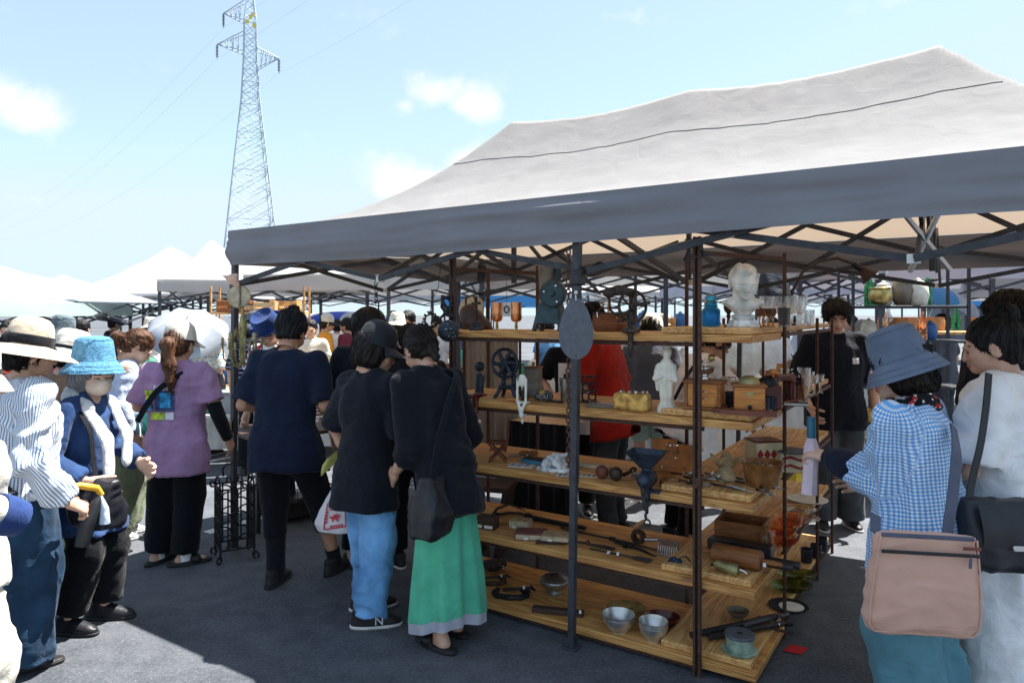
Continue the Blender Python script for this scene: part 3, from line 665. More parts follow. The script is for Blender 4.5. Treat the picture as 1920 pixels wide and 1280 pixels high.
def normals(v, f):
    a = v[f[:,2]]-v[f[:,0]]; b = v[f[:,3]]-v[f[:,1]]; fn = np.cross(a, b); n = np.zeros_like(v)
    for k in range(4): np.add.at(n, f[:,k], fn)
    return n/(np.linalg.norm(n, axis=1, keepdims=True)+1e-12)
def relax(v, f, it=2, w=.5):
    for _ in range(it):
        a = np.zeros_like(v); c = np.zeros(len(v))
        for k in range(4):
            np.add.at(a, f[:,k], v[f[:,(k+1) % 4]]+v[f[:,k-1]]); np.add.at(c, f[:,k], 2)
        v = v*(1-w)+w*a/c[:,None]
    return v
def wrinkle(v, f, amp, fr=7, seed=0, st=(1,1,.55), fine=.35):
    n = normals(v, f); q = v*np.array(st); wv = np.stack([vnoise(q, 3.1, seed+k) for k in (11,12,13)], 1)*.09
    A_ = 1-np.abs(fbm((v+wv)*np.array([1,1,.20]), fr*1.25, seed, 2)); B_ = 1-np.abs(fbm((v+wv*1.3)*np.array([.42,.42,1.25]), fr*1.5, seed+21, 2)); mk = np.clip(.5+1.1*vnoise(v, 3.4, seed+31), 0, 1)
    d = amp*1.55*((A_-.65)*(1-.55*mk)+(B_-.65)*.85*mk)+amp*fine*.35*fbm(v, fr*3, seed+5, 2)
    return v+n*d[:,None]
def join(parts):
    """(verts, faces, material index) pieces into one"""
    V_, F_, M_ = [], [], []; k = 0
    for v, f, m in parts:
        V_.append(np.asarray(v)); F_ += [tuple(int(i)+k for i in q) for q in f]; M_ += list(m) if hasattr(m, '__len__') else [m]*len(f); k += len(v)
    return np.concatenate(V_), F_, M_
def rotm(x=0, y=0, z=0): return np.array(Euler((R(x), R(y), R(z))).to_matrix())
# ---------------------------------------------------------------- people
mat('skin', (.56,.33,.235), .5, var=.10, sc=22, bump=.08, bsc=220, sss=.12, c2=(.60,.355,.25))
mat('skin_tan', (.42,.225,.145), .5, var=.10, sc=22, bump=.08, bsc=220, sss=.1, c2=(.46,.245,.16))
mat('skin_pale', (.66,.42,.32), .5, var=.08, sc=22, bump=.08, bsc=220, sss=.12)
mat('lip', (.42,.14,.12), .45); mat('eye_dark', (.012,.009,.008), .15); mat('eye_white', (.68,.66,.64), .25); mat('brow', (.03,.02,.016), .8)
def hairmat(name, a, c, rough=.55):
    m, nt, N, L, b = nodes(name); b.inputs['Specular IOR Level'].default_value = .3; tc = N.new('ShaderNodeTexCoord'); mp = N.new('ShaderNodeMapping'); mp.inputs['Scale'].default_value = (1,1,.10); L.new(tc.outputs['Object'], mp.inputs[0])
    nz = N.new('ShaderNodeTexNoise'); nz.inputs['Scale'].default_value = 170; nz.inputs['Detail'].default_value = 4; L.new(mp.outputs[0], nz.inputs[0])
    rp = N.new('ShaderNodeValToRGB'); rp.color_ramp.elements[0].position = .35; rp.color_ramp.elements[1].position = .72; rp.color_ramp.elements[0].color = (*a,1); rp.color_ramp.elements[1].color = (*c,1)
    L.new(nz.outputs[0], rp.inputs[0]); L.new(rp.outputs[0], b.inputs['Base Color']); b.inputs['Roughness'].default_value = rough; b.inputs['Anisotropic'].default_value = .6
    bp = N.new('ShaderNodeBump'); bp.inputs['Strength'].default_value = .8; bp.inputs['Distance'].default_value = .007; L.new(nz.outputs[0], bp.inputs['Height']); L.new(bp.outputs[0], b.inputs['Normal'])
hairmat('hair_black', (.002,.002,.003), (.013,.011,.012)); hairmat('hair_brown', (.035,.014,.008), (.20,.085,.04)); hairmat('hair_dark', (.003,.002,.002), (.024,.015,.012)); hairmat('hair_grey', (.16,.16,.17), (.42,.42,.43))
def head_mesh(hs, vs=.0055, child=False, open_mouth=False):
    """head in its own frame: origin at the top of the neck, face towards +Y, about .23*hs tall; returns verts, faces, material index (0 skin, 1 lip, 2 eye dark, 3 brow, 4 white)"""
    s = SDF((-.10,-.12,-.075), (.10,.135,.185), vs)
    s.ell((0,-.012,.085), (.074,.092,.086), k=.0)                 # skull
    s.ell((0,.028,.045), (.060,.066,.075), k=.03)                  # face block
    s.ell((0,.040,-.005), (.042,.048,.038), k=.03)                 # jaw
    s.ell((0,.076,-.022), (.020,.017,.015), k=.02)                 # chin
    for x in (-1,1):
        s.ell((x*.036,.062,.028), (.026,.026,.024), k=.02)         # cheek
        s.ell((x*.030,.090,.070), (.028,.014,.010), k=.012)        # brow
        s.ell((x*.030,.104,.052), (.017,.014,.011), k=.010, op=-1) # socket
        s.ell((x*.030,.079,.053), (.014,.013,.0115), k=.004)       # eye ball with its lid
        s.ell((x*.077,-.008,.045), (.010,.022,.033), rotm(-12,0,x*-18), k=.006)   # ear
        s.ell((x*.086,.0,.050), (.006,.010,.016), k=.004, op=-1)
        s.ell((x*.013,.097,.022), (.010,.011,.008), k=.006)        # nostril wing
    s.cap((0,.088,.066), (0,.106,.024), .008, .0115, k=.010)       # nose
    s.ell((0,.093,.002), (.024,.012,.0055), k=.006); s.ell((0,.091,-.0075), (.021,.012,.006), k=.005)   # lips
    s.cap((0,-.02,-.07), (0,-.012,.03), .052, .05, k=.02)          # neck
    v, f = s.mesh(); v = relax(v, f, 1, .35); c = v[f].mean(1); m = np.zeros(len(f), int)
    fr = c[:,1] > .06
    m[fr & (np.abs(c[:,0]) < .022) & (np.abs(c[:,2]+.003) < .0085) & (c[:,1] > .088)] = 1
    for x in (-1,1):
        dx = np.abs(c[:,0]-x*.030); m[fr & (dx < .0145) & (np.abs(c[:,2]-.052+dx*.08) < .0048)] = 2
        m[fr & (dx < .019) & (np.abs(c[:,2]-(.0755-dx*.12)) < .0042)] = 3
    return v*hs, f, m
HEADS = {}
def head_of(vs):
    if vs not in HEADS: HEADS[vs] = head_mesh(1.0, vs)
    return HEADS[vs]
def hand_mesh(wrist, fwd, palm, side, curl=35, vs=.0045, thumb=40, spread=4):
    """five fingers: fwd = along the hand, palm = where the palm looks, side=+1 when the thumb lies on cross(fwd,palm)"""
    f_ = np.array(Vector(fwd).normalized()); p = np.array(palm, float); p -= f_*(p @ f_); p /= np.linalg.norm(p); t = np.cross(f_, p)*side; w = np.array(wrist, float)
    s = SDF(w-.21, w+.21, vs)
    s.cap(w-f_*.03, w+f_*.02, .025, .027, k=.01, sq=(*p, .75)); 
    for q in (-.026,-.009,.009,.026): s.cap(w+f_*.015+t*q*.6, w+f_*.085+t*q, .017, .0135, k=.014, sq=(*p, .85))
    for i, (q, ln) in enumerate(((.031,.074),(.0105,.083),(-.0105,.077),(-.031,.060))):
        a = w+f_*(.085-(.006 if i in (0,3) else 0))+t*q; d = f_*math.cos(R(curl*.45))+p*math.sin(R(curl*.45))+t*math.sin(R((1.5-i)*spread)); ang = curl*.45; r = .0092
        for sgm, fr in enumerate((.45,.31,.24)):
            b = a+d/np.linalg.norm(d)*ln*fr; s.cap(a, b, r, r*.93, k=.003 if sgm else .008); a = b; r *= .93; ang += curl*.8; d = f_*math.cos(R(ang))+p*math.sin(R(ang))
    a = w+f_*.022+t*.026+p*.006; b = a+(f_*.75+t*.62+p*.25)*.040; c = b+(f_*math.cos(R(thumb))+p*math.sin(R(thumb))+t*.25)*.030; e = c+(f_*math.cos(R(thumb+20))+p*math.sin(R(thumb+20)))*.024
    s.cap(a, b, .015, .0115, k=.014); s.cap(b, c, .0112, .0102, k=.003); s.cap(c, e, .0102, .0088, k=.003)
    return s.mesh()
def shoe(kind, m, foot, yaw, parent, sole='sole_white', vs=.007, sc=1.0):
    """a shoe standing at foot (x, y) with its toe along the local yaw"""
    s = SDF((-.06,-.12,-.005), (.06,.19,.13), vs); L_ = .13
    def sole_(z0, z1, g=0): s2 = SDF((-.07,-.13,-.01), (.07,.20,.06), vs*.8); s2.loft([(z0,0,.03,.040+g,.132+g),(z1,0,.03,.043+g,.136+g)], n=2.6); return s2.mesh()
    M = Mx((foot[0], foot[1], foot[2] if len(foot) > 2 else 0), (0,0,yaw), sc)
    if kind in ('sneaker', 'shoe', 'boot'):
        s.loft([(.014,0,.03,.042,.134),(.035,0,.028,.041,.128),(.055,0,.0,.036,.095),(.075,0,-.035,.032,.058),(.095 if kind != 'boot' else .12,0,-.045,.033,.05)], n=2.4)
        s.cap((0,-.03,.07), (0,.11,.028), .034, .024, k=.02)
    else:
        s.loft([(.012,0,.03,.043,.135),(.026,0,.03,.043,.135)], n=2.6)
        s.cap((-.035,.07,.035), (.035,.07,.035), .026, .026, k=.012); s.cap((-.036,.05,.04), (.036,.05,.04), .022, .022, k=.01)
    v, f = s.mesh(); o = mesh_obj('shoe', v, f, m, parent, ang=None, M=M)
    v, f = sole_(0, .018, .002); mesh_obj('sole', v, f, sole, o, ang=None)
    return o
mat('sole_white', (.62,.62,.60), .6); mat('sole_black', (.02,.02,.022), .6); mat('shoe_black', (.016,.016,.018), .55, bump=.1)
def cloth_uv(v, segs):
    """for each point: metres round and metres along the limb or trunk it belongs to"""
    best = np.full(len(v), 9.0); out = np.zeros((len(v), 3))
    for k, (a, b, r) in enumerate(segs):
        a = np.array(a, float); b = np.array(b, float); d = b-a; L_ = np.linalg.norm(d); d /= L_; q = v-a; t = q @ d; e = q-t[:,None]*d
        u = np.cross(d, [0,1,0] if abs(d[1]) < .8 else [1,0,0]); u /= np.linalg.norm(u); w_ = np.cross(d, u); dist = np.linalg.norm(e, axis=1)-r+np.maximum(0, -t)+np.maximum(0, t-L_)
        m = dist < best; an = np.arctan2(e @ u, e @ w_)*(r*1.05); best[m] = dist[m]; out[m,0] = an[m]; out[m,1] = t[m]
    return out
class Person: pass
def person(label, loc, rz, h=1.6, w=1.0, lean=4, side=0, twist=0, head=(8,0,0), arms=None, feet=((-.1,0),(.1,0)), foot_yaw=(8,-8), group=None,
           skin='skin', top=None, bottom=None, hair=None, shoes=('sneaker','shoe_black','sole_white'), vs=.012, seed=0, hs=None, neck=0, hands=True, barefoot=False, name='person', stoop=0, belly=0, low=False):
    """one standing figure; local +Y is where it faces, +X its right hand. top=(material, sleeve, fit, hem, wrinkle); bottom=(kind, material, fit, hem)"""
    root = thing(name, label, 'person', loc, rz, group); o = Person(); o.root = root
    s = h/1.70; far = vs > .016
    O = np.array([0, 0, .53*h]); T = rotm(-lean, side, twist)
    def tp(x, y, z): return O+T @ np.array([x, y, z])
    shz = .272*h; shw = .103*h*w; o.tp = tp; o.T = T; o.O = O
    sh = {-1: tp(-shw, -.005, shz-.012), 1: tp(shw, -.005, shz-.012)}
    nb = tp(0, -.012+neck*.3, .30*h); HR = T @ rotm(stoop, 0, 0) @ rotm(-head[0], head[2], head[1]); nt_ = nb+T @ np.array([0, .022+neck, .042*s+.012])
    hs = hs or (.95+.05*s); o.HO = nt_; o.HR = HR; o.hs = hs
    arms = arms or {}; A = {}
    for sd in (-1,1):
        if sd in arms: e, wr = [np.array(q, float) for q in arms[sd][:2]]
        else: e = sh[sd]+np.array([sd*.055*s, -.03, -.285*s]); wr = e+np.array([sd*.0, .07, -.235*s])
        A[sd] = (sh[sd], e, wr)
    o.arms = A
    hip = {-1: O+np.array([-.085*s*w, 0, -.035]), 1: O+np.array([.085*s*w, 0, -.035])}
    ank = {-1: np.array([feet[0][0], feet[0][1], .075+(feet[0][2] if len(feet[0]) > 2 else 0)]), 1: np.array([feet[1][0], feet[1][1], .075+(feet[1][2] if len(feet[1]) > 2 else 0)])}
    kn = {}
    for i in (-1,1):
        m_ = (hip[i]+ank[i])/2; L1 = max(.2325*h, np.linalg.norm(hip[i]-ank[i])/2*1.004); half = np.linalg.norm(hip[i]-ank[i])/2; kn[i] = m_+np.array([0, math.sqrt(max(.0004, L1*L1-half*half)), 0])
    o.hip, o.kn, o.ank = hip, kn, ank
    # ---- body: one skin surface
    allp = np.array([nt_]+[q for a in A.values() for q in a]+list(ank.values())+list(hip.values()))
    lo = allp.min(0)-.14; hi = allp.max(0)+.16; lo[2] = min(lo[2], -.02)
    pieces = []
    b = SDF(lo, hi, max(vs, .010))
    b.loft([(-.03,0,0,.12*w*s,.09*s),(.06*h,0,0,.11*w*s,.085*s),(.17*h,0,.0,.125*w*s,.09*s),(.255*h,0,-.005,.11*w*s,.07*s),(.30*h,0,-.012,.05*s,.045*s)], O, T)
    b.cap(nb-T @ np.array([0,0,.05]), nt_+HR @ np.array([0,-.012,.03]), .054*hs, .049*hs, k=.025)
    for i in (-1,1):
        S_, E, Wr = A[i]; b.cap(S_, E, .046*s, .037*s, k=.03); b.cap(E, E+(Wr-E)*.35, .037*s, .038*s, k=.01); b.cap(E+(Wr-E)*.35, Wr, .038*s, .025*s, k=.015)
        b.cap(hip[i], kn[i], .07*s*w, .05*s, k=.02); b.cap(kn[i], kn[i]*.65+ank[i]*.35+np.array([0,-.012,0]), .048*s, .050*s, k=.02); b.cap(kn[i]*.65+ank[i]*.35, ank[i], .048*s, .032*s, k=.02)
        fy = R(foot_yaw[0 if i < 0 else 1]); fd = np.array([-math.sin(fy), math.cos(fy), 0]); b.cap(ank[i]+np.array([0,0,-.045])-fd*.03, ank[i]+np.array([0,0,-.052])+fd*.11, .026, .020, k=.03)
        b.cap(ank[i], ank[i]+np.array([0,0,-.04])-fd*.03, .032*s, .028, k=.02)
    v, f = b.mesh(); pieces.append((v, f, 0))
    hv, hf, hm = head_of(.0055 if vs < .0135 else .009); pieces.append(((hv*hs) @ HR.T+nt_, hf, hm))
    for i in (-1,1):
        if hands and not far:
            S_, E, Wr = A[i]; spec = arms.get(i, (0,0,None)); hd = spec[2] if len(spec) > 2 and spec[2] is not None else {}
            fw = np.array(hd.get('fwd', (Wr-E)/np.linalg.norm(Wr-E)+np.array([0,.1,-.1]))); pl = np.array(hd.get('palm', (-i, .1, 0))); sd_ = hd.get('side')
            if sd_ is None:                                 # the thumb side: forwards when the arm hangs down
                tdir = np.cross(fw/np.linalg.norm(fw), pl-fw*(pl @ fw)/(fw @ fw)); sd_ = 1 if tdir[1]+.5*tdir[2] > 0 else -1
            v, f = hand_mesh(Wr, fw, pl, sd_, hd.get('curl', 32)); pieces.append((v, f, 0))
        elif far: 
            S_, E, Wr = A[i]; d = (Wr-E)/np.linalg.norm(Wr-E); q = SDF(Wr-.15, Wr+.15, .012); q.ell(Wr+d*.05, (.03,.03,.06), k=0); v, f = q.mesh(); pieces.append((v, f, 0))
    V_, F_, M_ = join(pieces); o.body = mesh_obj('body', V_, F_, [skin, 'lip', 'eye_dark', 'brow', 'eye_white'], root, ang=None, mi=M_)
    # ---- top
    if top:
        mt, slv, fit, hem, wr = (list(top)+[.009])[:5] if len(top) < 5 else top[:5]; ex = top[5] if len(top) > 5 else {}
        g = SDF(lo-.03, hi+.03, vs); q = fit; bl = belly
        g.loft([(-hem,ex.get('hx',0),-.004,(.155+ex.get('flare',0))*w*s*q,(.118+ex.get('flare',0)*.8+bl*.5)*s*q),(-hem*.4,0,-.002,.152*w*s*q,(.116+bl)*s*q),(.05*h,0,.004,.146*w*s*q,(.112+bl)*s*q),(.11*h,0,.004,.145*w*s*q,(.112+bl*.6)*s*q),(.18*h,0,.0,.158*w*s*q,.116*s*q),(.235*h,0,-.006,.150*w*s*q,.100*s*q),(.268*h,0,-.010,.122*w*s,.080*s),(.296*h,0,-.012,.066*s,.062*s)], O, T, n=2.35)
        for i in (-1,1):
            S_, E, Wr = A[i]; g.cap(tp(i*.035,-.012,.279*h), S_-T @ np.array([i*.012,0,.012]), .040*s, .048*s*min(q,1.06), k=.06)
            if slv > 0:
                k1 = min(1, slv); end = S_+(E-S_)*k1; r1 = ex.get('cuff', .064)*s*q; g2 = SDF(lo-.03, hi+.03, vs); S2 = S_-T @ np.array([i*.012,0,.012]); g2.cap(S2, end, .058*s*q, r1 if slv <= 1 else .056*s*q, k=.0)
                if slv > 1: e2 = E+(Wr-E)*(slv-1); g2.cap(E, e2, .056*s*q, ex.get('cuff', .048)*s*q, k=.02)
                a_, e_ = (S_, end) if slv <= 1 else (E, e2); d_ = (e_-a_)/np.linalg.norm(e_-a_); g2.box(e_+d_*.10, (.14,.14,.10), np.array(Vector(d_).to_track_quat('Z','Y').to_matrix()), r=.005, op=-1, k=.004)
                v1, v2 = g.val, g2.val; kk = .03; hh = np.clip(.5+.5*(v1-v2)/kk, 0, 1); g.val = v1+(v2-v1)*hh-kk*hh*(1-hh)
        if bottom and bottom[0] == 'trousers' and hem > .04:      # room for the hips under the shirt
            for i in (-1,1):
                h0 = hip[i]+np.array([-i*.012,0,-.03]); h1 = h0+(kn[i]-h0)*min(.9, hem/abs(kn[i][2]-h0[2])); rr = .096*s*w*bottom[2]; r1_ = rr+(bottom[4].get('knee', .075) if len(bottom) > 4 else .075)*0; g.cap(h0, h1, rr+.016, rr+.012, k=.05)
            g.box(O+T @ np.array([0,0,-hem-.25]), (.5,.5,.25), T, r=.004, op=-1, k=.004)
        g.cap(nb+T @ np.array([0,-.02,.035]), nb+T @ np.array([0,.05,.05]), .062*s, .066*s, k=.01, op=-1)      # neckline
        v, f = g.mesh(); v = relax(v, f, 2); cuv = cloth_uv(v, [(O-T @ np.array([0,0,.3]), O+T @ np.array([0,0,.30*h]), .15)]+[(A[i][0], A[i][1], .06) for i in (-1,1)]+[(A[i][1], A[i][2], .06) for i in (-1,1)]); v = wrinkle(v, f, wr, seed=seed+1); o.top = mesh_obj(ex.get('name', 'shirt'), v, f, mt, root, ang=None)
        at_ = o.top.data.attributes.new('cuv', 'FLOAT_VECTOR', 'POINT'); at_.data.foreach_set('vector', cuv.astype(np.float32).ravel())
        o.topv = v
    # ---- lower clothing
    if bottom:
        kind, mt, fit, hem = bottom[:4]; ex = bottom[4] if len(bottom) > 4 else {}
        if kind == 'trousers':
            g = SDF(np.array([lo[0]-.05, lo[1]-.08, -.02]), np.array([hi[0]+.05, hi[1]+.05, O[2]+.12]), vs)
            g.loft([(-.10,0,0,.143*w*s*fit,.102*s*fit),(-.02,0,0,.136*w*s*min(fit,1.1),.100*s*min(fit,1.1)),(.07,0,.0,.128*w*s,.095*s)], O, rotm(-lean*.4, 0, twist*.5))
            for i in (-1,1):
                kn_, an = kn[i], ank[i]; hz = hem; k_ = ex.get('knee', .075)*s*fit; hm_ = ex.get('hem', .07)*s*fit; g2 = SDF(np.array([lo[0]-.05, lo[1]-.08, -.02]), np.array([hi[0]+.05, hi[1]+.05, O[2]+.12]), vs)
                g2.cap(hip[i]+np.array([-i*.012,0,-.03]), kn_, .096*s*w*fit, k_, k=.0)
                if hz < kn_[2]:
                    t_ = (kn_[2]-hz)/(kn_[2]-an[2]); e = kn_+(an-kn_)*t_; g2.cap(kn_, e, k_, hm_, k=.03)
                    d_ = (an-kn_)/np.linalg.norm(an-kn_)
                else: t_ = (hip[i][2]-hz)/(hip[i][2]-kn_[2]); e = hip[i]+(kn_-hip[i])*t_; d_ = (kn_-hip[i])/np.linalg.norm(kn_-hip[i])
                g2.box(e+d_*.2, (.18,.18,.2), np.array(Vector(d_).to_track_quat('Z','Y').to_matrix()), r=.004, op=-1, k=.003)
                v1, v2 = g.val, g2.val; kk = .03; hh = np.clip(.5+.5*(v1-v2)/kk, 0, 1); g.val = v1+(v2-v1)*hh-kk*hh*(1-hh)
            v, f = g.mesh(); v = relax(v, f, 2); v = wrinkle(v, f, ex.get('wr', .010), seed=seed+7, st=(1,1,.6)); o.bottom = mesh_obj(ex.get('name', 'trousers'), v, f, mt, root, ang=None)
        else:                                                 # a long skirt: pleated cone, open below, hem line waving
            nf = ex.get('folds', 9); fl = ex.get('flare', .30); cx, cy = (feet[0][0]+feet[1][0])/2, (feet[0][1]+feet[1][1])/2+ex.get('cy', 0); mb = MB(); zt = O[2]+.03
            ph = rng.uniform(0, 6, nf+4); seedv = seed
            def sk(u, t):
                a = 2*PI*u; dd = t**.8
                fo = 1+(.12*math.sin(a*nf+ph[0]+.8*t)+.06*math.sin(a*(nf*2+1)+ph[1])+.05*math.sin(a*3+ph[2]+2*t))*min(1, t*1.3)
                rx = (.128*w*s*fit+(fl-.128)*dd)*fo; ry = (.096*s*fit+(fl*ex.get('ry', .72)-.096)*dd)*fo
                z = zt+(hem+ex.get('wave', .03)*math.sin(a*2+ph[3])-zt)*t
                c_ = O*(1-t)+np.array([cx, cy, 0])*t
                return (c_[0]+rx*math.cos(a), c_[1]+ry*math.sin(a), z)
            mb.grid(sk, 144, 40, wrap=True); o.bottom = mb.build('skirt', mt, root, ang=None)
            o.sk = sk
    # ---- shoes
    if shoes and not barefoot:
        for k_, i in ((0,-1),(1,1)):
            shoe(shoes[0], shoes[1], (feet[k_][0], feet[k_][1]+.0, feet[k_][2] if len(feet[k_]) > 2 else 0), R(foot_yaw[k_]), root, shoes[2] if len(shoes) > 2 else 'sole_black', vs=.008 if not far else .014, sc=min(1.06, .92+.08*s) if not far else 1)
    if hair: o.hair = do_hair(o, hair, seed, .007 if not far else .012)
    return o
def HX(o, p): return o.HR @ (np.array(p, float)*o.hs)+o.HO
def do_hair(o, spec, seed=0, vs=.007):
    """spec = (style, material). The hair follows the skull and leaves the face free"""
    st, m = spec[:2]; s = SDF((-.19,-.25,-.30), (.19,.16,.26), vs)
    if st == 'bald': return None
    s.ell((0,-.016,.090), (.084,.103,.097), k=0)
    if st in ('bob', 'mid'):
        bz = -.015 if st == 'mid' else -.035
        s.loft([(bz-.03,0,-.035,.072,.060),(bz,0,-.034,.092,.080),(.06,0,-.02,.094,.104),(.12,0,-.016,.084,.10)], k=.03)
    if st == 'bob': s.ell((0,-.02,.085), (.108,.118,.108), k=.03)
    if st in ('pony', 'bun', 'tie', 'short', 'topknot'): s.loft([(-.022,0,-.060,.046,.032),(.02,0,-.045,.072,.060),(.06,0,-.025,.084,.092)], k=.02)
    if st == 'pony':
        s.cap((0,-.10,.07), (.005,-.150,.035), .030, .042, k=.02); s.cap((.005,-.150,.035), (.025,-.145,-.09), .044, .036, k=.02); s.cap((.025,-.145,-.09), (.035,-.125,-.20), .038, .026, k=.02); s.cap((.035,-.125,-.20), (.04,-.11,-.27), .026, .008, k=.02)
    if st == 'bun': s.ell((0,-.075,.185), (.040,.040,.036), k=.015)
    if st == 'tie': s.ell((.005,-.112,.035), (.030,.028,.030), k=.015); s.cap((.005,-.115,.03), (.012,-.105,-.055), .030, .020, k=.02)
    if st == 'topknot': s.ell((.0,-.045,.200), (.030,.032,.030), k=.015); s.ell((0,-.03,.10), (.090,.105,.098), k=.02)
    if st == 'fluffy': s.loft([(-.005,0,-.055,.055,.040),(.05,0,-.03,.092,.098)], k=.02); s.ell((0,-.005,.110), (.096,.112,.090), k=.03); s.ell((0,.052,.125), (.078,.058,.045), k=.02)
    # cut the face free
    if st == 'fluffy': s.ell((0,.130,.03), (.080,.086,.082), k=.008, op=-1)
    elif st in ('bob', 'mid'): s.ell((0,.125,.02), (.066,.10,.085), k=.008, op=-1)
    else: s.ell((0,.135,.02), (.10,.105,.095), k=.008, op=-1); 
    if st not in ('bob', 'mid', 'fluffy'):
        for x in (-1,1): s.ell((x*.092,.0,.035), (.020,.032,.036), k=.006, op=-1)
    v, f = s.mesh()
    n = normals(v, f); a = np.arctan2(v[:,0], v[:,1]+.02); q = np.stack([a*2.2, v[:,2]*1.2, np.hypot(v[:,0], v[:,1])*2], 1)
    amp = .0028 if st in ('bun', 'tie', 'bob') else .0050 if st not in ('topknot', 'short', 'fluffy') else .009
    v = v+n*(amp*(fbm(q, 9, seed+3, 3))+amp*.5*fbm(v*np.array([1,1,.35]), 60, seed, 2))[:,None]
    if vs < .01:                                     # loose strands lying over the mass
        r = np.random.default_rng(seed+99); N_ = normals(v, f); tie = {'pony':(0,-.12,.07),'tie':(.005,-.12,.03),'bun':(0,-.075,.19),'topknot':(0,-.045,.20)}.get(st); vs_, fs_ = [], []; k0 = len(v)
        vv = v[::4]; nn = N_[::4]
        for i in r.choice(len(v), 220):
            p_ = v[i]+N_[i]*.001; pts = [p_]
            for q in range(5):
                if tie is not None and p_[2] > -.02: d = np.array(tie)-p_
                else: d = np.array([p_[0]*2, (p_[1]+.02)*2, -.12])
                j = np.argmin(((vv-p_)**2).sum(1)); n_ = nn[j]; d = d-n_*(d @ n_); d = d/(np.linalg.norm(d)+1e-6)+r.normal(0,.10,3); p_ = p_+d*.018
                j = np.argmin(((vv-p_)**2).sum(1)); p_ = p_+nn[j]*((vv[j]-p_) @ nn[j]+.0022+.003*r.random()); pts.append(p_)
            mb = MB().tube(pts, [.0012,.0018,.002,.002,.0016,.0006], 3, cap=False); fs_ += [tuple(x+k0+len(vs_) for x in q_) for q_ in mb.f]; vs_ += [np.array(x) for x in mb.v]
        v = np.concatenate([v, np.array(vs_)]); f = [tuple(map(int, q_)) for q_ in f]+fs_
    ob = mesh_obj('hair', (v*o.hs) @ o.HR.T+o.HO, f, m, o.root, ang=None)
    return ob
def hat(o, kind, m, m2=None, tilt=0, sc=1, yaw=0, name='hat', up=0):
    """hats sit in the head's frame"""
    mb = MB(); k = o.hs*sc
    Hm = Matrix.Translation(o.HO) @ Matrix(o.HR.tolist()).to_4x4() @ Mx((0,-.014*o.hs,(.085+up)*o.hs), (R(tilt),0,R(yaw)), k)
    seed_ = rng.uniform(0, 9)
    def rnd(a, i, z): return 1+.012*math.sin(3*a+seed_)+.008*math.sin(7*a+2*seed_+z*30)
    if kind == 'sun':          # a wide brim with a soft crown
        pr = [(.0,.140),(.03,.139),(.06,.132),(.082,.112),(.095,.075),(.100,.035),(.102,.005)]
        br = [(.104,.0),(.14,-.012),(.18,-.026),(.215,-.044),(.222,-.052),(.217,-.053),(.18,-.033),(.14,-.019),(.100,-.008)]
        def md(a, i, z): return (1+.02*math.sin(2*a+1)+.012*math.sin(5*a))*(1 if i > 6 else 1+.03*math.sin(3*a+seed_)*(z > .07))
        mb.lathe(pr+br, 56, md, close=True)
    elif kind in ('bucket', 'cloche'):
        fl = 1.0 if kind == 'bucket' else .8
        pr = [(.0,.128),(.035,.127),(.068,.121),(.086,.105),(.094,.07),(.101,.03),(.104,.004),(.106,-.002),(.118,-.018*fl),(.136,-.044*fl),(.150,-.066*fl),(.151,-.070*fl),(.147,-.068*fl),(.13,-.044*fl),(.104,-.006)]
        def md(a, i, z): return 1+(.014*math.sin(3*a+seed_)+.010*math.sin(8*a+seed_*3+z*40)+.006*math.sin(17*a+z*70))*(1 if i > 2 else .6)+(0.03*math.sin(2*a+1.3) if z < -.03 else 0)
        mb.lathe(pr, 72, md, close=True)
    elif kind == 'pork':        # flat-topped hat with a turned-up brim
        pr = [(.0,.088),(.05,.090),(.075,.104),(.084,.108),(.092,.102),(.098,.06),(.102,.0),(.12,-.004),(.135,.006),(.142,.02),(.139,.022),(.128,.006),(.10,-.008)]
        mb.lathe(pr, 56, rnd, close=True)
    elif kind == 'cap':
        pr = [(.0,.122),(.03,.120),(.062,.108),(.085,.085),(.097,.05),(.102,.015),(.103,-.012),(.099,-.014)]
        def md(a, i, z): return (1+.010*math.cos(6*a)*(z > .02))*(1.0+.06*math.sin(a)*(1 if i > 1 else 0))
        mb.lathe(pr, 64, md, close=True)
    c = mb.build(name, m, o.root, ang=60, M=Hm)
    if kind == 'bucket':
        for (r_, z_) in ((.1065,-.001),(.0875,.106),(.128,-.030),(.142,-.052)): MB().tube([(r_*1.012*(1+.014*math.sin(3*a+seed_)+(.03*math.sin(2*a+1.3) if z_ < -.03 else 0))*math.cos(a), r_*1.012*(1+.014*math.sin(3*a+seed_)+(.03*math.sin(2*a+1.3) if z_ < -.03 else 0))*math.sin(a), z_) for a in np.linspace(0, 2*PI, 61)[:-1]], .0010, 4, closed=True).build('stitched_seam', m2 or m, c)
    if kind == 'cap':
        b2 = MB()
        def bk(u, t):
            a = PI*(.5+(u-.5)*.80); r = .103+.085*t*(math.sin(PI*(.06+.88*u))**.55); return (r*math.cos(a), r*math.sin(a)*1.06, -.006-.028*t-.022*abs(math.cos(a))**2*t)
        b2.grid(bk, 28, 8); b2.grid(lambda u, t: tuple(Vector(bk(1-u, t))+Vector((0,0,-.005))), 28, 8); b2.build('visor', m2 or m, c, ang=60)
        b2 = MB().ball((0,0,.123), (.008,.008,.005), 10, 6); b2.build('button', m, c)
    if kind in ('sun',) and m2:
        b2 = MB().lathe([(.1035,.004),(.1045,.012),(.1035,.045),(.100,.050)], 56, lambda a, i, z: 1.02+.010*math.sin(2*a+1)+.006*math.sin(9*a+i)); b2.build('ribbon', m2, c, ang=70)
    if kind in ('bucket', 'cloche') and m2:
        b2 = MB().lathe([(.1055,.002),(.107,.006),(.106,.018),(.104,.020)], 56, lambda a, i, z: 1.012+.010*math.sin(3*a+seed_)); b2.build('ribbon', m2, c, ang=70)
    return c
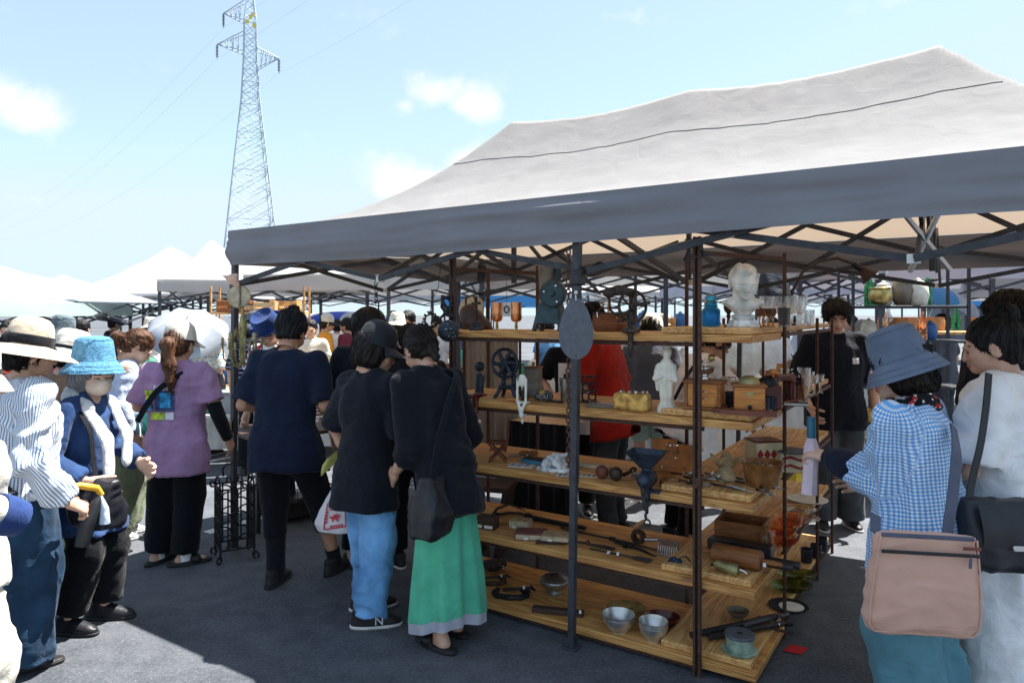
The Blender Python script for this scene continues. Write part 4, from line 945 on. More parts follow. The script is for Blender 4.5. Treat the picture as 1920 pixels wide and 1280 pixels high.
def strap(parent, pts, w, th, m, name='strap', nrm=None):
    """a flat band through points; nrm is the outward direction at each point (or one for all)"""
    pts = [Vector(p) for p in pts]; vs = []; n = len(pts); ref = nrm
    dense = []
    for i in range(n-1):
        p0, p1, p2, p3 = pts[max(0,i-1)], pts[i], pts[i+1], pts[min(n-1,i+2)]
        for k in range(8):
            t = k/8; dense.append(.5*((2*p1)+(p2-p0)*t+(2*p0-5*p1+4*p2-p3)*t*t+(3*p1-p0-3*p2+p3)*t**3))
    dense.append(pts[-1]); k = len(dense); fs = []
    for i, p in enumerate(dense):
        t = (dense[min(i+1,k-1)]-dense[max(i-1,0)]).normalized(); q = Vector(ref) if not callable(ref) else Vector(ref(p)); q = (q-t*q.dot(t)).normalized(); s_ = t.cross(q)
        for (a, b) in ((-1,0),(1,0),(1,1),(-1,1)): vs.append(p+s_*a*w/2+q*b*th)
    for i in range(k-1):
        for j in range(4): fs.append((i*4+j, i*4+(j+1) % 4, (i+1)*4+(j+1) % 4, (i+1)*4+j))
    fs += [(0,1,2,3)[::-1], tuple((k-1)*4+j for j in range(4))]
    mb = MB(); mb.add(vs, fs); return mb.build(name, m, parent, smooth=True, ang=40)
def soft_bag(parent, c, size, rz, m, name='bag', seed=0, wr=.006, puff=.25, rot=None, taper=.0):
    sx, sy, sz = [q/2 for q in size]; s = SDF((-sx-.03,-sy-.05,-sz-.03), (sx+.03,sy+.05,sz+.03), .009)
    s.loft([(-sz,0,0,sx*.94,sy*.75),(-sz*.8,0,0,sx*(1.0+taper),sy*(1+puff*.5)),(-sz*.2,0,0,sx,sy*(1+puff)),(sz*.6,0,0,sx*(.97-taper),sy*.75),(sz,0,0,sx*(.95-taper),sy*.42)], n=4.5)
    v, f = s.mesh(); v = relax(v, f, 2); v = wrinkle(v, f, wr, fr=9, seed=seed)
    return mesh_obj(name, v, f, m, parent, ang=None, M=Mx(c, rot or (0,0,rz)))
# ---------------------------------------------------------------- the people of the market
for n, c, kw in [('navy_tee',(.007,.013,.034),{}),('black_tee',(.008,.010,.017),{}),('black_cotton',(.008,.009,.014),{}),('black_trouser',(.004,.005,.008),{}),('purple_tee',(.36,.215,.365),{}),
        ('sky_denim',(.115,.30,.60),dict(var=.25,sc=5,c2=(.17,.38,.70))),('dark_denim',(.016,.043,.088),dict(var=.3,sc=9)),('green_linen',(.095,.46,.30),dict(wr=.5)),('grey_lining',(.42,.43,.50),{}),
        ('cream_cotton',(.66,.62,.54),{}),('white_cotton',(.82,.82,.84),{}),('blue_linen',(.026,.062,.17),dict(var=.25,wr=.6)),('blue_hat',(.10,.27,.44),dict(var=.2,sc=60,wr=.5,wsc=60)),('denim_hat',(.13,.165,.235),dict(var=.15,wr=.4,wsc=60)),
        ('straw',(.60,.49,.37),dict(var=.1,weave=1500)),('straw_pale',(.68,.63,.54),{}),('hat_grey',(.115,.15,.17),{}),('hat_navy',(.022,.05,.17),{}),('cap_cream',(.60,.56,.49),{}),('cap_black',(.016,.018,.024),dict(rough=.5)),
        ('teal_trouser',(.10,.24,.30),dict(wr=.5)),('olive',(.20,.24,.15),{}),('pale_blue',(.48,.58,.76),{}),('red_shirt',(.36,.018,.012),{}),('grey_tee',(.085,.09,.115),{}),('orange_tee',(.75,.33,.04),{}),('purple_short',(.13,.03,.25),{}),
        ('tan_bag',(.60,.36,.28),dict(wr=.25,var=.06)),('slate_strap',(.10,.11,.16),{}),('brown_tee',(.20,.12,.08),{}),('sage',(.25,.33,.28),{}),('maroon',(.16,.03,.05),{}),('navy_dark',(.008,.012,.028),{}),('jean_grey',(.055,.062,.072),dict(var=.25)),
        ('towel',(.80,.83,.86),dict(wr=.8,wsc=120)),('mask_beige',(.66,.52,.42),dict(wr=.15)),('flag_green',(.05,.30,.22),{}),('khaki_cloth',(.45,.45,.14),{}),('tank_dark',(.02,.025,.03),{}),('pink_umbrella',(.68,.55,.62),{})]:
    cloth(n, c, **kw)
for n in ('black_leather','leather_bag'): mat(n, (.014,.015,.020) if n[0] == 'b' else (.020,.022,.030), .42, var=.25, sc=18, bump=.25, bsc=140)
mat('metal_bright', (.62,.62,.64), .28, .95, var=.1); mat('yellow_plastic', (.62,.36,.03), .4, var=.2); mat('white_plastic', (.72,.72,.72), .45)
over('stripe_shirt', stripes('round', 85, .42), (.16,.27,.47), 'white_cotton')
# gingham: two sets of translucent stripes
over('ging1', stripes('along', 78, .5), (.22,.48,.80), 'white_cotton')
def ging(N, L): return mnode(N, L, 'MULTIPLY', stripes('round', 78, .5)(N, L), .62)
over('gingham', ging, (.03,.20,.58), 'ging1')
def mixmul(N, L): return None
over('red_print', dots(26, .13), (.03,.015,.015), 'red_shirt')
over('floral1', dots(13, .36), (.55,.03,.06), 'white_cotton'); over('floral_shirt', dots(24, .26, seed=3), (.03,.04,.09), 'floral1')
over('fl1', dots(30, .34, seed=2), (.10,.38,.62), 'cream_cotton'); over('fl2', dots(38, .27, seed=5), (.75,.45,.05), 'fl1'); over('floral_blouse', dots(33, .26, seed=9), (.03,.09,.28), 'fl2')
over('stripe_navy', stripes('along', 22, .3), (.25,.27,.45), 'navy_tee')
def bagt(o, label, cat='bag', name='carried_bag'): return thing(name, label, cat, o.root.location, o.root.rotation_euler.z)
def sockk(o, i, m, z0=.05, z1=.2, r=.036):
    a, k = o.ank[i], o.kn[i]; mb = MB(); pts = []
    for t in (0, .25, .5, .75, 1): z = z0+(z1-z0)*t; q = max(0, (z-a[2])/(k[2]-a[2])); p = a+(k-a)*q; pts.append((p[0], p[1], z))
    mb.tube(pts, [r*1.05, r, r, r*1.05, r*1.1], 16); return mb.build('sock', m, o.root)
# ---- woman in the purple T-shirt
p = person('woman in loose purple T-shirt, cream cap and brown ponytail, seen from behind', W(331,1056,0), R(4), 1.585, w=1.08, lean=3, head=(8,-8,0), hair=('pony','hair_brown'),
    top=('purple_tee', .88, 1.17, .25, .020, dict(cuff=.072)), bottom=('trousers','black_trouser',1.12,.075,dict(hem=.080,knee=.088)), feet=((-.13,.03),(.06,-.02)), foot_yaw=(-20,-62), shoes=('sandal','shoe_black','sole_black'),
    arms={1:((.25,-.02,1.02),(.29,.10,.80)), -1:((-.255,.03,1.02),(-.14,.24,.98))}, seed=3)
hat(p, 'cap', 'cap_cream', up=.012, tilt=3)
MB().at(HX(p, (0,-.113,.082)), (R(90),0,0)).lathe([(.030,0),(.030,.006),(.0,.007)], 20).build('cap_opening', 'black_cotton', p.root)
for i in (-1,1): sockk(p, i, 'white_cotton', .03, .16, .040)
MB().tube([p.arms[1][0]*.1+p.arms[1][1]*.9, p.arms[1][1], p.arms[1][1]*.5+p.arms[1][2]*.5, p.arms[1][2]*1.02-p.arms[1][1]*.02], [.046,.047,.044,.034], 16).build('arm_cover', 'black_cotton', p.root)
def on_back(o, x, z, off): return o.tp(x, -off, z)
bk = .152
def patch(o, x0, x1, z0, z1, m, off, name='print', k=.012):
    """a thin print lying on the shirt: found by shrinking towards the cloth's own points"""
    v = o.topv; mb = MB()
    def fn(u, t):
        x = x0+(x1-x0)*u; z = z0+(z1-z0)*t; w_ = o.tp(x, 0, z); d = (v[:,0]-w_[0])**2+(v[:,2]-w_[2])**2; c = v[d < .0005]
        y = c[:,1].min() if off > 0 and len(c) else (c[:,1].max() if len(c) else w_[1]); return (w_[0], y-.004*off, w_[2])
    mb.grid(fn, 10, 10); return mb.build(name, m, o.root, ang=None)
mat('print_cyan', (.03,.30,.60), .6, var=.6, sc=22); mat('print_navy', (.03,.06,.16), .6, var=.8, sc=30); mat('print_lime', (.48,.62,.05), .6, var=.5, sc=28); mat('print_white', (.72,.70,.74), .6)
patch(p, -.085, .035, .17, .30, 'print_navy', 1); patch(p, -.055, .010, .19, .285, 'print_cyan', 1.6); patch(p, -.115, -.03, .115, .160, 'print_lime', 1); patch(p, -.025, .03, .115, .160, 'print_white', 1); patch(p, -.165, -.10, .24, .30, 'print_lime', 1); patch(p, -.17, -.115, .17, .24, 'print_cyan', 1)
def text_mesh(txt, size, m, parent, M, name='lettering', ext=.0005):
    cu = bpy.data.curves.new('txt', 'FONT'); cu.body = txt; cu.size = size; cu.extrude = ext; cu.align_x = 'CENTER'; t = bpy.data.objects.new('txt', cu); COL.objects.link(t)
    dg = bpy.context.evaluated_depsgraph_get(); me = bpy.data.meshes.new_from_object(t.evaluated_get(dg)); bpy.data.objects.remove(t)
    me.materials.clear(); me.materials.append(MAT[m]); o = bpy.data.objects.new(name, me); COL.objects.link(o); o.parent = parent; o.matrix_basis = M; return o
yb = p.topv[(abs(p.topv[:,0]+.02) < .05) & (abs(p.topv[:,2]-(p.O[2]+.315)) < .03)][:,1].min()
text_mesh('MULE', .052, 'print_white', p.root, Mx((-.03, yb-.006, p.O[2]+.300), (R(90),0,0)))
strap(p.root, [on_back(p,.07,.40,.09), on_back(p,.02,.36,.135), on_back(p,-.05,.30,.165), on_back(p,-.12,.20,.172), on_back(p,-.18,.10,.15)], .035, .006, 'black_cotton', nrm=(0,-1,0))
# ---- man in navy
p = person('heavy-set man in navy T-shirt with a small topknot, seen from behind', W(534,1088,0), R(-3), 1.70, w=1.11, lean=7, head=(26,-4,0), hair=('topknot','hair_black'), skin='skin_tan',
    top=('navy_tee', .92, 1.10, .23, .016, dict(cuff=.066)), bottom=('trousers','black_trouser',1.02,.27,dict(hem=.066,knee=.078)), feet=((-.035,-.05),(.26,.16)), foot_yaw=(-8,-18), shoes=('sneaker','shoe_black','sole_black'),
    arms={1:((.255,-.02,1.07),(.17,.20,1.03)), -1:((-.255,-.02,1.07),(-.16,.2,1.03))}, seed=11)
for i in (-1,1): sockk(p, i, 'black_cotton', .05, .29 if i < 0 else .15, .056 if i < 0 else .042)
MB().tube([HX(p, (.056*math.cos(a), -.012+.056*math.sin(a), -.062)) for a in np.linspace(0, 2*PI, 24)[:-1]], .0022, 6, closed=True).build('necklace', 'metal_bright', p.root)
# ---- person with black cap and light jeans
p = person('young person in black cap, black T-shirt and loose light blue jeans, looking aside', W(686,1166,0), R(-28), 1.595, w=.90, lean=5, head=(14,-42,0), hair=('mid','hair_dark'),
    top=('black_tee', .98, 1.20, .24, .014, dict(cuff=.070, flare=.02)), bottom=('trousers','sky_denim',1.12,.055,dict(hem=.082,knee=.082,wr=.024)), feet=((-.10,.14),(.055,-.03)), foot_yaw=(-40,-52), shoes=('sneaker','shoe_black','sole_white'),
    arms={1:((.235,.03,1.00),(.22,.20,.80)), -1:((-.24,.03,1.0),(-.2,.14,.78))}, seed=21)
hc = hat(p, 'cap', 'cap_black', up=.012, sc=1.04)
text_mesh('EXIT MET', .017, 'print_white', hc, Mx((.055, .185, -.018), (R(-12),0,R(-12))))
text_mesh('N', .062, 'print_white', [c for c in p.root.children if c.name.startswith('shoe')][1], Mx((.0465, .045, .028), (R(90),0,R(90))), name='emblem', ext=.004)
S_, E_ = p.arms[1][0], p.arms[1][1]; dd = E_-S_; ar = np.array([.75,-.66,0]); ar /= np.linalg.norm(ar); sid = np.cross(dd/np.linalg.norm(dd), ar)
def sl(t, q): c = S_+dd*t; v = p.topv; w_ = c+sid*q; d = v-w_; along = d @ ar; perp = np.linalg.norm(d-along[:,None]*ar, axis=1); c2 = along[(perp < .02)]; return w_+ar*((c2.max() if len(c2) else .075)+.002)
mat('emb_orange', (.70,.16,.06), .7, var=.3, sc=80); mat('emb_cream', (.75,.55,.32), .7, var=.3, sc=90); mat('emb_teal', (.05,.28,.28), .7, var=.3, sc=90)
def emb(pts, m, r=.0028): MB().tube([sl(*q) for q in pts], r, 6).build('embroidery', m, p.root)
emb([(.45,0),(.53,.028),(.61,0),(.53,-.028),(.45,0)], 'emb_cream', .003); emb([(.50,0),(.53,.012),(.56,0),(.53,-.012),(.50,0)], 'emb_teal', .004)
emb([(.72,-.052),(.84,-.045),(.93,-.02),(.97,0),(.93,.02),(.84,.045),(.72,.052)], 'emb_orange', .0045); emb([(.74,-.045),(.77,-.025),(.84,-.022),(.85,0),(.84,.022),(.77,.025),(.74,.045)], 'emb_orange', .0035)
emb([(.76,-.050),(.86,-.040),(.95,0),(.86,.040),(.76,.050)], 'emb_cream', .0025)
for q, m in (((.50,-.045),'emb_orange'),((.64,-.022),'emb_cream'),((.66,.025),'emb_orange'),((.57,.04),'emb_cream'),((.70,.0),'emb_cream'),((.79,.0),'emb_teal'),((.90,0),'emb_cream'),((.58,-.048),'emb_cream')): MB().ball(sl(*q), .0055, 8, 6).build('embroidery', m, p.root)
# ---- woman with the green skirt
p = person('woman in black blouse and long green skirt bending to the shelf, hair tied', W(834,1204,0), R(40), 1.655, w=.92, lean=20, head=(14,-6,0), hair=('tie','hair_dark'),
    top=('black_cotton', 1.25, 1.12, .25, .018, dict(cuff=.072)), bottom=('skirt','green_linen',1.05,.155,dict(folds=5,flare=.185,ry=.85,wave=.022)), feet=((-.055,-.04),(.095,.06)), foot_yaw=(10,6), shoes=('sandal','shoe_black','sole_black'),
    arms={1:((.24,.12,.98),(.18,.34,.88)), -1:((-.175,.04,.97),(-.14,.24,.82))}, seed=31)
mb = MB(); s0 = p.sk
mb.grid(lambda u, t: (lambda q: (p.root and (q[0]*.985, q[1]*.985, q[2]-.052*t)))(s0(u, 1)), 120, 3, wrap=True); mb.build('lining', 'grey_lining', p.root, ang=None)
mb = MB(); a = p.ank[-1]
e1 = HX(p, (-.086,.0,.012)); MB().ball(e1, (.005,.005,.006), 10, 8).build('earring', 'metal_bright', p.root)
bt = bagt(p, 'slouchy black shoulder bag on the hip of the woman in the green skirt')
soft_bag(bt, (-.15,-.12,.72), (.22,.12,.28), 0, 'black_leather', seed=5, wr=.016, puff=.5, rot=(0,R(6),R(25)))
strap(bt, [p.tp(.10,.0,.475), p.tp(.08,-.13,.42), p.tp(-.02,-.165,.28), p.tp(-.12,-.165,.10), (-.18,-.15,.84)], .03, .006, 'black_cotton', nrm=(0,-1,.2))
# ---- the two dark figures behind them
p = person('person with a smooth black bob in black T-shirt behind the black cap', D(690,HOR,4.55)*Vector((1,1,0)), R(6), 1.715, w=1.02, lean=3, head=(4,0,0), hair=('bob','hair_black'), top=('black_tee', .9, 1.15, .22), bottom=('trousers','black_trouser',1,.1), seed=41, shoes=('sandal','shoe_black','sole_black'))
p = person('short-haired man in black between the bob and the shelf', D(774,HOR,4.55)*Vector((1,1,0)), R(22), 1.60, w=1.12, lean=6, head=(12,10,0), hair=('short','hair_dark'), top=('black_cotton', .95, 1.2, .22), bottom=('trousers','black_trouser',1,.1), seed=42)
# ---- woman with blue bucket hat
p = person('elderly woman in blue bucket hat, beige face mask, white towel and blue jacket', W(158,1172,0), R(-92), 1.455, w=.98, lean=4, head=(4,-30,0), hair=('mid','hair_grey'), skin='skin_pale',
    top=('blue_linen', 1.9, 1.08, .27, .022, dict(cuff=.062, name='jacket', flare=.015)), bottom=('trousers','black_trouser',1.15,.11,dict(hem=.085,knee=.088)), feet=((-.09,.05),(.09,-.02)), foot_yaw=(6,-6), shoes=('shoe','black_leather','sole_black'),
    arms={1:((.26,-.03,.90),(.22,.16,.80)), -1:((-.25,0,.90),(-.14,.22,.82))}, seed=51)
hat(p, 'bucket', 'blue_hat', up=.046, sc=1.0, tilt=9)
s = SDF((-.09,.0,-.05), (.09,.14,.06), .005); s.ell((0,.055,.005), (.062,.066,.050), k=0); s.ell((0,.10,.012), (.03,.028,.036), k=.02); s.ell((0,.0,.01), (.12,.055,.1), k=.004, op=-1)
v, f = s.mesh(); mesh_obj('face_mask', (v*p.hs) @ p.HR.T+p.HO, f, 'mask_beige', p.root, ang=None)
s = SDF((-.25,-.2,.7), (.25,.35,1.5), .010)
tp_ = lambda x, y, z: p.tp(x, y, z)
s.cap(tp_(0,-.085,.44), tp_(.08,-.05,.425), .042, .042, k=.02); s.cap(tp_(0,-.085,.44), tp_(-.08,-.05,.425), .042, .042, k=.02)
for i in (-1,1):
    s.cap(tp_(i*.08,-.05,.425), tp_(i*.105,.06,.38), .036, .040, k=.02, sq=(1,.2,0,.5)); s.cap(tp_(i*.105,.06,.38), tp_(i*.085,.165,.22), .040, .046, k=.02, sq=(.1,1,0,.32)); s.cap(tp_(i*.085,.165,.22), tp_(i*.075,.175,.06 if i > 0 else .10), .046, .052, k=.02, sq=(0,1,0,.28))
v, f = s.mesh(); v = wrinkle(relax(v, f, 6), f, .003, fr=14, seed=4); mesh_obj('towel', v, f, 'towel', p.root, ang=None)
bt = bagt(p, 'small black crossbody bag before the woman in the blue bucket hat')
soft_bag(bt, (.20,.20,.70), (.26,.13,.24), R(70), 'black_leather', seed=6, wr=.012, puff=.4)
strap(bt, [(.20,.19,.82), (.185,.165,.92), (.165,.14,1.03), (.14,.07,1.13)], .022, .005, 'black_cotton', nrm=(.5,1,0))
# ---- woman with the wide straw hat
p = person('woman in wide tan sun hat with black ribbon, striped shirt and dark denim trousers', W(36,1238,0), R(-34), 1.60, w=1.0, lean=3, head=(5,-6,0), hair=('short','hair_black'), skin='skin',
    top=('stripe_shirt', 1.92, 1.25, .075, .026, dict(cuff=.062)), bottom=('trousers','dark_denim',1.2,.045,dict(hem=.120,knee=.108,wr=.020)), feet=((-.09,0),(.11,-.03)), foot_yaw=(4,-24), shoes=('sandal','shoe_black','sole_black'),
    arms={1:((.265,-.06,.96),(.29,.08,.77),dict(fwd=(.1,.9,-.5),palm=(-.6,0,-.8),curl=75)), -1:((-.25,.03,.93),(-.14,.24,.84))}, seed=61)
hat(p, 'sun', 'straw', 'black_cotton', tilt=-4, up=.01, sc=1.0)
over('dot_strap', dots(60, .25, .2), (.7,.7,.7), 'black_cotton')
strap(p.root, [p.tp(-.13,.0,.395), p.tp(-.12,-.14,.36), p.tp(-.02,-.185,.24), p.tp(.10,-.178,.10), p.tp(.20,-.08,-.03)], .028, .005, 'dot_strap', nrm=(0,-1,0))
hw_ = Vector(p.arms[1][2]); M_ = p.root.matrix_basis
um = thing('folded_umbrella', 'folded black umbrella with yellow wooden handle held by the woman in the straw hat', 'umbrella', W(36,1238,0), R(-34))
MB().tube([hw_+Vector((-.03,-.02,.055)), hw_+Vector((-.01,.06,.06)), hw_+Vector((.0,.13,.035)), hw_+Vector((.0,.15,.0))], [.014,.016,.016,.013], 12).build('handle', 'yellow_plastic', um)
MB().tube([hw_+Vector((.0,.15,.0)), hw_+Vector((.01,.11,-.05)), hw_+Vector((0,.08,-.15)), hw_+Vector((0,.06,-.22))], [.012,.03,.036,.03], 12).build('folded_canopy', 'black_leather', um)
MB().tube([hw_+Vector((.02,.14,.0)), hw_+Vector((.03,.15,-.06)), hw_+Vector((.03,.15,-.13))], [.004,.018,.024], 10).build('tassel', 'pale_blue', um)
# ---- cream figure at the picture edge
p = person('person in cream tunic with navy cuffs, cut by the picture edge', (-1.93, 2.40, 0), R(-38), 1.55, w=1.05, lean=3, head=(5,0,0), hair=('short','hair_black'), top=('cream_cotton', 1.7, 1.3, .13, .016), bottom=('trousers','cream_cotton',1.2,.06,dict(hem=.10,knee=.1)), seed=71,
    arms={1:((.25,-.04,1.02),(.20,.14,.92)), -1:((-.25,0,1.0),(-.2,.1,.8))}, hands=False)
hat(p, 'cloche', 'straw_pale', 'black_cotton')
q = p.arms[1]; MB().tube([q[1]*.45+q[2]*.55, q[1]*.25+q[2]*.75, q[1]*.02+q[2]*.98], [.066,.067,.060], 18).build('cuff', 'hat_navy', p.root)
# ---- half-hidden figures on that side
p = person('person in cream cloche hat with thin black band behind the blue bucket hat', D(116,HOR,4.35)*Vector((1,1,0)), R(-25), 1.515, lean=4, head=(10,-15,0), hair=('short','hair_black'), top=('brown_tee', 1.8, 1.2, .2), bottom=('trousers','olive',1.1,.1), seed=81); hat(p, 'cloche', 'straw_pale', 'black_cotton', sc=1.03, up=.01)
p = person('man in dark grey bucket hat looking at the far stalls', D(106,HOR,6.2)*Vector((1,1,0)), R(-65), 1.62, lean=3, head=(8,0,0), hair=('short','hair_dark'), skin='skin_tan', top=('maroon', .9, 1.1, .2), bottom=('trousers','olive',1.0,.1), seed=82, vs=.015); hat(p, 'bucket', 'hat_grey', sc=1.0, up=.012)
p = person('woman in pale blue blouse and olive trousers bending beside the purple T-shirt', W(222,1008,0), R(-62), 1.56, w=1.05, lean=9, head=(28,0,0), hair=('pony','hair_brown'), top=('pale_blue', 1.85, 1.2, .18, .012), bottom=('trousers','olive',1.28,.10,dict(hem=.11,knee=.115)), feet=((-.07,.02),(.09,-.03)), foot_yaw=(10,0), shoes=('sneaker','sole_white','sole_white'), seed=83, vs=.013)
bt = bagt(p, 'dark green tote bag carried by the woman in olive trousers'); sb = soft_bag(bt, (.24,.26,.86), (.34,.10,.42), R(25), 'flag_green', seed=9, wr=.014, name='tote_bag', puff=.3)
bt = bagt(p, 'thin white plastic bag hanging below the green tote'); soft_bag(bt, (.26,.30,.74), (.28,.08,.30), R(40), 'white_cotton', seed=10, wr=.014, name='plastic_bag', puff=.3)
p = person('woman in floral blouse under the white parasol', W(386,852,0), R(-20), 1.55, lean=3, head=(5,0,0), hair=('bob','hair_black'), top=('floral_blouse', .9, 1.3, .2, .012), bottom=('trousers','white_cotton',1.1,.45,dict(knee=.09)), seed=84, vs=.014, shoes=('sneaker','shoe_black','sole_white'))
bt = bagt(p, 'black shoulder bag of the woman in the floral blouse'); soft_bag(bt, (.22,-.05,.83), (.24,.12,.26), R(-30), 'black_leather', seed=3, wr=.01)
def parasol(label, c, rad, dep, tilt, mats, group=None, n=8, handle=.8, name='parasol', alt=None):
    t = thing(name, label, 'parasol', c, 0, group, rot=tilt)
    for k in range(n):
        mb = MB()
        def fn(u, s_):
            a0, a1 = 2*PI*k/n, 2*PI*(k+1)/n; a = a0+(a1-a0)*u; e = math.sin(s_*PI/2); r = rad*e*(1-.045*math.sin(PI*u)*s_); z = dep*(math.cos(s_*PI/2*.92))-.018*math.sin(PI*u)*s_*s_
            m_ = 1-(1-math.cos(PI/n))*math.sin(PI*u)*.6; return (r*m_*math.cos(a), r*m_*math.sin(a), z)
        mb.grid(fn, 6, 10); mb.build('panel', mats if not alt or k % 2 else alt, t, ang=None)
        a = 2*PI*k/n; MB().tube([(rad*math.sin(s_*PI/2)*math.cos(a), rad*math.sin(s_*PI/2)*math.sin(a), dep*math.cos(s_*PI/2*.92)-.006) for s_ in np.linspace(0, 1, 8)], .0025, 5).build('rib', 'steel_bright', t)
    MB().tube([(0,0,dep+.03), (0,0,dep-handle)], .006, 8).build('shaft', 'steel_bright', t); return t
cloth('parasol_white', (.34,.37,.43), thin=.2, wr=.1)
pz = parasol('white parasol with faint lettering over the floral blouse', D(352,634,7.9), .46, .27, (R(28),R(14),0), 'parasol_white', handle=.6)
mat('faint_print', (.42,.47,.56), .7)
text_mesh('Melody', .07, 'faint_print', pz, Mx((-.10,-.37,.155), (R(52),R(-6),R(-14))))
# ---- behind the table
p = person('man in blue flat-topped hat and red flower-print shirt looking down', D(520,HOR,5.65)*Vector((1,1,0)), R(162), 1.68, w=1.02, lean=6, head=(30,-4,0), hair=('short','hair_grey'), skin='skin', top=('floral_shirt', .85, 1.15, .2), bottom=('trousers','navy_tee',1.0,.1), seed=91, vs=.0125); hat(p, 'pork', 'hat_navy', up=.018, sc=1.05, tilt=-10)
p = person('person in dark hat and navy striped shirt with white straps', D(478,HOR,7.0)*Vector((1,1,0)), R(10), 1.66, lean=3, head=(8,0,0), hair=('mid','hair_black'), top=('stripe_navy', .9, 1.15, .2), bottom=('trousers','black_trouser',1.0,.1), seed=92, vs=.015); hat(p, 'bucket', 'hat_grey', sc=1.0, up=.012)
strap(p.root, [p.tp(-.10,-.02,.42), p.tp(-.10,-.13,.36), p.tp(-.06,-.15,.2)], .05, .006, 'white_cotton', nrm=(0,-1,0))
# ---- inside the stall
p = person('vendor in black T-shirt and white apron with dark green print behind the slate', D(1078,HOR,5.7)*Vector((1,1,0)), R(172), 1.66, w=1.0, lean=10, head=(30,0,0), hair=('short','hair_black'), top=('black_tee', .85, 1.1, .2), bottom=('trousers','black_trouser',1.0,.1), seed=101,
    arms={1:((.27,.05,1.08),(.17,.17,.97)), -1:((-.25,.05,1.02),(-.12,.24,.9))})
patch(p, -.125, .125, -.22, .36, 'white_cotton', -1, 'apron'); 
cloth('apron_green', (.04,.085,.085)); patch(p, -.115, .115, .17, .24, 'apron_green', -1.8, 'apron_print')
for x in (-.07,-.025,.03,.07): patch(p, x-.012, x+.012, .235, .275, 'apron_green', -1.8, 'apron_print')
p = person('black-haired man in red patterned shirt leaning over behind the peeler', D(1150,HOR,5.05)*Vector((1,1,0)), R(62), 1.80, w=1.10, lean=13, head=(22,0,0), hair=('short','hair_black'), skin='skin_tan', top=('red_print', .88, 1.15, .22), bottom=('trousers','jean_grey',1.0,.1), seed=102,
    arms={1:((.27,.02,1.06),(.30,.12,.84)), -1:((-.24,.15,1.1),(-.1,.36,1.0))})
p = person('man in grey T-shirt and shorts with a pale cap behind the red shirt', D(1218,HOR,6.1)*Vector((1,1,0)), R(-20), 1.66, w=1.12, lean=6, head=(20,0,0), hair=('short','hair_dark'), skin='skin_tan', top=('grey_tee', .9, 1.15, .2), bottom=('trousers','sage',1.05,.52), seed=103, vs=.015); hat(p, 'cap', 'cap_cream', up=.012)
p = person('person in white shirt with dark shoulder strap bending over the shelves', D(1276,HOR,4.95)*Vector((1,1,0)), R(-76), 1.66, w=1.0, lean=24, head=(26,0,0), hair=('short','hair_black'), skin='skin_tan', top=('white_cotton', .8, 1.1, .15), bottom=('trousers','black_trouser',1.05,.1), seed=104, hands=True,
    arms={1:((.24,.34,1.03),(.20,.42,.86),dict(fwd=(-.1,.6,-.8),palm=(-.5,-.4,-.6),curl=45)), -1:((-.22,.28,.98),(-.16,.5,.92))})
strap(p.root, [p.tp(.10,.02,.455), p.tp(.12,-.10,.40), p.tp(.10,-.135,.25), p.tp(.08,-.14,.10)], .03, .005, 'black_cotton', nrm=(.2,-1,.3))
p = person('tall young vendor in dark T-shirt looking down at the glassware', D(1566,HOR,5.35)*Vector((1,1,0)), R(172), 1.80, w=1.04, lean=2, head=(17,-10,0), hair=('fluffy','hair_dark'), top=('black_tee', .95, 1.2, .20, .010, dict(cuff=.075)), bottom=('trousers','jean_grey',1.10,.07,dict(hem=.085,knee=.088)), feet=((-.11,0),(.11,.05)), shoes=('sneaker','shoe_black','sole_white'), seed=105,
    arms={1:((.28,-.03,1.10),(.22,.14,.92)), -1:((-.28,-.03,1.10),(-.26,.1,.88))})
patch(p, -.125, -.075, .30, .345, 'print_white', -1, 'print'); MB().tube([p.tp(.075*math.cos(a), .03+.09*math.sin(a)*1.1, .425-.06*max(0, math.sin(a))) for a in np.linspace(0, 2*PI, 30)[:-1]], .0016, 5, closed=True).build('necklace', 'metal_bright', p.root)
# ---- woman in the gingham shirt
MI = (Matrix.Translation((1.545,2.62,0)) @ Matrix.Rotation(R(40),4,'Z')).inverted()
p = person('woman in slate denim bucket hat and blue gingham shirt reaching for the shelf', (1.545, 2.62, 0), R(40), 1.575, w=1.10, lean=6, head=(10,18,0), hair=('mid','hair_dark'), skin='skin_pale',
    top=('gingham', 1.45, 1.28, .17, .024, dict(cuff=.070, flare=.02)), bottom=('trousers','teal_trouser',1.25,.06,dict(hem=.12,knee=.11,wr=.026)), seed=111, vs=.0095,
    arms={-1:(MI @ D(1668,905,2.60), MI @ D(1556,858,2.92), dict(fwd=(.1,.9,.1),palm=(.3,0,-1),curl=80)), 1:((.29,.04,.95),(.20,.26,.92))})
hat(p, 'bucket', 'denim_hat', up=.012, sc=1.03, tilt=-6)
over('sc1', dots(30, .3, 1, 4), (.45,.03,.03), 'black_cotton'); over('scarf', dots(44, .24, 1, 7), (.7,.6,.5), 'sc1')
s = SDF((-.2,-.2,1.1), (.2,.25,1.5), .008); pts = [p.tp(.085*math.cos(a), -.008+.075*math.sin(a), .452+.014*math.sin(a*2)) for a in np.linspace(0, 2*PI, 16)]
for i in range(15): s.cap(pts[i], pts[i+1], .022, .024, k=.01)
v, f = s.mesh(); v = wrinkle(v, f, .007, fr=22, seed=8); mesh_obj('scarf', v, f, 'scarf', p.root, ang=None)
a_ = p.arms[-1]; MB().tube([a_[1]*.62+a_[2]*.38, a_[1]*.5+a_[2]*.5, a_[1]*.2+a_[2]*.8, a_[2]], [.050,.066,.062,.046], 20).build('arm_cover', 'navy_dark', p.root)
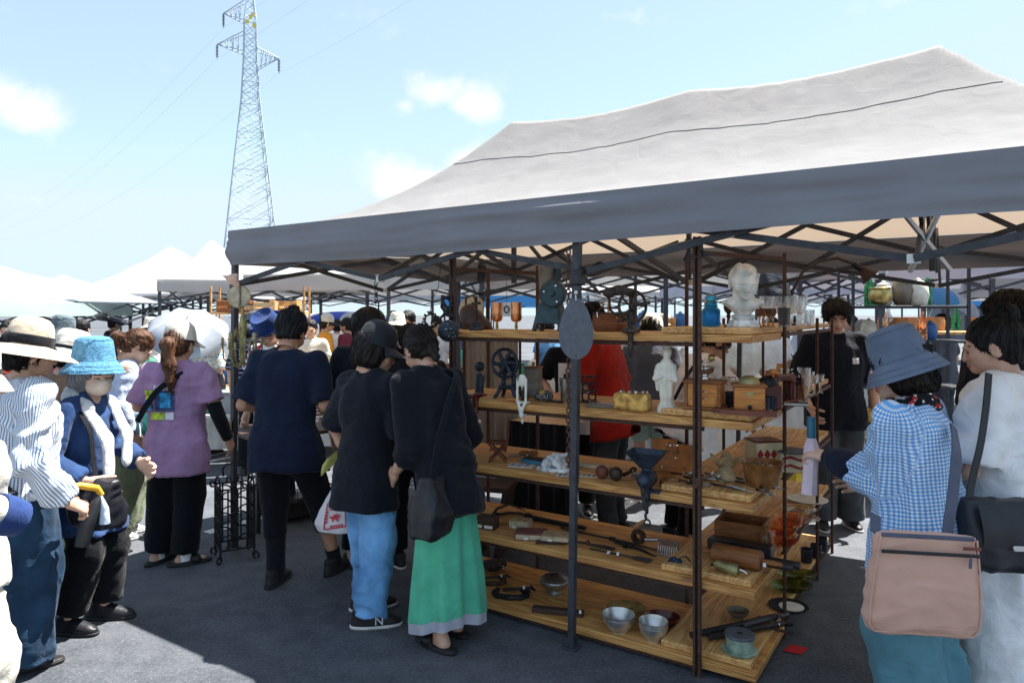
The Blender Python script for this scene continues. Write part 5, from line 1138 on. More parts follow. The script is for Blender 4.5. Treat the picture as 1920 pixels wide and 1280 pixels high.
a_ = p.arms[1]; MB().tube([a_[1]*.55+a_[2]*.45, a_[2]], [.052,.042], 18).build('arm_cover', 'navy_dark', p.root)
mi = p.root.matrix_basis.inverted() if False else (Matrix.Translation((1.545,2.62,0)) @ Matrix.Rotation(R(40),4,'Z')).inverted()
bc = mi @ D(1728,1092,2.36)
bt = bagt(p, 'flat tan crossbody bag with black zip on the woman in gingham'); bg = soft_bag(bt, bc, (.355,.075,.345), R(-44), 'tan_bag', seed=13, wr=.008, puff=.35, taper=.03, name='shoulder_bag', rot=(R(3),R(2),R(-44)))
MB().box((.0,-.044,.118), (.315,.006,.012), bev=.002).build('zip', 'black_leather', bg); MB().box((.125,-.050,.095), (.010,.006,.034), bev=.002).build('zip_pull', 'slate_strap', bg); MB().box((.13,-.045,.142), (.058,.005,.012), bev=.002).build('leather_tag', 'wood_red', bg)
MB().box((.0,-.020,.166), (.30,.01,.014), bev=.003).build('pocket_edge', 'slate_strap', bg)
MB().tube([(-.155,-.026,.165),(-.168,-.033,.05),(-.180,-.036,-.08),(-.178,-.034,-.135),(-.16,-.034,-.16),(.16,-.034,-.16),(.178,-.034,-.135),(.180,-.036,-.08),(.168,-.033,.05),(.155,-.026,.165)], .0032, 6).build('piping', 'tan_bag', bg); MB().tube([(-.172,-.040,-.125),(0,-.046,-.128),(.172,-.040,-.125)], .0018, 5).build('piping', 'tan_bag', bg)
def wl(px, py, Y): return mi @ D(px, py, Y)
strap(bt, [wl(1786,800,2.52), wl(1792,850,2.40), wl(1786,920,2.37), wl(1777,985,2.37), wl(1774,1010,2.37)], .038, .006, 'slate_strap', nrm=(-.6,-.8,0))
strap(bt, [wl(1640,1000,2.36), wl(1641,965,2.40)], .036, .006, 'slate_strap', nrm=(-.6,-.8,0))
u = thing('folded_parasol', 'folded pale pink parasol with dark teal handle in the gingham woman\'s hand', 'parasol', (1.545,2.62,0), R(40))
h_ = Vector(p.arms[-1][2])+Vector((.02,.09,0))
mat('teal_plastic', (.02,.13,.20), .35)
MB().tube([h_+Vector((.0,.0,.16)), h_+Vector((0,0,.09)), h_+Vector((0,0,.06))], [.017,.019,.017], 14).build('handle', 'teal_plastic', u)
MB().tube([h_+Vector((.0,.0,.07)), h_+Vector((0,0,.03)), h_+Vector((-.01,0,-.08)), h_+Vector((-.02,0,-.17))], [.018,.032,.030,.034], 9).build('folded_canopy', 'pink_umbrella', u, ang=20)
# ---- woman in the white blouse
p = person('dark-haired woman in white blouse and trousers with a black leather bag', (1.99, 2.78, 0), R(38), 1.665, w=1.02, lean=4, head=(8,16,0), hair=('bun','hair_black'), skin='skin',
    top=('white_cotton', .9, 1.30, .02, .028, dict(flare=-.01, cuff=.085)), bottom=('trousers','white_cotton',1.12,.06,dict(hem=.10,knee=.098,wr=.026)), seed=121, vs=.0105,
    arms={1:((.27,-.03,1.0),(.10,-.16,.94),dict(fwd=(-.9,-.2,.1),palm=(0,1,0),curl=30)), -1:((-.26,.06,1.02),(-.18,.28,1.0))})
MB().at(p.O+np.array([0,0,.02])).lathe([(.15,-.03),(.158,-.02),(.158,.045),(.15,.055)], 40, lambda a, i, z: 1.0-.24*abs(math.sin(a))).build('waistband', 'black_cotton', p.root)
mi = (Matrix.Translation((1.99,2.78,0)) @ Matrix.Rotation(R(38),4,'Z')).inverted()
bt = bagt(p, 'black leather flap bag hanging behind the woman in white'); bg = soft_bag(bt, mi @ D(1878,1000,2.50), (.29,.13,.25), R(-40), 'leather_bag', seed=14, wr=.008, puff=.3, name='shoulder_bag')
MB().grid(lambda a, b: (-.12+.24*a, -.060-.034*math.sin(PI*b*.6), .118-.14*b), 12, 12).build('flap', 'black_leather', bg, ang=None)
MB().box((0,-.096,-.022), (.05,.012,.02), bev=.003).build('clasp', 'metal_bright', bg)
strap(bt, [wl(1853,700,2.62), wl(1848,760,2.58), wl(1838,830,2.54), wl(1822,900,2.52), wl(1812,960,2.50)], .026, .005, 'black_leather', nrm=(-.6,-.8,0))
p = person('tall man in black standing behind the white blouse', D(1908,HOR,3.55)*Vector((1,1,0)), R(10), 1.80, w=1.18, lean=3, head=(4,0,0), hair=('fluffy','hair_dark'), top=('black_cotton', .9, 1.15, .2), bottom=('trousers','black_trouser',1.0,.1), seed=122)
# ---- the crowd behind
def bgp(px, Y, rz, h, top, bot, label, hair=('short','hair_black'), ht=None, hem=.1, slv=.85, w=1.0, lean=3, kind='trousers', skin='skin', head=(6,0,0)):
    p = person(label, D(px,HOR,Y)*Vector((1,1,0)), R(rz), h, w=w, lean=lean, head=head, hair=hair, skin=skin, top=(top, slv, 1.12, .18), bottom=(kind, bot, 1.05, hem), vs=.020, seed=int(px), hands=False, group='shoppers farther back', shoes=('sneaker','shoe_black','sole_black'))
    if ht: hat(p, *ht, up=.012)
bgp(632, 11.5, 20, 1.58, 'white_cotton', 'purple_short', 'boy in white T-shirt and purple shorts', hem=.5)
bgp(607, 10.2, -60, 1.66, 'orange_tee', 'jean_grey', 'person in mustard orange shirt and white-topped cap', ht=('cap','cap_cream','black_cotton'))
bgp(655, 10.5, 70, 1.62, 'maroon', 'jean_grey', 'dark-haired person in plum shirt beside the tent leg')
bgp(742, 8.8, -15, 1.66, 'white_cotton', 'dark_denim', 'person in white shirt seen over the black cap', ht=('cloche','straw_pale'))
bgp(738, 12.0, 40, 1.70, 'tank_dark', 'dark_denim', 'person in black vest and black hat far off', ht=('bucket','black_cotton'))
bgp(768, 9.8, 165, 1.72, 'sage', 'jean_grey', 'man with dark swept hair facing this way over the short-haired man', hair=('fluffy','hair_black'))
bgp(583, 9.0, 190, 1.60, 'cream_cotton', 'olive', 'person in cream shirt beside the mustard shirt')
bgp(210, 12.5, -30, 1.62, 'navy_tee', 'jean_grey', 'person in navy shirt and dark cap beyond the straw hats', ht=('cap','hat_navy'))
bgp(283, 10.8, 30, 1.58, 'white_cotton', 'olive', 'person in white shirt and cream hat left of the parasol', ht=('cloche','straw_pale'))
bgp(152, 9.2, 10, 1.6, 'grey_tee', 'jean_grey', 'black-haired person in grey beyond the blue bucket hat')
bgp(20, 8.5, 190, 1.6, 'red_shirt', 'jean_grey', 'person in red beyond the tan sun hat')
bgp(60, 9.6, 120, 1.55, 'purple_tee', 'olive', 'person in lilac beyond the tan sun hat', ht=('cloche','straw_pale'))
bgp(1772, 9.0, 30, 1.68, 'grey_tee', 'jean_grey', 'black-haired person in grey near the blue parasol')
bgp(1856, 7.6, 175, 1.62, 'white_cotton', 'olive', 'person in white cap facing this way by the bottles', ht=('cap','white_cotton'), head=(20,0,0))
bgp(1622, 8.6, 20, 1.6, 'pale_blue', 'jean_grey', 'grey-haired person in pale blue behind the vendor', hair=('short','hair_grey'))
bgp(1600, 10.5, 80, 1.66, 'brown_tee', 'jean_grey', 'person in brown far behind the vendor')
bgp(1340, 9.4, 160, 1.6, 'cream_cotton', 'dark_denim', 'person in cream behind the blue jar', hair=('short','hair_brown'))
bgp(1170, 8.7, 30, 1.62, 'cream_cotton', 'jean_grey', 'person in cream hat behind the peeler crank', ht=('cloche','straw_pale'))
bgp(1240, 10.4, -60, 1.64, 'white_cotton', 'dark_denim', 'person in white with straw hat behind the wooden crates', ht=('cloche','straw'))
bgp(1398, 7.4, 25, 1.6, 'cream_cotton', 'gingham', 'person in checked skirt behind the glass jar', kind='skirt', hem=.45)
bgp(1450, 8.4, 10, 1.64, 'white_cotton', 'dark_denim', 'person in white T-shirt behind the tall glasses')
bgp(1500, 9.6, 60, 1.66, 'pale_blue', 'sky_denim', 'person in blue jeans behind the vases')
bgp(905, 9.5, 100, 1.55, 'olive', 'jean_grey', 'person in olive beyond the copper goblets')
bgp(1030, 10.5, 20, 1.6, 'sky_denim', 'jean_grey', 'person in denim shirt beyond the coffee grinder')
bgp(820, 10.6, 170, 1.64, 'white_cotton', 'jean_grey', 'person in white facing this way beside the rack post')
bgp(700, 15, 0, 1.65, 'black_tee', 'jean_grey', 'distant person in black under the far tent'); bgp(860, 15, 40, 1.62, 'navy_tee', 'olive', 'distant person in navy under the far tent', ht=('cloche','straw'))
# ---------------------------------------------------------------- goods on the racks
def RP(px, y, z):
    r = (px-960)/FPX; x = (r*(RC.y+V.y*y)-RC.x-V.x*y)/(U.x-r*U.y); return RC+U*x+V*y+Vector((0,0,z))
mat('copper', (.72,.30,.14), .25, .95, var=.2, sc=30); mat('brass', (.52,.38,.14), .35, .9, var=.35, sc=25, bump=.15); mat('brass_dull', (.34,.30,.14), .5, .75, var=.3, sc=25)
mat('cast_teal', (.030,.062,.075), .45, .2, var=.3, sc=26, bump=.2); mat('cast_blue', (.030,.042,.062), .45, .35, var=.35, sc=26, bump=.2); mat('iron_brown', (.060,.042,.034), .6, .4, var=.45, sc=40, bump=.35, bsc=110)
mat('tin_brown', (.21,.175,.14), .5, .3, var=.2, sc=15); mat('enamel_white', (.74,.71,.62), .35, var=.12, sc=30, bump=.1); mat('slate', (.115,.125,.145), .75, var=.12, sc=40, bump=.2)
mat('plaster', (.66,.63,.57), .75, var=.28, sc=16, bump=.25, bsc=70, c2=(.70,.68,.62)); mat('ivory', (.74,.69,.58), .6, var=.15, sc=20, bump=.15); mat('marble', (.68,.68,.68), .5, var=.4, sc=22, bump=.2)
mat('pewter', (.36,.36,.35), .32, .85, var=.25, sc=14, bump=.08); mat('aluminium', (.62,.62,.60), .36, .85, var=.2, sc=18, bump=.08); mat('chrome', (.75,.75,.77), .12, .98, var=.05)
mat('lacquer', (.10,.015,.010), .2, var=.25, sc=10); mat('bread', (.50,.25,.06), .85, var=.5, sc=24, bump=.6, bsc=60, c2=(.60,.36,.10)); mat('bread_crumb', (.56,.47,.18), .9, var=.3, sc=50, bump=.6, bsc=120)
mat('wicker', (.24,.085,.035), .6, var=.4, sc=18, str_=(1,1,7), bump=.9, bsc=150); mat('leather_brown', (.055,.024,.018), .5, var=.4, sc=16, bump=.3); mat('ceramic_brown', (.22,.085,.025), .25, var=.3, sc=14, c2=(.26,.12,.04))
mat('grape_blue', (.025,.05,.085), .4, .1, var=.5, sc=30); mat('shell', (.50,.37,.20), .6, var=.35, sc=18, bump=.3); mat('paper', (.68,.66,.60), .8, var=.1); mat('paper_old', (.50,.42,.30), .8, var=.25, sc=25)
mat('book_red', (.20,.075,.055), .65, var=.25, sc=20); mat('book_tan', (.52,.36,.20), .7, var=.3, sc=30); mat('tin_blue', (.06,.24,.38), .45, var=.2); mat('sage_enamel', (.30,.40,.33), .4, .1, var=.25, sc=22, c2=(.36,.46,.38)); mat('cream_tin', (.66,.58,.38), .5, var=.15); mat('red_paint', (.32,.018,.020), .45, var=.15)
mat('tube_dark', (.035,.032,.035), .4, .3, var=.4, sc=18); mat('felt_black', (.012,.012,.014), .9); mat('tag_white', (.80,.80,.78), .7); mat('orange_board', (.50,.19,.055), .65, var=.3, sc=14); mat('ink', (.05,.05,.06), .7)
over('dotted_cloth', dots(150, .33, .2), (.70,.68,.62), 'felt_black'); mat('wire_steel', (.45,.46,.48), .3, .9)
def glass(name, c, rough=.02):
    m, nt, N, L, b = nodes(name); b.inputs['Base Color'].default_value = (*c, 1); b.inputs['Transmission Weight'].default_value = 1; b.inputs['Roughness'].default_value = rough; b.inputs['IOR'].default_value = 1.42
    tr = N.new('ShaderNodeBsdfTransparent'); tr.inputs[0].default_value = (*[.35+.65*x for x in c], 1); mx = N.new('ShaderNodeMixShader'); mx.inputs[0].default_value = .45
    L.new(b.outputs[0], mx.inputs[1]); L.new(tr.outputs[0], mx.inputs[2]); L.new(mx.outputs[0], N['Material Output'].inputs[0])
glass('glass_clear', (.95,.97,.97)); glass('glass_blue', (.04,.46,.74)); glass('glass_amber', (.90,.52,.32)); glass('glass_smoke', (.35,.33,.33)); glass('glass_green', (.20,.32,.08)); glass('glass_bottle', (.03,.35,.10)); glass('glass_brown', (.45,.28,.18))
PTS = []
def T(name, label, cat, p, rz=0, group=None, **k): return thing(name, label, cat, p, rz, group, **k)
def one(mb, name, m, label, cat, p, rz=0, group=None, ang=40, smooth=True, rot=None):
    o = mb.build(name, m, None, smooth, ang); o.location = p; o.rotation_euler = rot or (0,0,rz); return tag(o, label, cat, group)
def rod(p, pts, r, name, m, n=8): return MB().tube(pts, r, n).build(name, m, p)
def cyl(p, r, z0, z1, name, m, n=24, c=(0,0), bev=.003): return MB().at((c[0],c[1],0)).lathe([(0,z0),(r-bev,z0),(r,z0+bev),(r,z1-bev),(r-bev,z1),(0,z1)], n).build(name, m, p)
def lat(p, prof, name, m, n=28, at=None, rot=(0,0,0), mod=None, ang=40): return MB().at(at or (0,0,0), rot).lathe(prof, n, mod).build(name, m, p, ang=ang)
def bx(p, c, d, name, m, rot=(0,0,0), bev=.003): return MB().box(c, d, rot, bev).build(name, m, p, smooth=False)
def sdfm(s, name, m, p, it=1): v, f = s.mesh(); v = relax(v, f, it); return mesh_obj(name, v, f, m, p, ang=None)
def bowl(r, h, th=.003, foot=.5): return [(r*foot,0),(r*foot,.004),(r*.78,h*.35),(r*.95,h*.75),(r,h),(r-th,h),(r*.93-th,h*.75),(r*.75,h*.38),(r*foot*.9,.010),(0,.008)]
def tagl(p, at, rz=.3): bx(p, at, (.012,.001,.018), 'price_tag', 'tag_white', (R(-50),0,rz), 0)
def wheel(p, r, at, rot, m, name='wheel', rim=.006, spokes=5, hub=.014, wide=.012):
    mb = MB().at(at, rot); mb.tube([(r*math.cos(a), r*math.sin(a), 0) for a in np.linspace(0, 2*PI, 33)[:-1]], rim, 8, closed=True)
    w = mb.build(name, m, p)
    for k in range(spokes):
        a = 2*PI*k/spokes; MB().at(at, rot).tube([(0,0,0), (r*.5*math.cos(a+.15), r*.5*math.sin(a+.15), 0), (r*math.cos(a), r*math.sin(a), 0)], wide*.45, 6).build('spoke', m, w)
    MB().at(at, rot).lathe([(0,-.012),(hub,-.012),(hub,.012),(0,.014)], 16).build('hub', m, w); return w
# ==== top shelf
z = ZS[0]
for px, w in ((932,'on the post side'),(968,'beside the coffee grinder')):
    t = T('copper_goblet', 'polished copper goblet '+w+' on the top shelf', 'goblet', RP(px,.16,z), group='copper goblets'); lat(t, [(.030,0),(.028,.004),(.008,.010),(.007,.016),(.011,.022),(.006,.030),(.009,.038),(.006,.050)], 'stem', 'brass'); lat(t, [(.006,.048),(.024,.054),(.031,.068),(.029,.10),(.031,.158),(.029,.158),(.026,.07),(0,.058)], 'cup', 'copper', mod=lambda a, i, zz: 1+.012*math.cos(a*9))
t = T('crucifix_stand', 'small dark metal crucifix on a square plinth', 'figurine', RP(893,.12,z), UZ)
bx(t, (0,0,.008), (.062,.055,.016), 'base', 'cast_blue'); bx(t, (0,0,.032), (.040,.036,.040), 'plinth', 'cast_blue'); bx(t, (0,0,.12), (.014,.010,.15), 'cross', 'iron'); bx(t, (0,0,.155), (.062,.009,.013), 'cross_arm', 'iron')
s = SDF((-.05,-.03,.05), (.05,.01,.21), .004); s.cap((0,-.009,.10), (0,-.010,.155), .008, .010, k=.004); s.ell((0,-.012,.172), (.007,.008,.009), k=.004); s.cap((0,-.009,.10), (.003,-.009,.065), .008, .004, k=.004)
for i in (-1,1): s.cap((i*.008,-.01,.152), (i*.032,-.008,.162), .004, .003, k=.003)
sdfm(s, 'figure', 'iron_brown', t)
t = T('leather_saddlebag', 'old dark brown leather bag slumped at the end of the top shelf', 'bag', RP(888,.36,z), UZ); s = SDF((-.14,-.08,-.01), (.16,.08,.2), .008); s.loft([(0,.02,0,.11,.055),(.05,.01,0,.10,.06),(.11,-.02,0,.07,.045),(.155,-.03,0,.03,.02)], n=2.2); v, f = s.mesh(); v = wrinkle(v, f, .012, fr=13, seed=2); mesh_obj('body', v, f, 'leather_brown', t, ang=None); rod(t, [(-.07,.02,.12),(-.06,.0,.19),(0,-.01,.21),(.03,0,.16)], .006, 'handle', 'leather_brown')
t = one(MB().lathe([(0,.012),(.05,.012),(.085,.006),(.09,0),(.085,-.006),(0,-.006)], 36), 'skin_drum', 'paper_old', 'round tan drum skin standing behind the leather bag', 'drum', RP(884,.50,z+.125), rot=(R(78),0,UZ+.2))
# coffee grinder
t = T('coffee_grinder', 'big dark teal shop coffee grinder with tall hopper on the top shelf', 'grinder', RP(1033,.22,z), UZ+.18, sc=1.22)
mb = MB()
for i in (-1,1):
    for j in (-1,1): mb.add([], [])
s = SDF((-.09,-.08,-.005), (.09,.08,.17), .005); s.loft([(0,0,0,.075,.062),(.125,0,0,.048,.042)], n=9); s.box((0,0,.0), (.05,.12,.032), r=.008, op=-1); s.box((0,0,0), (.12,.036,.028), r=.008, op=-1); sdfm(s, 'base', 'cast_teal', t, 0)
MB().at((.025,-.045,.165), (R(90),0,0)).lathe([(0,-.02),(.055,-.02),(.060,-.014),(.060,.010),(.052,.016),(.040,.012),(.014,.014),(.012,.024),(0,.026)], 40).build('drive_disc', 'cast_teal', t)
for (x, zz) in ((.045,.20),(-.01,.175),(.05,.13)): MB().at((x,-.062,zz), (R(90),0,0)).lathe([(0,0),(.006,.0),(.004,.004),(0,.005)], 12).build('bolt', 'chrome', t)
lat(t, [(.040,.12),(.042,.14),(.044,.24),(.046,.25)], 'grinding_chamber', 'tin_brown', at=(-.02,.03,0)); lat(t, [(.030,.16),(.045,.19),(.047,.275),(.050,.280),(.050,.290),(.03,.305),(.008,.312),(.010,.32),(0,.325)], 'hopper', 'tin_brown', at=(-.022,.035,0)); rod(t, [(.02,-.01,.2),(.04,0,.26),(.03,.01,.285),(0,.02,.27)], .016, 'neck_pipe', 'cast_teal', 12)
# slate hung on the tent post, with its chain beside it
t = T('slate_plaque', 'egg-shaped grey slate hung on the front tent post', 'plaque', D(1080,616,3.235), 0)
def egg(a, k=0): y = math.sin(a); return ((.078+k)*math.cos(a)*(1-.22*y), (.142+k)*y)
pl = MB().at((0,0,0), (R(90),0,R(180))).prism([egg(a) for a in np.linspace(0, 2*PI, 49)[:-1]], -.006, .006); pl.build('plate', 'slate', t, ang=30)
rod(t, [(0,-.004,.125),(-.002,-.004,.15),(.0,.012,.165),(.004,.03,.168)], .003, 'hook', 'bracket_white'); MB().ball((0,.0,.168), .009, 10, 8).build('hook_ball', 'bracket_white', t); MB().at((0,-.007,.125), (R(90),0,0)).lathe([(0,0),(.004,0),(.003,.002),(0,.002)], 10).build('eyelet', 'ink', t); MB().at((0,-.007,-.13), (R(90),0,0)).lathe([(0,0),(.004,0),(.003,.002),(0,.002)], 10).build('eyelet', 'ink', t)
def chain(label, top, length, link=.030, r=.0036, name='hanging_chain', m='rust'):
    t = T(name, label, 'chain', top); n = int(length/(link*.78)); lm = None
    for k in range(n):
        if lm is None:
            pts = [(.45*link*.55*math.cos(a)*1.2, 0, link*.5*math.sin(a)) for a in np.linspace(0, 2*PI, 13)[:-1]]; o = MB().tube(pts, r, 6, closed=True).build('link', m, t); lm = o.data
        else: o = bpy.data.objects.new('link', lm); COL.objects.link(o); o.parent = t
        o.location = (math.sin(k*.7)*.0015, 0, -(k+.5)*link*.78); o.rotation_euler = (0, 0, (k % 2)*PI/2+.25*math.sin(k*1.7))
    return t
chain('long rusty chain hanging along the front tent post', D(1066,468,3.30), 1.04)
chain('short dark chain hanging from the canopy frame over the crowd', D(705,528,4.4), .16, .03, .0032, m='iron')
# wicker bag
t = T('wicker_handbag', 'brown wicker handbag with metal clasp on the top shelf', 'bag', RP(1142,.30,z), UZ+.1)
s = SDF((-.12,-.07,-.01), (.12,.07,.13), .006); s.loft([(0,0,0,.075,.042),(.03,0,0,.092,.050),(.085,0,0,.088,.036),(.098,0,0,.085,.025)], n=3.2); sdfm(s, 'basket', 'wicker', t); bx(t, (0,-.005,.098), (.168,.05,.008), 'lid_rim', 'leather_brown'); rod(t, [(-.06,-.03,.095),(-.05,-.045,.10),(-.045,-.048,.075)], .004, 'clasp', 'chrome'); rod(t, [(.05,-.03,.095),(.055,-.046,.09),(.06,-.046,.07)], .004, 'clasp', 'brass')
rod(t, [(-.07,0,.1),(-.05,.01,.125),(.05,.01,.125),(.07,0,.1)], .006, 'handle', 'leather_brown')
# apple peeler clamped to the edge
t = T('hand_peeler', 'dark cast-iron hand-cranked apple peeler clamped to the shelf edge', 'peeler', RP(1183,.0,z), UZ+.05, sc=1.12)
s = SDF((-.15,-.08,-.11), (.14,.08,.25), .005); s.cap((0,-.004,-.07), (0,-.004,.05), .013, .011, k=.01); s.box((0,.0,.012), (.035,.03,.010), r=.006, k=.01); s.cap((0,-.008,-.05),(0,-.008,-.095), .010, .007, k=.008); s.cap((0,0,.05), (-.004,0,.085), .016, .018, k=.012); s.cap((-.004,0,.085), (-.06,.0,.085), .010, .009, k=.01); s.cap((0,.01,.09), (0,.01,.175), .012, .012, k=.01)
s.cap((0,.008,.175), (-.055,.0,.185), .017, .020, k=.012); s.cap((-.055,0,.185), (-.105,0,.175), .020, .022, k=.012); s.cap((-.10,0,.165), (-.095,0,.10), .007, .006, k=.006); s.cap((-.095,0,.10), (-.06,0,.075), .006, .006, k=.006); s.cap((-.03,-.01,.055),(-.05,-.03,.05), .006, .006, k=.005); s.cap((.02,0,.10),(.10,-.005,.135), .004, .004, k=.003)
sdfm(s, 'frame', 'iron_brown', t); wheel(t, .066, (.012,-.012,.115), (R(90),0,R(52)), 'iron_brown', 'gear_wheel', .0065, 5); rod(t, [(.012,-.02,.115),(.06,-.03,.128),(.095,-.04,.130)], [.005,.005,.008], 'crank', 'iron_brown')
z = ZW[0]
t = T('glass_jar', 'turquoise glass apothecary jar with stopper', 'jar', RP(1333,.20,z)); lat(t, [(0,0),(.040,.002),(.043,.008),(.043,.078),(.038,.086),(.030,.092),(.031,.100),(.033,.104),(.028,.104),(.027,.094),(.036,.083),(.039,.075),(.039,.01),(0,.006)], 'body', 'glass_blue'); lat(t, [(.0,.100),(.024,.100),(.030,.108),(.026,.118),(.020,.124),(.028,.134),(.027,.146),(.015,.153),(0,.155)], 'stopper', 'glass_blue')
t = T('wooden_candlestick', 'dark turned wooden candlestick beside the bust', 'candlestick', RP(1366,.28,z)); lat(t, [(.024,0),(.024,.005),(.009,.014),(.007,.04),(.011,.052),(.007,.062),(.020,.078),(.024,.098),(.020,.104),(0,.10)], 'stem', 'wood_dark')
# plaster bust of a child
t = T('plaster_bust', 'weathered white plaster bust of a child on a stepped base', 'bust', RP(1393,.20,z), 3.10)
hv, hf, hm = head_mesh(1.0, .0048); Hr = rotm(-12,0,4); hk = np.array([.80,.70,.72]); hv = (hv*hk) @ Hr.T+np.array([0,-.002,.165])
s = SDF((-.10,-.12,-.04), (.10,.12,.22), .0045); s.ell((0,-.016,.088), (.081,.100,.090), k=0); s.ell((0,.07,.140), (.03,.022,.02), k=.015); s.ell((0,.140,.02), (.10,.10,.10), k=.008, op=-1)
for x in (-1,1): s.ell((x*.095,.0,.03), (.024,.036,.036), k=.006, op=-1)
v2, f2 = s.mesh(); n2 = normals(v2, f2); v2 = v2+n2*(.006*fbm(v2, 30, 4, 3)+.004*np.sin(v2[:,0]*90+6*vnoise(v2, 14, 2)))[:,None]; v2 = (v2*hk) @ Hr.T+np.array([0,-.002,.165])
s = SDF((-.11,-.07,.04), (.11,.07,.20), .005); s.cap((0,-.012,.10), (0,-.010,.175), .036, .038, k=.02); s.loft([(.055,0,.0,.030,.030),(.085,0,0,.060,.045),(.112,0,-.005,.100,.046),(.124,0,-.006,.094,.038),(.140,0,-.008,.05,.034)], k=.02); v3, f3 = s.mesh(); v3 = relax(v3, f3, 1)
V_, F_, M_ = join([(hv, hf, 0), (v2, f2, 0), (v3, f3, 0)]); mesh_obj('figure', V_, F_, 'plaster', t, ang=None)
bx(t, (0,0,.008), (.125,.10,.016), 'base_step', 'marble', bev=.003); bx(t, (0,0,.025), (.108,.085,.018), 'base_step', 'marble', bev=.003); bx(t, (0,0,.047), (.090,.07,.026), 'base_step', 'marble', bev=.006)
def stemglass(label, p, h, r, m='glass_clear', group='old glasses on the wing shelf', cup=.5, name='wine_glass', flare=1.0, sm=None):
    t = T(name, label, 'glass', p, group=group); k = h*(1-cup)
    lat(t, [(0,0),(r*.78,0),(r*.78,.002),(.006,.006),(.0045,k*.5),(.006,k)], 'stem', sm or m, 20); lat(t, [(.004,k),(r*.55,k+.006),(r*.86,k+h*cup*.35),(r*flare,h),(r*flare-.0018,h),(r*.84-.0018,k+h*cup*.36),(r*.5,k+.010),(0,k+.006)], 'bowl', m, 24); return t
for k, (px, y) in enumerate(((1424,.24),(1432,.33),(1441,.26),(1449,.35))): stemglass('small amber-bellied liqueur glass %s of the group beside the bust' % ['nearest the bust','second','third','farthest'][k], RP(px,y,z), .088, .017, 'glass_brown')
for k, (px, y, h, r) in enumerate(((1438,.50,.15,.034),(1462,.58,.15,.034),(1482,.66,.155,.036),(1500,.78,.155,.036),(1486,1.0,.15,.034))): stemglass('tall cut-glass goblet %d along the top wing shelf from the bust' % (k+1) if False else 'tall ribbed parfait glass, '+['first','second','third','fourth','fifth'][k]+' from the bust', RP(px,y,z), h, r, cup=.62, name='parfait_glass', flare=1.08)
def tumbler(label, p, h, r, m, name='tumbler', group='old glasses on the wing shelf'): return one(MB().lathe([(0,0),(r*.80,0),(r*.84,.006),(r,h),(r-.002,h),(r*.80,.012),(0,.010)], 24, lambda a, i, zz: 1+.02*math.cos(a*10)), name, m, label, 'glass', p, group=group)
tumbler('smoky grey tumbler in front of the parfait glasses', RP(1470,.36,z), .092, .030, 'glass_smoke'); tumbler('clear tumbler at the end of the glass row', RP(1517,.98,z), .085, .030, 'glass_clear'); tumbler('small clear tumbler behind the smoky one', RP(1500,.85,z), .06, .022, 'glass_clear')
# ==== second shelf
z = ZS[1]
t = T('iron_figure', 'small dark iron statuette at the end of the second shelf', 'figurine', RP(899,.20,z), UZ); s = SDF((-.05,-.05,0), (.05,.05,.21), .005); s.loft([(0,0,0,.030,.028),(.02,0,0,.026,.024),(.10,0,0,.020,.018),(.13,0,0,.016,.016)], k=.01); s.ell((0,0,.168), (.032,.020,.030), k=.01); s.cap((.02,0,.05), (.034,0,.12), .007, .006, k=.006); sdfm(s, 'figure', 'cast_blue', t); bx(t, (0,0,.004), (.07,.06,.010), 'base', 'iron')
t = T('corn_mill', 'dark blue cast-iron hand mill with spoked flywheel', 'mill', RP(954,.20,z), UZ+.1, sc=1.2)
s = SDF((-.10,-.07,-.005), (.10,.07,.20), .005)
for i in (-1,1):
    for j in (-1,1): s.cap((i*.055,j*.042,.0), (i*.03,j*.02,.05), .009, .010, k=.01)
    s.cap((i*.032,0,.05), (i*.018,0,.14), .012, .012, k=.01)
s.box((0,0,.052), (.04,.03,.010), r=.006, k=.01); s.cap((-.03,0,.15), (.03,0,.15), .022, .022, k=.012); s.ell((0,.02,.165), (.035,.035,.030), k=.012); sdfm(s, 'frame', 'cast_blue', t); wheel(t, .066, (0,-.040,.165), (R(90),0,0), 'cast_blue', 'flywheel', .0075, 6, .02, .02)
t = T('tin_canister', 'square brown tin with bulged foot and wooden knob', 'tin', RP(1000,.34,z), UZ+.25); s = SDF((-.07,-.07,0), (.07,.07,.20), .005); s.loft([(0,0,0,.046,.040),(.01,0,0,.052,.046),(.05,0,0,.054,.048),(.085,0,0,.046,.040),(.165,0,0,.046,.040)], n=7); sdfm(s, 'body', 'tin_brown', t, 0); bx(t, (0,0,.168), (.098,.086,.008), 'lid', 'wood_mid'); lat(t, [(.006,.17),(.005,.176),(.011,.186),(.008,.196),(0,.198)], 'knob', 'wood_orange')
t = T('cherry_stoner', 'cream enamelled clamp-on cherry stoner at the shelf edge', 'tool', RP(979,-.004,z), UZ)
s = SDF((-.06,-.05,-.10), (.06,.05,.18), .0042); s.ell((0,.0,.125), (.030,.012,.034), k=0)
for i in (-1,1): s.cap((i*.026,-.004,.13), (i*.026,-.006,.02), .0075, .007, k=.006)
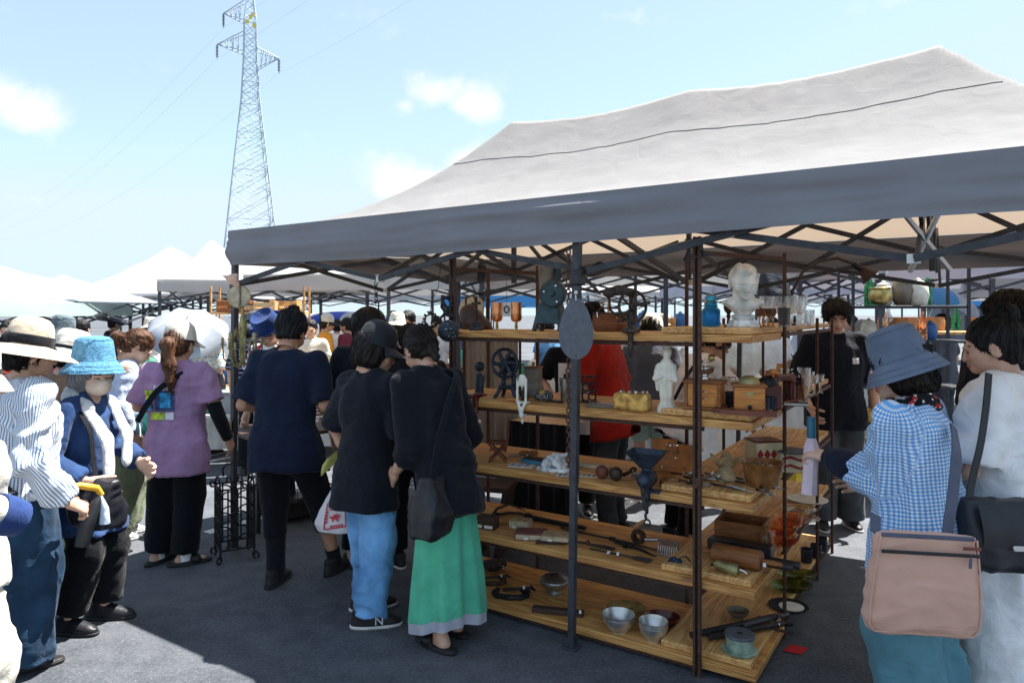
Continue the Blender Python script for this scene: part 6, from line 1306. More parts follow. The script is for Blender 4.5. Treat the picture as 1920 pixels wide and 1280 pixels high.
s.cap((-.026,-.006,.02), (-.004,-.012,-.03), .007, .009, k=.006); s.cap((.026,-.006,.02), (.006,-.012,-.03), .007, .009, k=.006); s.cap((0,-.012,-.025), (.004,-.012,-.058), .013, .012, k=.008); s.box((.0,.02,-.056), (.014,.03,.006), r=.004, k=.006); s.box((0,.012,.010), (.036,.02,.005), r=.003, k=.006); sdfm(s, 'frame', 'enamel_white', t); MB().at((.004,-.004,-.085)).lathe([(0,-.016),(.006,-.010),(.008,0),(.003,.010),(.003,.03)], 12).build('clamp_screw', 'ivory', t); rod(t, [(-.03,-.012,.14),(-.02,-.016,.155),(-.012,-.016,.148),(-.02,-.014,.125)], .0022, 'spring', 'iron', 6)
one(MB().tube([(-.032,0,.010),(-.01,0,.013),(.012,0,.012),(.034,0,.008)], [.008,.013,.011,.006], 12), 'wooden_peg', 'wood_orange', 'short turned wooden tool handle before the mill', 'tool', RP(961,.06,z), UZ+.3)
one(MB().lathe([(0,0),(.018,0),(.020,.004),(.020,.058),(.016,.064),(0,.064)], 20), 'amber_bottle', 'leather_brown', 'stubby red-brown bottle behind the cherry stoner', 'bottle', RP(984,.12,z))
t = T('beaded_pouch', 'black and white dotted pouch with orange flower', 'pouch', RP(1017,.18,z), UZ); s = SDF((-.08,-.05,-.01), (.08,.05,.08), .006); s.ell((0,0,.028), (.058,.034,.032), k=0); s.ell((.03,0,.03), (.03,.03,.026), k=.02); sdfm(s, 'pouch', 'dotted_cloth', t); MB().ball((.012,-.022,.050), (.018,.012,.012), 12, 8).build('flower', 'yellow_plastic', t)
t = T('iron_pliers', 'small rusty pliers lying before the pouch', 'pliers', RP(1040,.14,z), UZ); rod(t, [(-.05,0,.008),(-.01,.01,.008),(.03,-.005,.008)], .005, 'arm', 'iron_brown'); rod(t, [(-.045,.025,.008),(-.01,.01,.010),(.03,.02,.008)], .005, 'arm', 'iron_brown'); MB().tube([(.035+.012*math.cos(a), .006+.012*math.sin(a), .008) for a in np.linspace(0, 2*PI, 13)[:-1]], .004, 6, closed=True).build('ring', 'iron', t)
one(MB().lathe([(0,0),(.024,0),(.026,.004),(.027,.12),(.025,.12),(.023,.01),(0,.008)], 24), 'tin_mug', 'pewter', 'tall dull tin mug beside the tent post', 'mug', RP(1060,.24,z))
t = T('iron_trivet', 'ornate black iron scroll stand right of the tent post', 'stand', RP(1104,.26,z), UZ)
for (cx, cz, r) in ((-.02,.03,.022),(.02,.035,.022),(-.018,.08,.020),(.02,.085,.022),(.0,.12,.018)): MB().at((cx,0,cz), (R(90),0,0)).tube([(r*math.cos(a), r*math.sin(a), 0) for a in np.linspace(0, 2*PI, 17)[:-1]], .0042, 6, closed=True).build('scroll', 'iron', t)
for x in (-.038,.04): rod(t, [(x,0,0),(x,0,.14)], .0045, 'upright', 'iron')
bx(t, (0,0,.142), (.10,.03,.006), 'top_plate', 'iron'); bx(t, (0,0,.004), (.10,.05,.006), 'base_plate', 'iron')
t = T('slate_tray', 'flat grey slate with a knife laid on it', 'tray', RP(1130,.14,z), UZ+.15); bx(t, (0,0,.008), (.16,.09,.016), 'slab', 'tin_brown'); MB().prism([(-.03,-.01),(.06,-.02),(.075,-.006),(.0,.012)], .018, .020).build('blade', 'metal_bright', t, smooth=False)
t = T('bread_loaf', 'square loaf of bread stuck with small pins', 'loaf', RP(1186,.12,z), UZ+.12); s = SDF((-.12,-.07,-.005), (.12,.07,.11), .006); s.box((0,0,.042), (.088,.048,.042), r=.014); v, f = s.mesh(); v = v+normals(v, f)*(.003*fbm(v, 26, 3, 3))[:,None]; c = v[f].mean(1); mesh_obj('loaf', v, f, ['bread','bread_crumb'], t, ang=None, mi=np.where((c[:,1] < -.040) & (c[:,0] > .0), 0, np.where(c[:,0] > .08, 1, 0)))
for k in range(22): x, y = rng.uniform(-.075,.075), rng.uniform(-.038,.038); q = rng.uniform(.0045,.008); MB().ball((x, y, .084+q*.7), q, 8, 6).build('pin_head', ['ivory','red_paint','chrome','wood_red','brass'][k % 5], t)
# madonna
t = T('madonna_statue', 'cream white robed Madonna statuette', 'statue', RP(1250,.10,z), UZ+.2)
s = SDF((-.08,-.08,-.005), (.08,.08,.33), .0045); s.loft([(0,0,0,.046,.042),(.03,0,0,.045,.040),(.045,0,0,.034,.030),(.06,0,0,.030,.026),(.11,0,0,.036,.030),(.17,0,.0,.050,.032),(.22,0,0,.042,.028),(.25,0,0,.026,.022),(.262,0,0,.014,.014)], n=2, fold=(.05,7,.4,.5)); s.ell((.002,-.006,.285), (.017,.019,.024), k=.012); s.ell((.002,.004,.290), (.022,.022,.028), k=.008)
s.cap((-.036,-.01,.225), (-.052,-.018,.165), .013, .010, k=.01); s.cap((-.052,-.018,.165), (-.02,-.036,.175), .010, .007, k=.008); s.cap((.036,-.01,.225), (.046,-.02,.16), .013, .010, k=.01); s.cap((.046,-.02,.16), (.012,-.036,.17), .010, .007, k=.008); s.cap((-.05,0,.2), (-.045,0,.11), .010, .006, k=.01)
v, f = s.mesh(); v = wrinkle(v, f, .004, fr=26, seed=3, st=(1,1,.25)); mesh_obj('figure', v, f, 'ivory', t, ang=None); lat(t, [(.016,.312),(.019,.322),(.016,.324),(.014,.314)], 'crown', 'ivory')
z = ZW[1]
def mill(label, p, rz, w, h, m, m2, bowl_=True):
    t = T('coffee_mill', label, 'coffee mill', p, rz); bx(t, (0,0,.008), (w*1.1,w*.95,.016), 'base', m2, bev=.005); bx(t, (0,0,h/2+.01), (w*.96,w*.82,h-.02), 'body', m, bev=.002); bx(t, (0,0,h+.004), (w*1.1,w*.95,.014), 'top_board', m2, bev=.005); return t
t = mill('glossy wooden coffee mill with chrome bowl and brass ball crank', RP(1322,.13,z), UZ+.12, .165, .125, 'wood_orange', 'wood_mid')
for x in (-1,1): lat(t, [(.009,.016),(.011,.03),(.008,.04),(.010,.07),(.008,.10),(.011,.108),(.009,.122)], 'corner_column', 'wood_mid', 14, (x*.074,-.064,0))
bx(t, (.0,-.069,.043), (.115,.006,.05), 'drawer', 'wood_orange', bev=.002); 
for zz in (.055,.085): rod(t, [(-.022,-.073,zz),(-.01,-.077,zz+.006),(0,-.075,zz),(.01,-.077,zz+.006),(.022,-.073,zz)], .003, 'drawer_pull', 'chrome', 6)
lat(t, [(.022,.136),(.026,.139),(.012,.150),(.014,.156),(.036,.170),(.046,.190),(.047,.196),(.044,.196),(.030,.172),(0,.168)], 'hopper_bowl', 'chrome'); rod(t, [(0,0,.16),(0,0,.215),(.03,-.03,.22),(.035,-.035,.228)], .003, 'crank', 'chrome'); MB().ball((.036,-.036,.240), .017, 16, 12).build('crank_ball', 'brass', t)
t = mill('plain box coffee mill with brass dome and drawer knob', RP(1404,.13,z), UZ+.32, .135, .118, 'wood_orange', 'wood_mid'); lat(t, [(.048,.128),(.045,.142),(.034,.156),(.018,.164),(0,.166)], 'dome', 'brass_dull'); MB().at((.0,-.058,.030), (R(90),0,0)).lathe([(.004,0),(.004,.006),(.010,.010),(.009,.018),(0,.021)], 14).build('knob', 'iron', t); MB().at((0,-.0565,.085), (R(90),0,0)).prism([(-.03,0),(-.012,.004),(0,.010),(.03,.012),(.012,-.002),(.004,-.010),(-.008,-.004)], 0, .0012).build('emblem', 'brass_dull', t, smooth=False); bx(t, (0,-.0565,.034), (.11,.003,.042), 'drawer', 'wood_orange', bev=.001)
one(MB().prism([(-.14,-.02),(-.10,-.042),(.02,-.045),(.10,-.038),(.135,-.02),(.13,.015),(.08,.03),(-.05,.034),(-.12,.02)], 0, .020), 'carved_board', 'wood_red', 'dark red-brown wooden board with rounded ends before the mills', 'board', RP(1398,.045,z), UZ+.02, smooth=False)
t = T('glass_jar', 'round clear glass jar behind the two coffee mills', 'jar', RP(1365,.36,z)); lat(t, [(0,0),(.05,0),(.075,.02),(.085,.06),(.07,.10),(.045,.115),(.047,.125),(.044,.125),(.042,.114),(.068,.098),(.082,.06),(.072,.022),(0,.004)], 'body', 'glass_clear', 32); lat(t, [(0,.125),(.05,.125),(.05,.132),(.02,.138),(0,.138)], 'lid', 'glass_clear')
t = T('box_mill', 'dark lacquered coffee mill with round wooden knob', 'coffee mill', RP(1440,.30,z), UZ+.4); bx(t, (0,0,.055), (.11,.10,.11), 'body', 'lacquer', bev=.006); lat(t, [(.05,.11),(.044,.135),(.02,.15),(.010,.152)], 'dome', 'iron'); lat(t, [(.006,.15),(.008,.160),(.018,.168),(.016,.185),(0,.188)], 'knob', 'wood_orange', at=(.02,-.02,0)); rod(t, [(0,0,.15),(.02,-.02,.156)], .004, 'crank', 'iron')
for k, px in enumerate((1433,1447)): one(MB().lathe([(0,0),(.020,0),(.024,.01),(.026,.062),(.024,.062),(.022,.012),(0,.010)], 20), 'slate_cup', 'cast_blue', ['dark blue-grey cup close to the box mill','dark blue-grey cup nearer the rack post'][k], 'cup', RP(px,.22+.05*k,z), group='dark cups on the second shelf')
one(MB().lathe([(0,0),(.020,0),(.024,.01),(.026,.075),(.024,.075),(.022,.012),(0,.010)], 20), 'slate_cup', 'cast_blue', 'dark cup between the two coffee mills', 'cup', RP(1370,.24,z))
t = T('sewing_machine', 'small dark toy sewing machine behind the rack post', 'machine', RP(1468,.52,z), UZ+1.2); bx(t, (0,0,.010), (.20,.10,.02), 'bed', 'lacquer', bev=.004); s = SDF((-.10,-.04,.015), (.11,.04,.17), .005); s.cap((.07,0,.02), (.07,0,.12), .022, .020, k=.01); s.cap((.07,0,.125), (-.05,0,.13), .020, .018, k=.015); s.cap((-.06,0,.13), (-.06,0,.06), .016, .012, k=.01); sdfm(s, 'arm', 'lacquer', t); wheel(t, .035, (.10,0,.12), (0,R(90),0), 'iron', 'hand_wheel', .005, 4, .01)
t = T('picture_tray', 'shallow black tray with pale edge', 'tray', RP(1486,.50,z), UZ+.2); bx(t, (0,0,.004), (.14,.10,.008), 'base', 'felt_black', bev=.001)
for (c_, d_) in (((0,-.05,.008),(.144,.004,.012)),((.07,0,.008),(.004,.1,.012)),((-.07,0,.008),(.004,.1,.012)),((0,.05,.008),(.144,.004,.012))): bx(t, c_, d_, 'rim', 'pewter', bev=.001)
t = T('wire_stand', 'spindly iron wire stand with hanging legs at the wing edge', 'stand', RP(1484,.62,z), UZ)
for (a, b) in (((0,0,.20),(-.05,.02,0)),((0,0,.20),(.03,-.03,0)),((0,0,.20),(.05,.05,0)),((0,0,.20),(.0,-.01,.24)),((.02,-.02,.12),(-.03,.01,.1))): rod(t, [a, ((a[0]+b[0])/2+.01, (a[1]+b[1])/2, (a[2]+b[2])/2), b], .003, 'leg', 'iron', 6)
t = T('box_mill', 'small two-tone wooden pepper mill near the glass vases', 'pepper mill', RP(1498,.72,z), UZ); bx(t, (0,0,.04), (.06,.055,.08), 'body', 'wood_mid', bev=.004); bx(t, (0,0,.098), (.05,.045,.036), 'top', 'wood_red', bev=.006)
for k, (px, y) in enumerate(((1476,.85),(1508,.95))): one(MB().lathe([(0,0),(.03,0),(.030,.004),(.022,.03),(.024,.08),(.036,.15),(.034,.15),(.022,.08),(.018,.03),(0,.01)], 24, lambda a, i, zz: 1+.02*math.cos(a*12)), 'glass_vase', 'glass_clear', ['flared clear vase behind the wire stand','flared clear vase closer to the vendor'][k], 'vase', RP(px,y,z), group='clear vases')
for k, (px, y) in enumerate(((1511,.80),(1527,1.02),(1538,1.12),(1520,1.30))): stemglass(['small wine glass beside the pepper mill','small wine glass standing between two others','small wine glass at the outer shelf edge','small wine glass at the back of the second wing shelf'][k], RP(px,y,z), .105, .022)
# ==== third shelf
z = ZS[2]
t = T('folding_chair', 'miniature red-brown wooden folding armchair', 'toy chair', RP(934,.17,z), UZ+.55)
for y in (-.045,.045):
    rod(t, [(-.05,y,0),(.04,y,.095)], .0055, 'leg', 'wood_red', 4); rod(t, [(.05,y*.9,0),(-.05,y*.9,.10)], .0055, 'leg', 'wood_red', 4); rod(t, [(-.055,y,.105),(.045,y,.105)], .0065, 'arm_rest', 'wood_red', 4); rod(t, [(.042,y,.06),(.06,y,.195)], .0065, 'back_post', 'wood_red', 4)
for zz in (.135,.165,.188): bx(t, (.052+.09*(zz-.135),0,zz), (.006,.09,.014), 'back_slat', 'wood_red', bev=.001)
for k in range(5): bx(t, (-.04+.018*k,0,.066), (.013,.088,.005), 'seat_slat', 'wood_red', bev=.001)
bx(t, (-.045,0,.012), (.012,.09,.008), 'stretcher', 'wood_red', bev=.001)
for k, (px, y, rz) in enumerate(((984,.34,.5),(968,.30,.9))): t = T('wood_plane', ['small hand plane with pale sole behind the blue box','short chisel with wooden handle beside the toy chair'][k], 'hand tool', RP(px,y,z), UZ+rz); rod(t, [(-.05,0,.012),(.02,0,.014),(.025,0,.02)], [.006,.008,.010], 'blade', 'pewter'); rod(t, [(.02,0,.016),(.04,0,.024),(.075,0,.026)], [.012,.017,.012], 'handle', 'wood_mid', 12)
t = T('tool_box', 'flat blue box holding rows of dark drill bits', 'box', RP(1004,.24,z), UZ-.1); bx(t, (0,0,.010), (.15,.085,.02), 'tray', 'tin_blue', bev=.002)
for k in range(9): rod(t, [(-.06+.015*k,-.032,.024),(-.06+.015*k,.032,.024)], .005, 'drill_bit', 'iron_brown', 6)
t = T('printed_card', 'white printed cards lying before the blue box', 'card', RP(978,.13,z), UZ+.25); bx(t, (0,0,.002), (.14,.09,.003), 'sheet', 'paper', bev=0)
for k in range(6): bx(t, (-.05+.04*(k % 3), -.018+.036*(k//3), .0042), (.024,.016,.001), 'print', 'ink' if k % 2 else 'tin_blue', bev=0)
t = T('marble_carving', 'white marble carving of figures on an oval base', 'sculpture', RP(1038,.12,z), UZ+.15); s = SDF((-.12,-.08,-.005), (.12,.08,.13), .005); s.loft([(0,0,0,.098,.055),(.018,0,0,.092,.050)], n=2); r2 = np.random.default_rng(4)
for k in range(34): x = r2.uniform(-.06,.065); y = r2.uniform(-.035,.035); zz = .02+r2.uniform(.2,1)*max(.01,.075-abs(x-.015)*.9); q = r2.uniform(.009,.020); s.ell((x, y, zz), (q, q*.9, q*r2.uniform(.7,1.5)), k=.008)
s.cap((.02,0,.075), (.075,.01,.095), .014, .008, k=.01); v, f = s.mesh(); v = wrinkle(v, f, .004, fr=34, seed=6); mesh_obj('group', v, f, 'marble', t, ang=None)
for k, (px, y, rz, ww) in enumerate(((1106,.12,.1,.20),(1062,.06,.05,.10))):
    t = T('stamp_sheet', ['long card of old stamps beside the wooden balls','short card of stamps under the carving'][k], 'card', RP(px,y,z), UZ+rz+.2); bx(t, (0,0,.002), (ww,.06,.002), 'sheet', 'paper', bev=0); n = int(ww/.026)
    for q in range(n*2): bx(t, (-ww/2+.018+.026*(q % n), -.014+.028*(q//n), .0036), (.018,.018,.001), 'stamp', ['ink','book_red','wood_mid'][q % 3], bev=0)
t = T('paper_roll', 'yellowed paper bundle behind the stamp card', 'papers', RP(1110,.30,z), UZ+.1); bx(t, (0,0,.010), (.20,.05,.02), 'bundle', 'paper_old', bev=.004)
for k, px in enumerate((1129,1155)): one(MB().ball((0,0,.0345), .0345, 24, 16), 'wooden_ball', 'wood_red' if k == 0 else 'iron_brown', ['polished dark brown wooden ball near the stamps','scuffed brown ball nearer the meat grinder'][k], 'ball', RP(px,.10,z), group='wooden balls')
t = T('key_ring', 'heap of old metal rings and gears between ball and grinder', 'key ring', RP(1182,.16,z), UZ)
for k in range(7): a = rng.uniform(0,6); MB().at((rng.uniform(-.03,.03), rng.uniform(-.03,.03), .012+.006*k), (rng.uniform(.2,1.2), rng.uniform(-.4,.4), a)).tube([(.016*math.cos(b), .016*math.sin(b), 0) for b in np.linspace(0, 2*PI, 13)[:-1]], .004, 6, closed=True).build('ring', ['iron','pewter','iron_brown'][k % 3], t)
# meat grinder
t = T('meat_grinder', 'black meat grinder with square hopper clamped to the third shelf', 'grinder', RP(1213,.0,z), UZ+.1)
s = SDF((-.10,-.10,-.14), (.10,.10,.20), .005); s.cap((0,.03,.055), (0,-.03,.055), .042, .040, k=.01); s.cap((0,-.03,.055), (0,-.045,.055), .034, .034, k=.005); s.cap((0,.02,.03), (.0,-.005,-.03), .018, .016, k=.015); s.cap((0,-.008,-.03), (0,-.010,-.10), .013, .011, k=.01); s.cap((0,.0,.085), (0,.0,.115), .026, .022, k=.012); s.box((.03,.01,-.002), (.035,.03,.006), r=.003, k=.006); sdfm(s, 'body', 'cast_blue', t)
hp = MB(); q = [(-.03,.115),(.03,.115)]
for a, b, zz in ((.026,.026,.112),(.085,.075,.185),(.085,.075,.189)): pass
hp.add([(-.026,-.024,.108),(.026,-.024,.108),(.026,.024,.108),(-.026,.024,.108),(-.088,-.07,.185),(.088,-.07,.185),(.088,.07,.185),(-.088,.07,.185),(-.083,-.065,.185),(.083,-.065,.185),(.083,.065,.185),(-.083,.065,.185),(-.022,-.020,.112),(.022,-.020,.112),(.022,.020,.112),(-.022,.020,.112)], [(0,1,5,4),(1,2,6,5),(2,3,7,6),(3,0,4,7),(4,5,9,8),(5,6,10,9),(6,7,11,10),(7,4,8,11),(8,9,13,12),(9,10,14,13),(10,11,15,14),(11,8,12,15),(12,13,14,15)]); hp.build('hopper', 'cast_blue', t, smooth=False)
rod(t, [(-.012,-.05,.06),(-.008,-.058,.02),(.002,-.055,-.06),(.012,-.05,-.125)], .007, 'crank_arm', 'iron_brown'); MB().at((.015,-.048,-.135), (R(90),0,0)).tube([(.014*math.cos(b), .014*math.sin(b), 0) for b in np.linspace(0, 2*PI, 17)[:-1]], .0045, 6, closed=True).build('thumb_ring', 'iron', t); rod(t, [(.0,-.05,-.128),(-.03,-.055,-.155),(-.045,-.058,-.165)], [.007,.013,.010], 'crank_handle', 'wood_mid', 12); MB().at((-.012,-.048,.06), (R(90),0,0)).lathe([(0,-.004),(.012,-.004),(.012,.008),(0,.010)], 16).build('nut', 'tin_brown', t); tagl(t, (.004,-.066,-.085))
t = T('wooden_ring_dish', 'round turned wooden ashtray with dark hollow', 'dish', RP(1258,.14,z)); lat(t, [(.048,0),(.056,.008),(.058,.022),(.054,.034),(.046,.036),(.040,.030),(.036,.018),(0,.016)], 'bowl', 'wood_mid'); lat(t, [(0,.017),(.035,.017),(.030,.019),(0,.019)], 'dark_inside', 'felt_black')
t = T('pin_board', 'orange-brown folded board dotted with little enamel pins', 'board', RP(1262,.44,z), UZ+.1, rot=None); bx(t, (-.045,0,.085), (.13,.012,.17), 'panel', 'orange_board', (R(-8),0,R(12)), .003); bx(t, (.065,-.012,.075), (.10,.012,.15), 'panel', 'orange_board', (R(-10),0,R(-22)), .003)
for k in range(14): x = rng.uniform(-.09,.10); zz = rng.uniform(.02,.15); MB().at((x, -.028-.02*(x > .02)+zz*.10, zz), (R(90),0,0)).lathe([(0,0),(.006,0),(.005,.004),(0,.005)], 8).build('pin', ['chrome','tin_blue','ivory','yellow_plastic','red_paint'][k % 5], t)
z = ZW[2]
# shell-like vase
t = T('ruffled_vase', 'sand-coloured ruffled vase shaped like a coral', 'vase', RP(1361,.30,z), UZ)
prof = [(.072,0),(.066,.008),(.040,.03),(.028,.055),(.032,.07),(.052,.085),(.070,.10),(.066,.100),(.045,.083),(.024,.06),(0,.05)]; mb = MB(); n = 48; vs = []
for i, (r, zz) in enumerate(prof):
    for j in range(n): a = 2*PI*j/n; k = 1+(.14*math.sin(a*4+1)+.08*math.sin(a*7))*(r > .045); vs.append((r*k*math.cos(a), r*k*math.sin(a), zz+(.022*math.sin(a*4+.6) if zz > .08 else (.006*abs(math.sin(a*4)) if zz < .02 else 0))))
mb.add(vs, [(i*n+j, i*n+(j+1) % n, (i+1)*n+(j+1) % n, (i+1)*n+j) for i in range(len(prof)-1) for j in range(n)]); mb.build('body', 'shell', t, ang=70)
t = T('ribbed_planter', 'glazed brown ribbed bowl filled with glass pieces', 'bowl', RP(1430,.26,z)); lat(t, [(.070,0),(.072,.004),(.080,.05),(.088,.098),(.094,.104),(.098,.112),(.092,.113),(.084,.104),(.076,.085),(0,.080)], 'bowl', 'ceramic_brown', 64, mod=lambda a, i, zz: 1+(.018*math.sin(a*18+zz*22) if .003 < zz < .1 else 0))
for k in range(26): a = rng.uniform(0, 6.28); r = rng.uniform(0,.066); MB().at((r*math.cos(a), r*math.sin(a), .086+rng.uniform(0,.012)), (rng.uniform(0,3), rng.uniform(0,3), a)).tube([(.010*math.cos(b), .007*math.sin(b), 0) for b in np.linspace(0, 2*PI, 9)[:-1]], .003, 5, closed=True).build('glass_piece', 'glass_clear' if k % 4 else 'chrome', t)
t = T('diamond_tin', 'cream tin box with a row of dark red diamonds', 'tin', RP(1432,.62,z), UZ+.75); bx(t, (0,0,.075), (.15,.13,.15), 'box', 'cream_tin', bev=.005); bx(t, (0,0,.152), (.155,.135,.008), 'lid', 'lacquer', bev=.003)
for k in range(4): MB().at((-.055+.037*k,-.0655,.09), (R(90),0,0)).prism([(-.018,0),(0,-.026),(.018,0),(0,.026)], 0, .001).build('diamond', 'red_paint', t, smooth=False)
for k in range(4): MB().at((.0755,-.048+.032*k,.09), (R(90),0,R(90))).prism([(-.015,0),(0,-.026),(.015,0),(0,.026)], 0, .001).build('diamond', 'red_paint', t, smooth=False)
t = T('striped_tin', 'pale tin with red swirls behind the planter', 'tin', RP(1484,.66,z), UZ+.6); bx(t, (0,0,.05), (.16,.11,.10), 'box', 'cream_tin', bev=.006); 
for zz in (.03,.07): rod(t, [(-.07,-.056,zz),(-.03,-.057,zz+.012),(.02,-.057,zz-.006),(.07,-.056,zz+.008)], .006, 'swirl', 'red_paint', 6)
lat(t, [(.085,.10),(.09,.106),(.03,.118),(0,.12)], 'dark_lid', 'slate')
r3 = np.random.default_rng(12)
CUT = [sorted(r3.uniform(1275,1452,9)) for _ in range(3)]; OR9 = ['first','second','third','fourth','fifth','sixth','seventh','eighth','ninth']
for k in range(27):
    kind = k % 3; px = CUT[kind][k//3]; y = r3.uniform(.06,.30); p = RP(px, y, z); L_ = r3.uniform(.06,.12); a = UZ-.35+r3.uniform(-.5,.5)
    t = T(['table_knife','table_fork','table_spoon'][kind], ['old dark knife','tarnished fork','tarnished spoon'][kind]+' in the cutlery heap, '+OR9[k//3]+' from the front rack post', 'cutlery', p, a, group='loose cutlery on the plank'); zz = .004+.004*(k % 4)
    rod(t, [(-L_/2,0,zz),(L_*.1,0,zz)], [.006,.005], 'handle', ['wood_dark','iron','pewter'][(k//3) % 3], 6)
    if kind == 0: MB().prism([(L_*.1,-.005),(L_*.6,-.006),(L_*.68,.002),(L_*.1,.005)], zz-.001, zz+.001).build('blade', 'pewter', t, smooth=False)
    elif kind == 1:
        for q in (-1,0,1): rod(t, [(L_*.1,0,zz),(L_*.35,q*.006,zz+.003),(L_*.6,q*.006,zz)], .0016, 'tine', 'pewter', 5)
    else: MB().ball((L_*.35,0,zz), (.020,.011,.004), 12, 6).build('bowl', 'aluminium', t)
    if k % 5 == 0: tagl(t, (0,-.004,zz+.012))
# ==== fourth shelf
z = ZS[3]
t = T('wood_block', 'dark wooden block with white price labels', 'block', RP(914,.12,z), UZ+.15); bx(t, (0,0,.035), (.115,.07,.07), 'block', 'wood_dark', bev=.003)
for x in (-.03,.01,.035): bx(t, (x,-.0362,.016), (.026,.001,.016), 'price_tag', 'tag_white', bev=0)
for k, (px, y, rz) in enumerate(((950,.34,.8),(966,.38,.2))):
    t = T('iron_hook', ['curved rusty sickle hook with upright tang','second rusty hook lying flat behind the books'][k], 'hook', RP(px,y,z), UZ+rz); rod(t, [(-.10,0,.006),(-.05,.03,.05 if k == 0 else .012),(.02,.035,.07 if k == 0 else .015),(.08,.01,.05 if k == 0 else .01),(.11,-.01,.04 if k == 0 else .008)], [.008,.009,.008,.006,.003], 'blade', 'iron_brown'); rod(t, [(-.10,0,.006),(-.12,-.02,.012)], .010, 'tang', 'iron')
for k, (px, y, w, d, h, m, rz, lab) in enumerate(((976,.22,.10,.075,.045,'book_tan',.2,'small worn tan book behind the red-brown one'),(996,.11,.15,.105,.032,'book_red',.45,'flat red-brown leather book with two labels'),(1042,.13,.13,.10,.022,'book_tan',.35,'pale buff book lying on a dark folder'))):
    t = T('old_book', lab, 'book', RP(px,y,z+(.012 if k == 2 else 0)), UZ+rz, group='old books', sc=1.12); bx(t, (0,0,h/2), (w,d,h), 'cover', m, bev=.003); bx(t, (.003,.0,h/2), (w-.004,d+.0006,h*.7), 'pages', 'paper_old', bev=.001); bx(t, (-.02,-d/2-.001,h*.3), (.02,.001,.010), 'price_tag', 'tag_white', bev=0)
one(MB().box((0,0,.005), (.15,.11,.009), bev=.002), 'leather_folder', 'leather_brown', 'thin dark leather folder under the buff book', 'folder', RP(1033,.11,z), UZ+.42, smooth=False)
def tool(name, label, px, y, rz, parts, cat='iron tool'):
    t = T(name, label, cat, RP(px,y,z), UZ+rz)
    for (nm, pts, r, m) in parts: rod(t, pts, r, nm, m)
    return t
tool('iron_pipe', 'thick black iron bar lying at the back of the fourth shelf', 1040, .38, -.03, [('shaft', [(-.17,0,.014),(.20,0,.014)], [.015,.011], 'iron'), ('knob', [(-.20,0,.016),(-.165,0,.016)], .020, 'iron')])
tool('fire_poker', 'long slim iron poker pointing towards the grapes', 1150, .30, -.05, [('shaft', [(-.30,0,.008),(.05,0,.009),(.30,-.03,.008)], [.006,.006,.004], 'iron_brown'), ('collar', [(-.02,0,.009),(.01,0,.009)], .012, 'iron'), ('loop', [(-.30,0,.008),(-.32,.01,.010),(-.33,0,.008)], .006, 'iron_brown')])
tool('fire_tongs', 'forged iron tongs with looped handle beside the tent post', 1098, .16, .02, [('arm', [(-.13,.02,.007),(-.02,.0,.008),(.10,.018,.007),(.16,.01,.007)], .005, 'iron_brown'), ('arm', [(-.14,-.02,.007),(-.02,.0,.010),(.10,-.014,.007),(.16,-.008,.007)], .005, 'iron_brown'), ('loop', [(.0,0,.014),(.012,.012,.022),(.022,.0,.016)], .004, 'iron')])
t = tool('toasting_fork', 'long-handled iron fork with many fine tines', 1160, .10, -.02, [('shaft', [(-.16,0,.008),(.06,0,.009)], .005, 'iron_brown')])
for q in range(7): rod(t, [(.06,0,.009),(.10,(q-3)*.007,.012),(.17,(q-3)*.010,.008)], .0022, 'tine', 'iron_brown', 5)
tagl(t, (-.0,-.01,.014)); bx(t, (-.05,-.012,.012), (.016,.001,.02), 'price_tag', 'tag_white', (R(-60),0,0), 0)
tool('iron_wrench', 'dark jointed wrench with paper tag beyond the tongs', 1182, .24, -.25, [('shaft', [(-.10,0,.010),(.06,0,.010),(.17,-.02,.006)], [.008,.008,.003], 'iron'), ('jaw', [(-.03,.02,.01),(-.02,-.01,.022),(-.015,-.03,.012)], .012, 'iron'), ('jaw', [(.0,.02,.01),(.005,-.02,.016)], .009, 'iron')])
t = T('rusty_pulley', 'rust-brown pulley block with coiled chain', 'pulley', RP(1197,.34,z), UZ)
for k in range(5): MB().at((0,-.02+.01*k,.034), (R(90),0,.2)).tube([((.034-.004*abs(k-2))*math.cos(b), (.034-.004*abs(k-2))*math.sin(b), 0) for b in np.linspace(0, 2*PI, 21)[:-1]], .007, 6, closed=True).build('disc', 'rust', t)
t = T('coil_spring_rack', 'bent steel wire coil like a letter rack', 'wire rack', RP(1252,.26,z), UZ+.2)
for k in range(9): x = -.045+.011*k; MB().tube([(x,-.035,.004),(x+.006,-.03,.05),(x+.010,.0,.075),(x+.006,.03,.05),(x,.035,.004)], .0026, 6).build('wire', 'wire_steel', t)
for y in (-.035,.035): rod(t, [(-.06,y,.004),(.06,y,.004)], .003, 'rail', 'wire_steel', 6)
rod(t, [(-.05,.02,.06),(-.12,.03,.05)], .009, 'handle', 'pewter')
t = T('glass_grapes', 'bunch of dark blue ornamental grapes', 'ornament', RP(1262,.10,z), UZ); r4 = np.random.default_rng(3)
for k in range(30): a = r4.uniform(0, 6.28); q = r4.uniform(0, 1)**.5; MB().ball((.045*q*math.cos(a)+.01, .03*q*math.sin(a), .014+.034*(1-q)*r4.uniform(.5,1.2)), .0125, 12, 8).build('grape', 'grape_blue', t)
rod(t, [(.03,0,.05),(.06,.01,.06),(.09,-.02,.05)], .004, 'stem', 'iron_brown', 6); rod(t, [(.06,-.02,.04),(.10,-.04,.03)], .0026, 'pin', 'chrome', 6)
z = ZW[3]
t = T('rolling_pin', 'big wooden rolling pin with thin handles', 'rolling pin', RP(1382,.19,z), UZ-.02, sc=1.12); s_ = [(0,-.10),(.036,-.10),(.040,-.094),(.0405,.094),(.036,.10),(0,.10)]
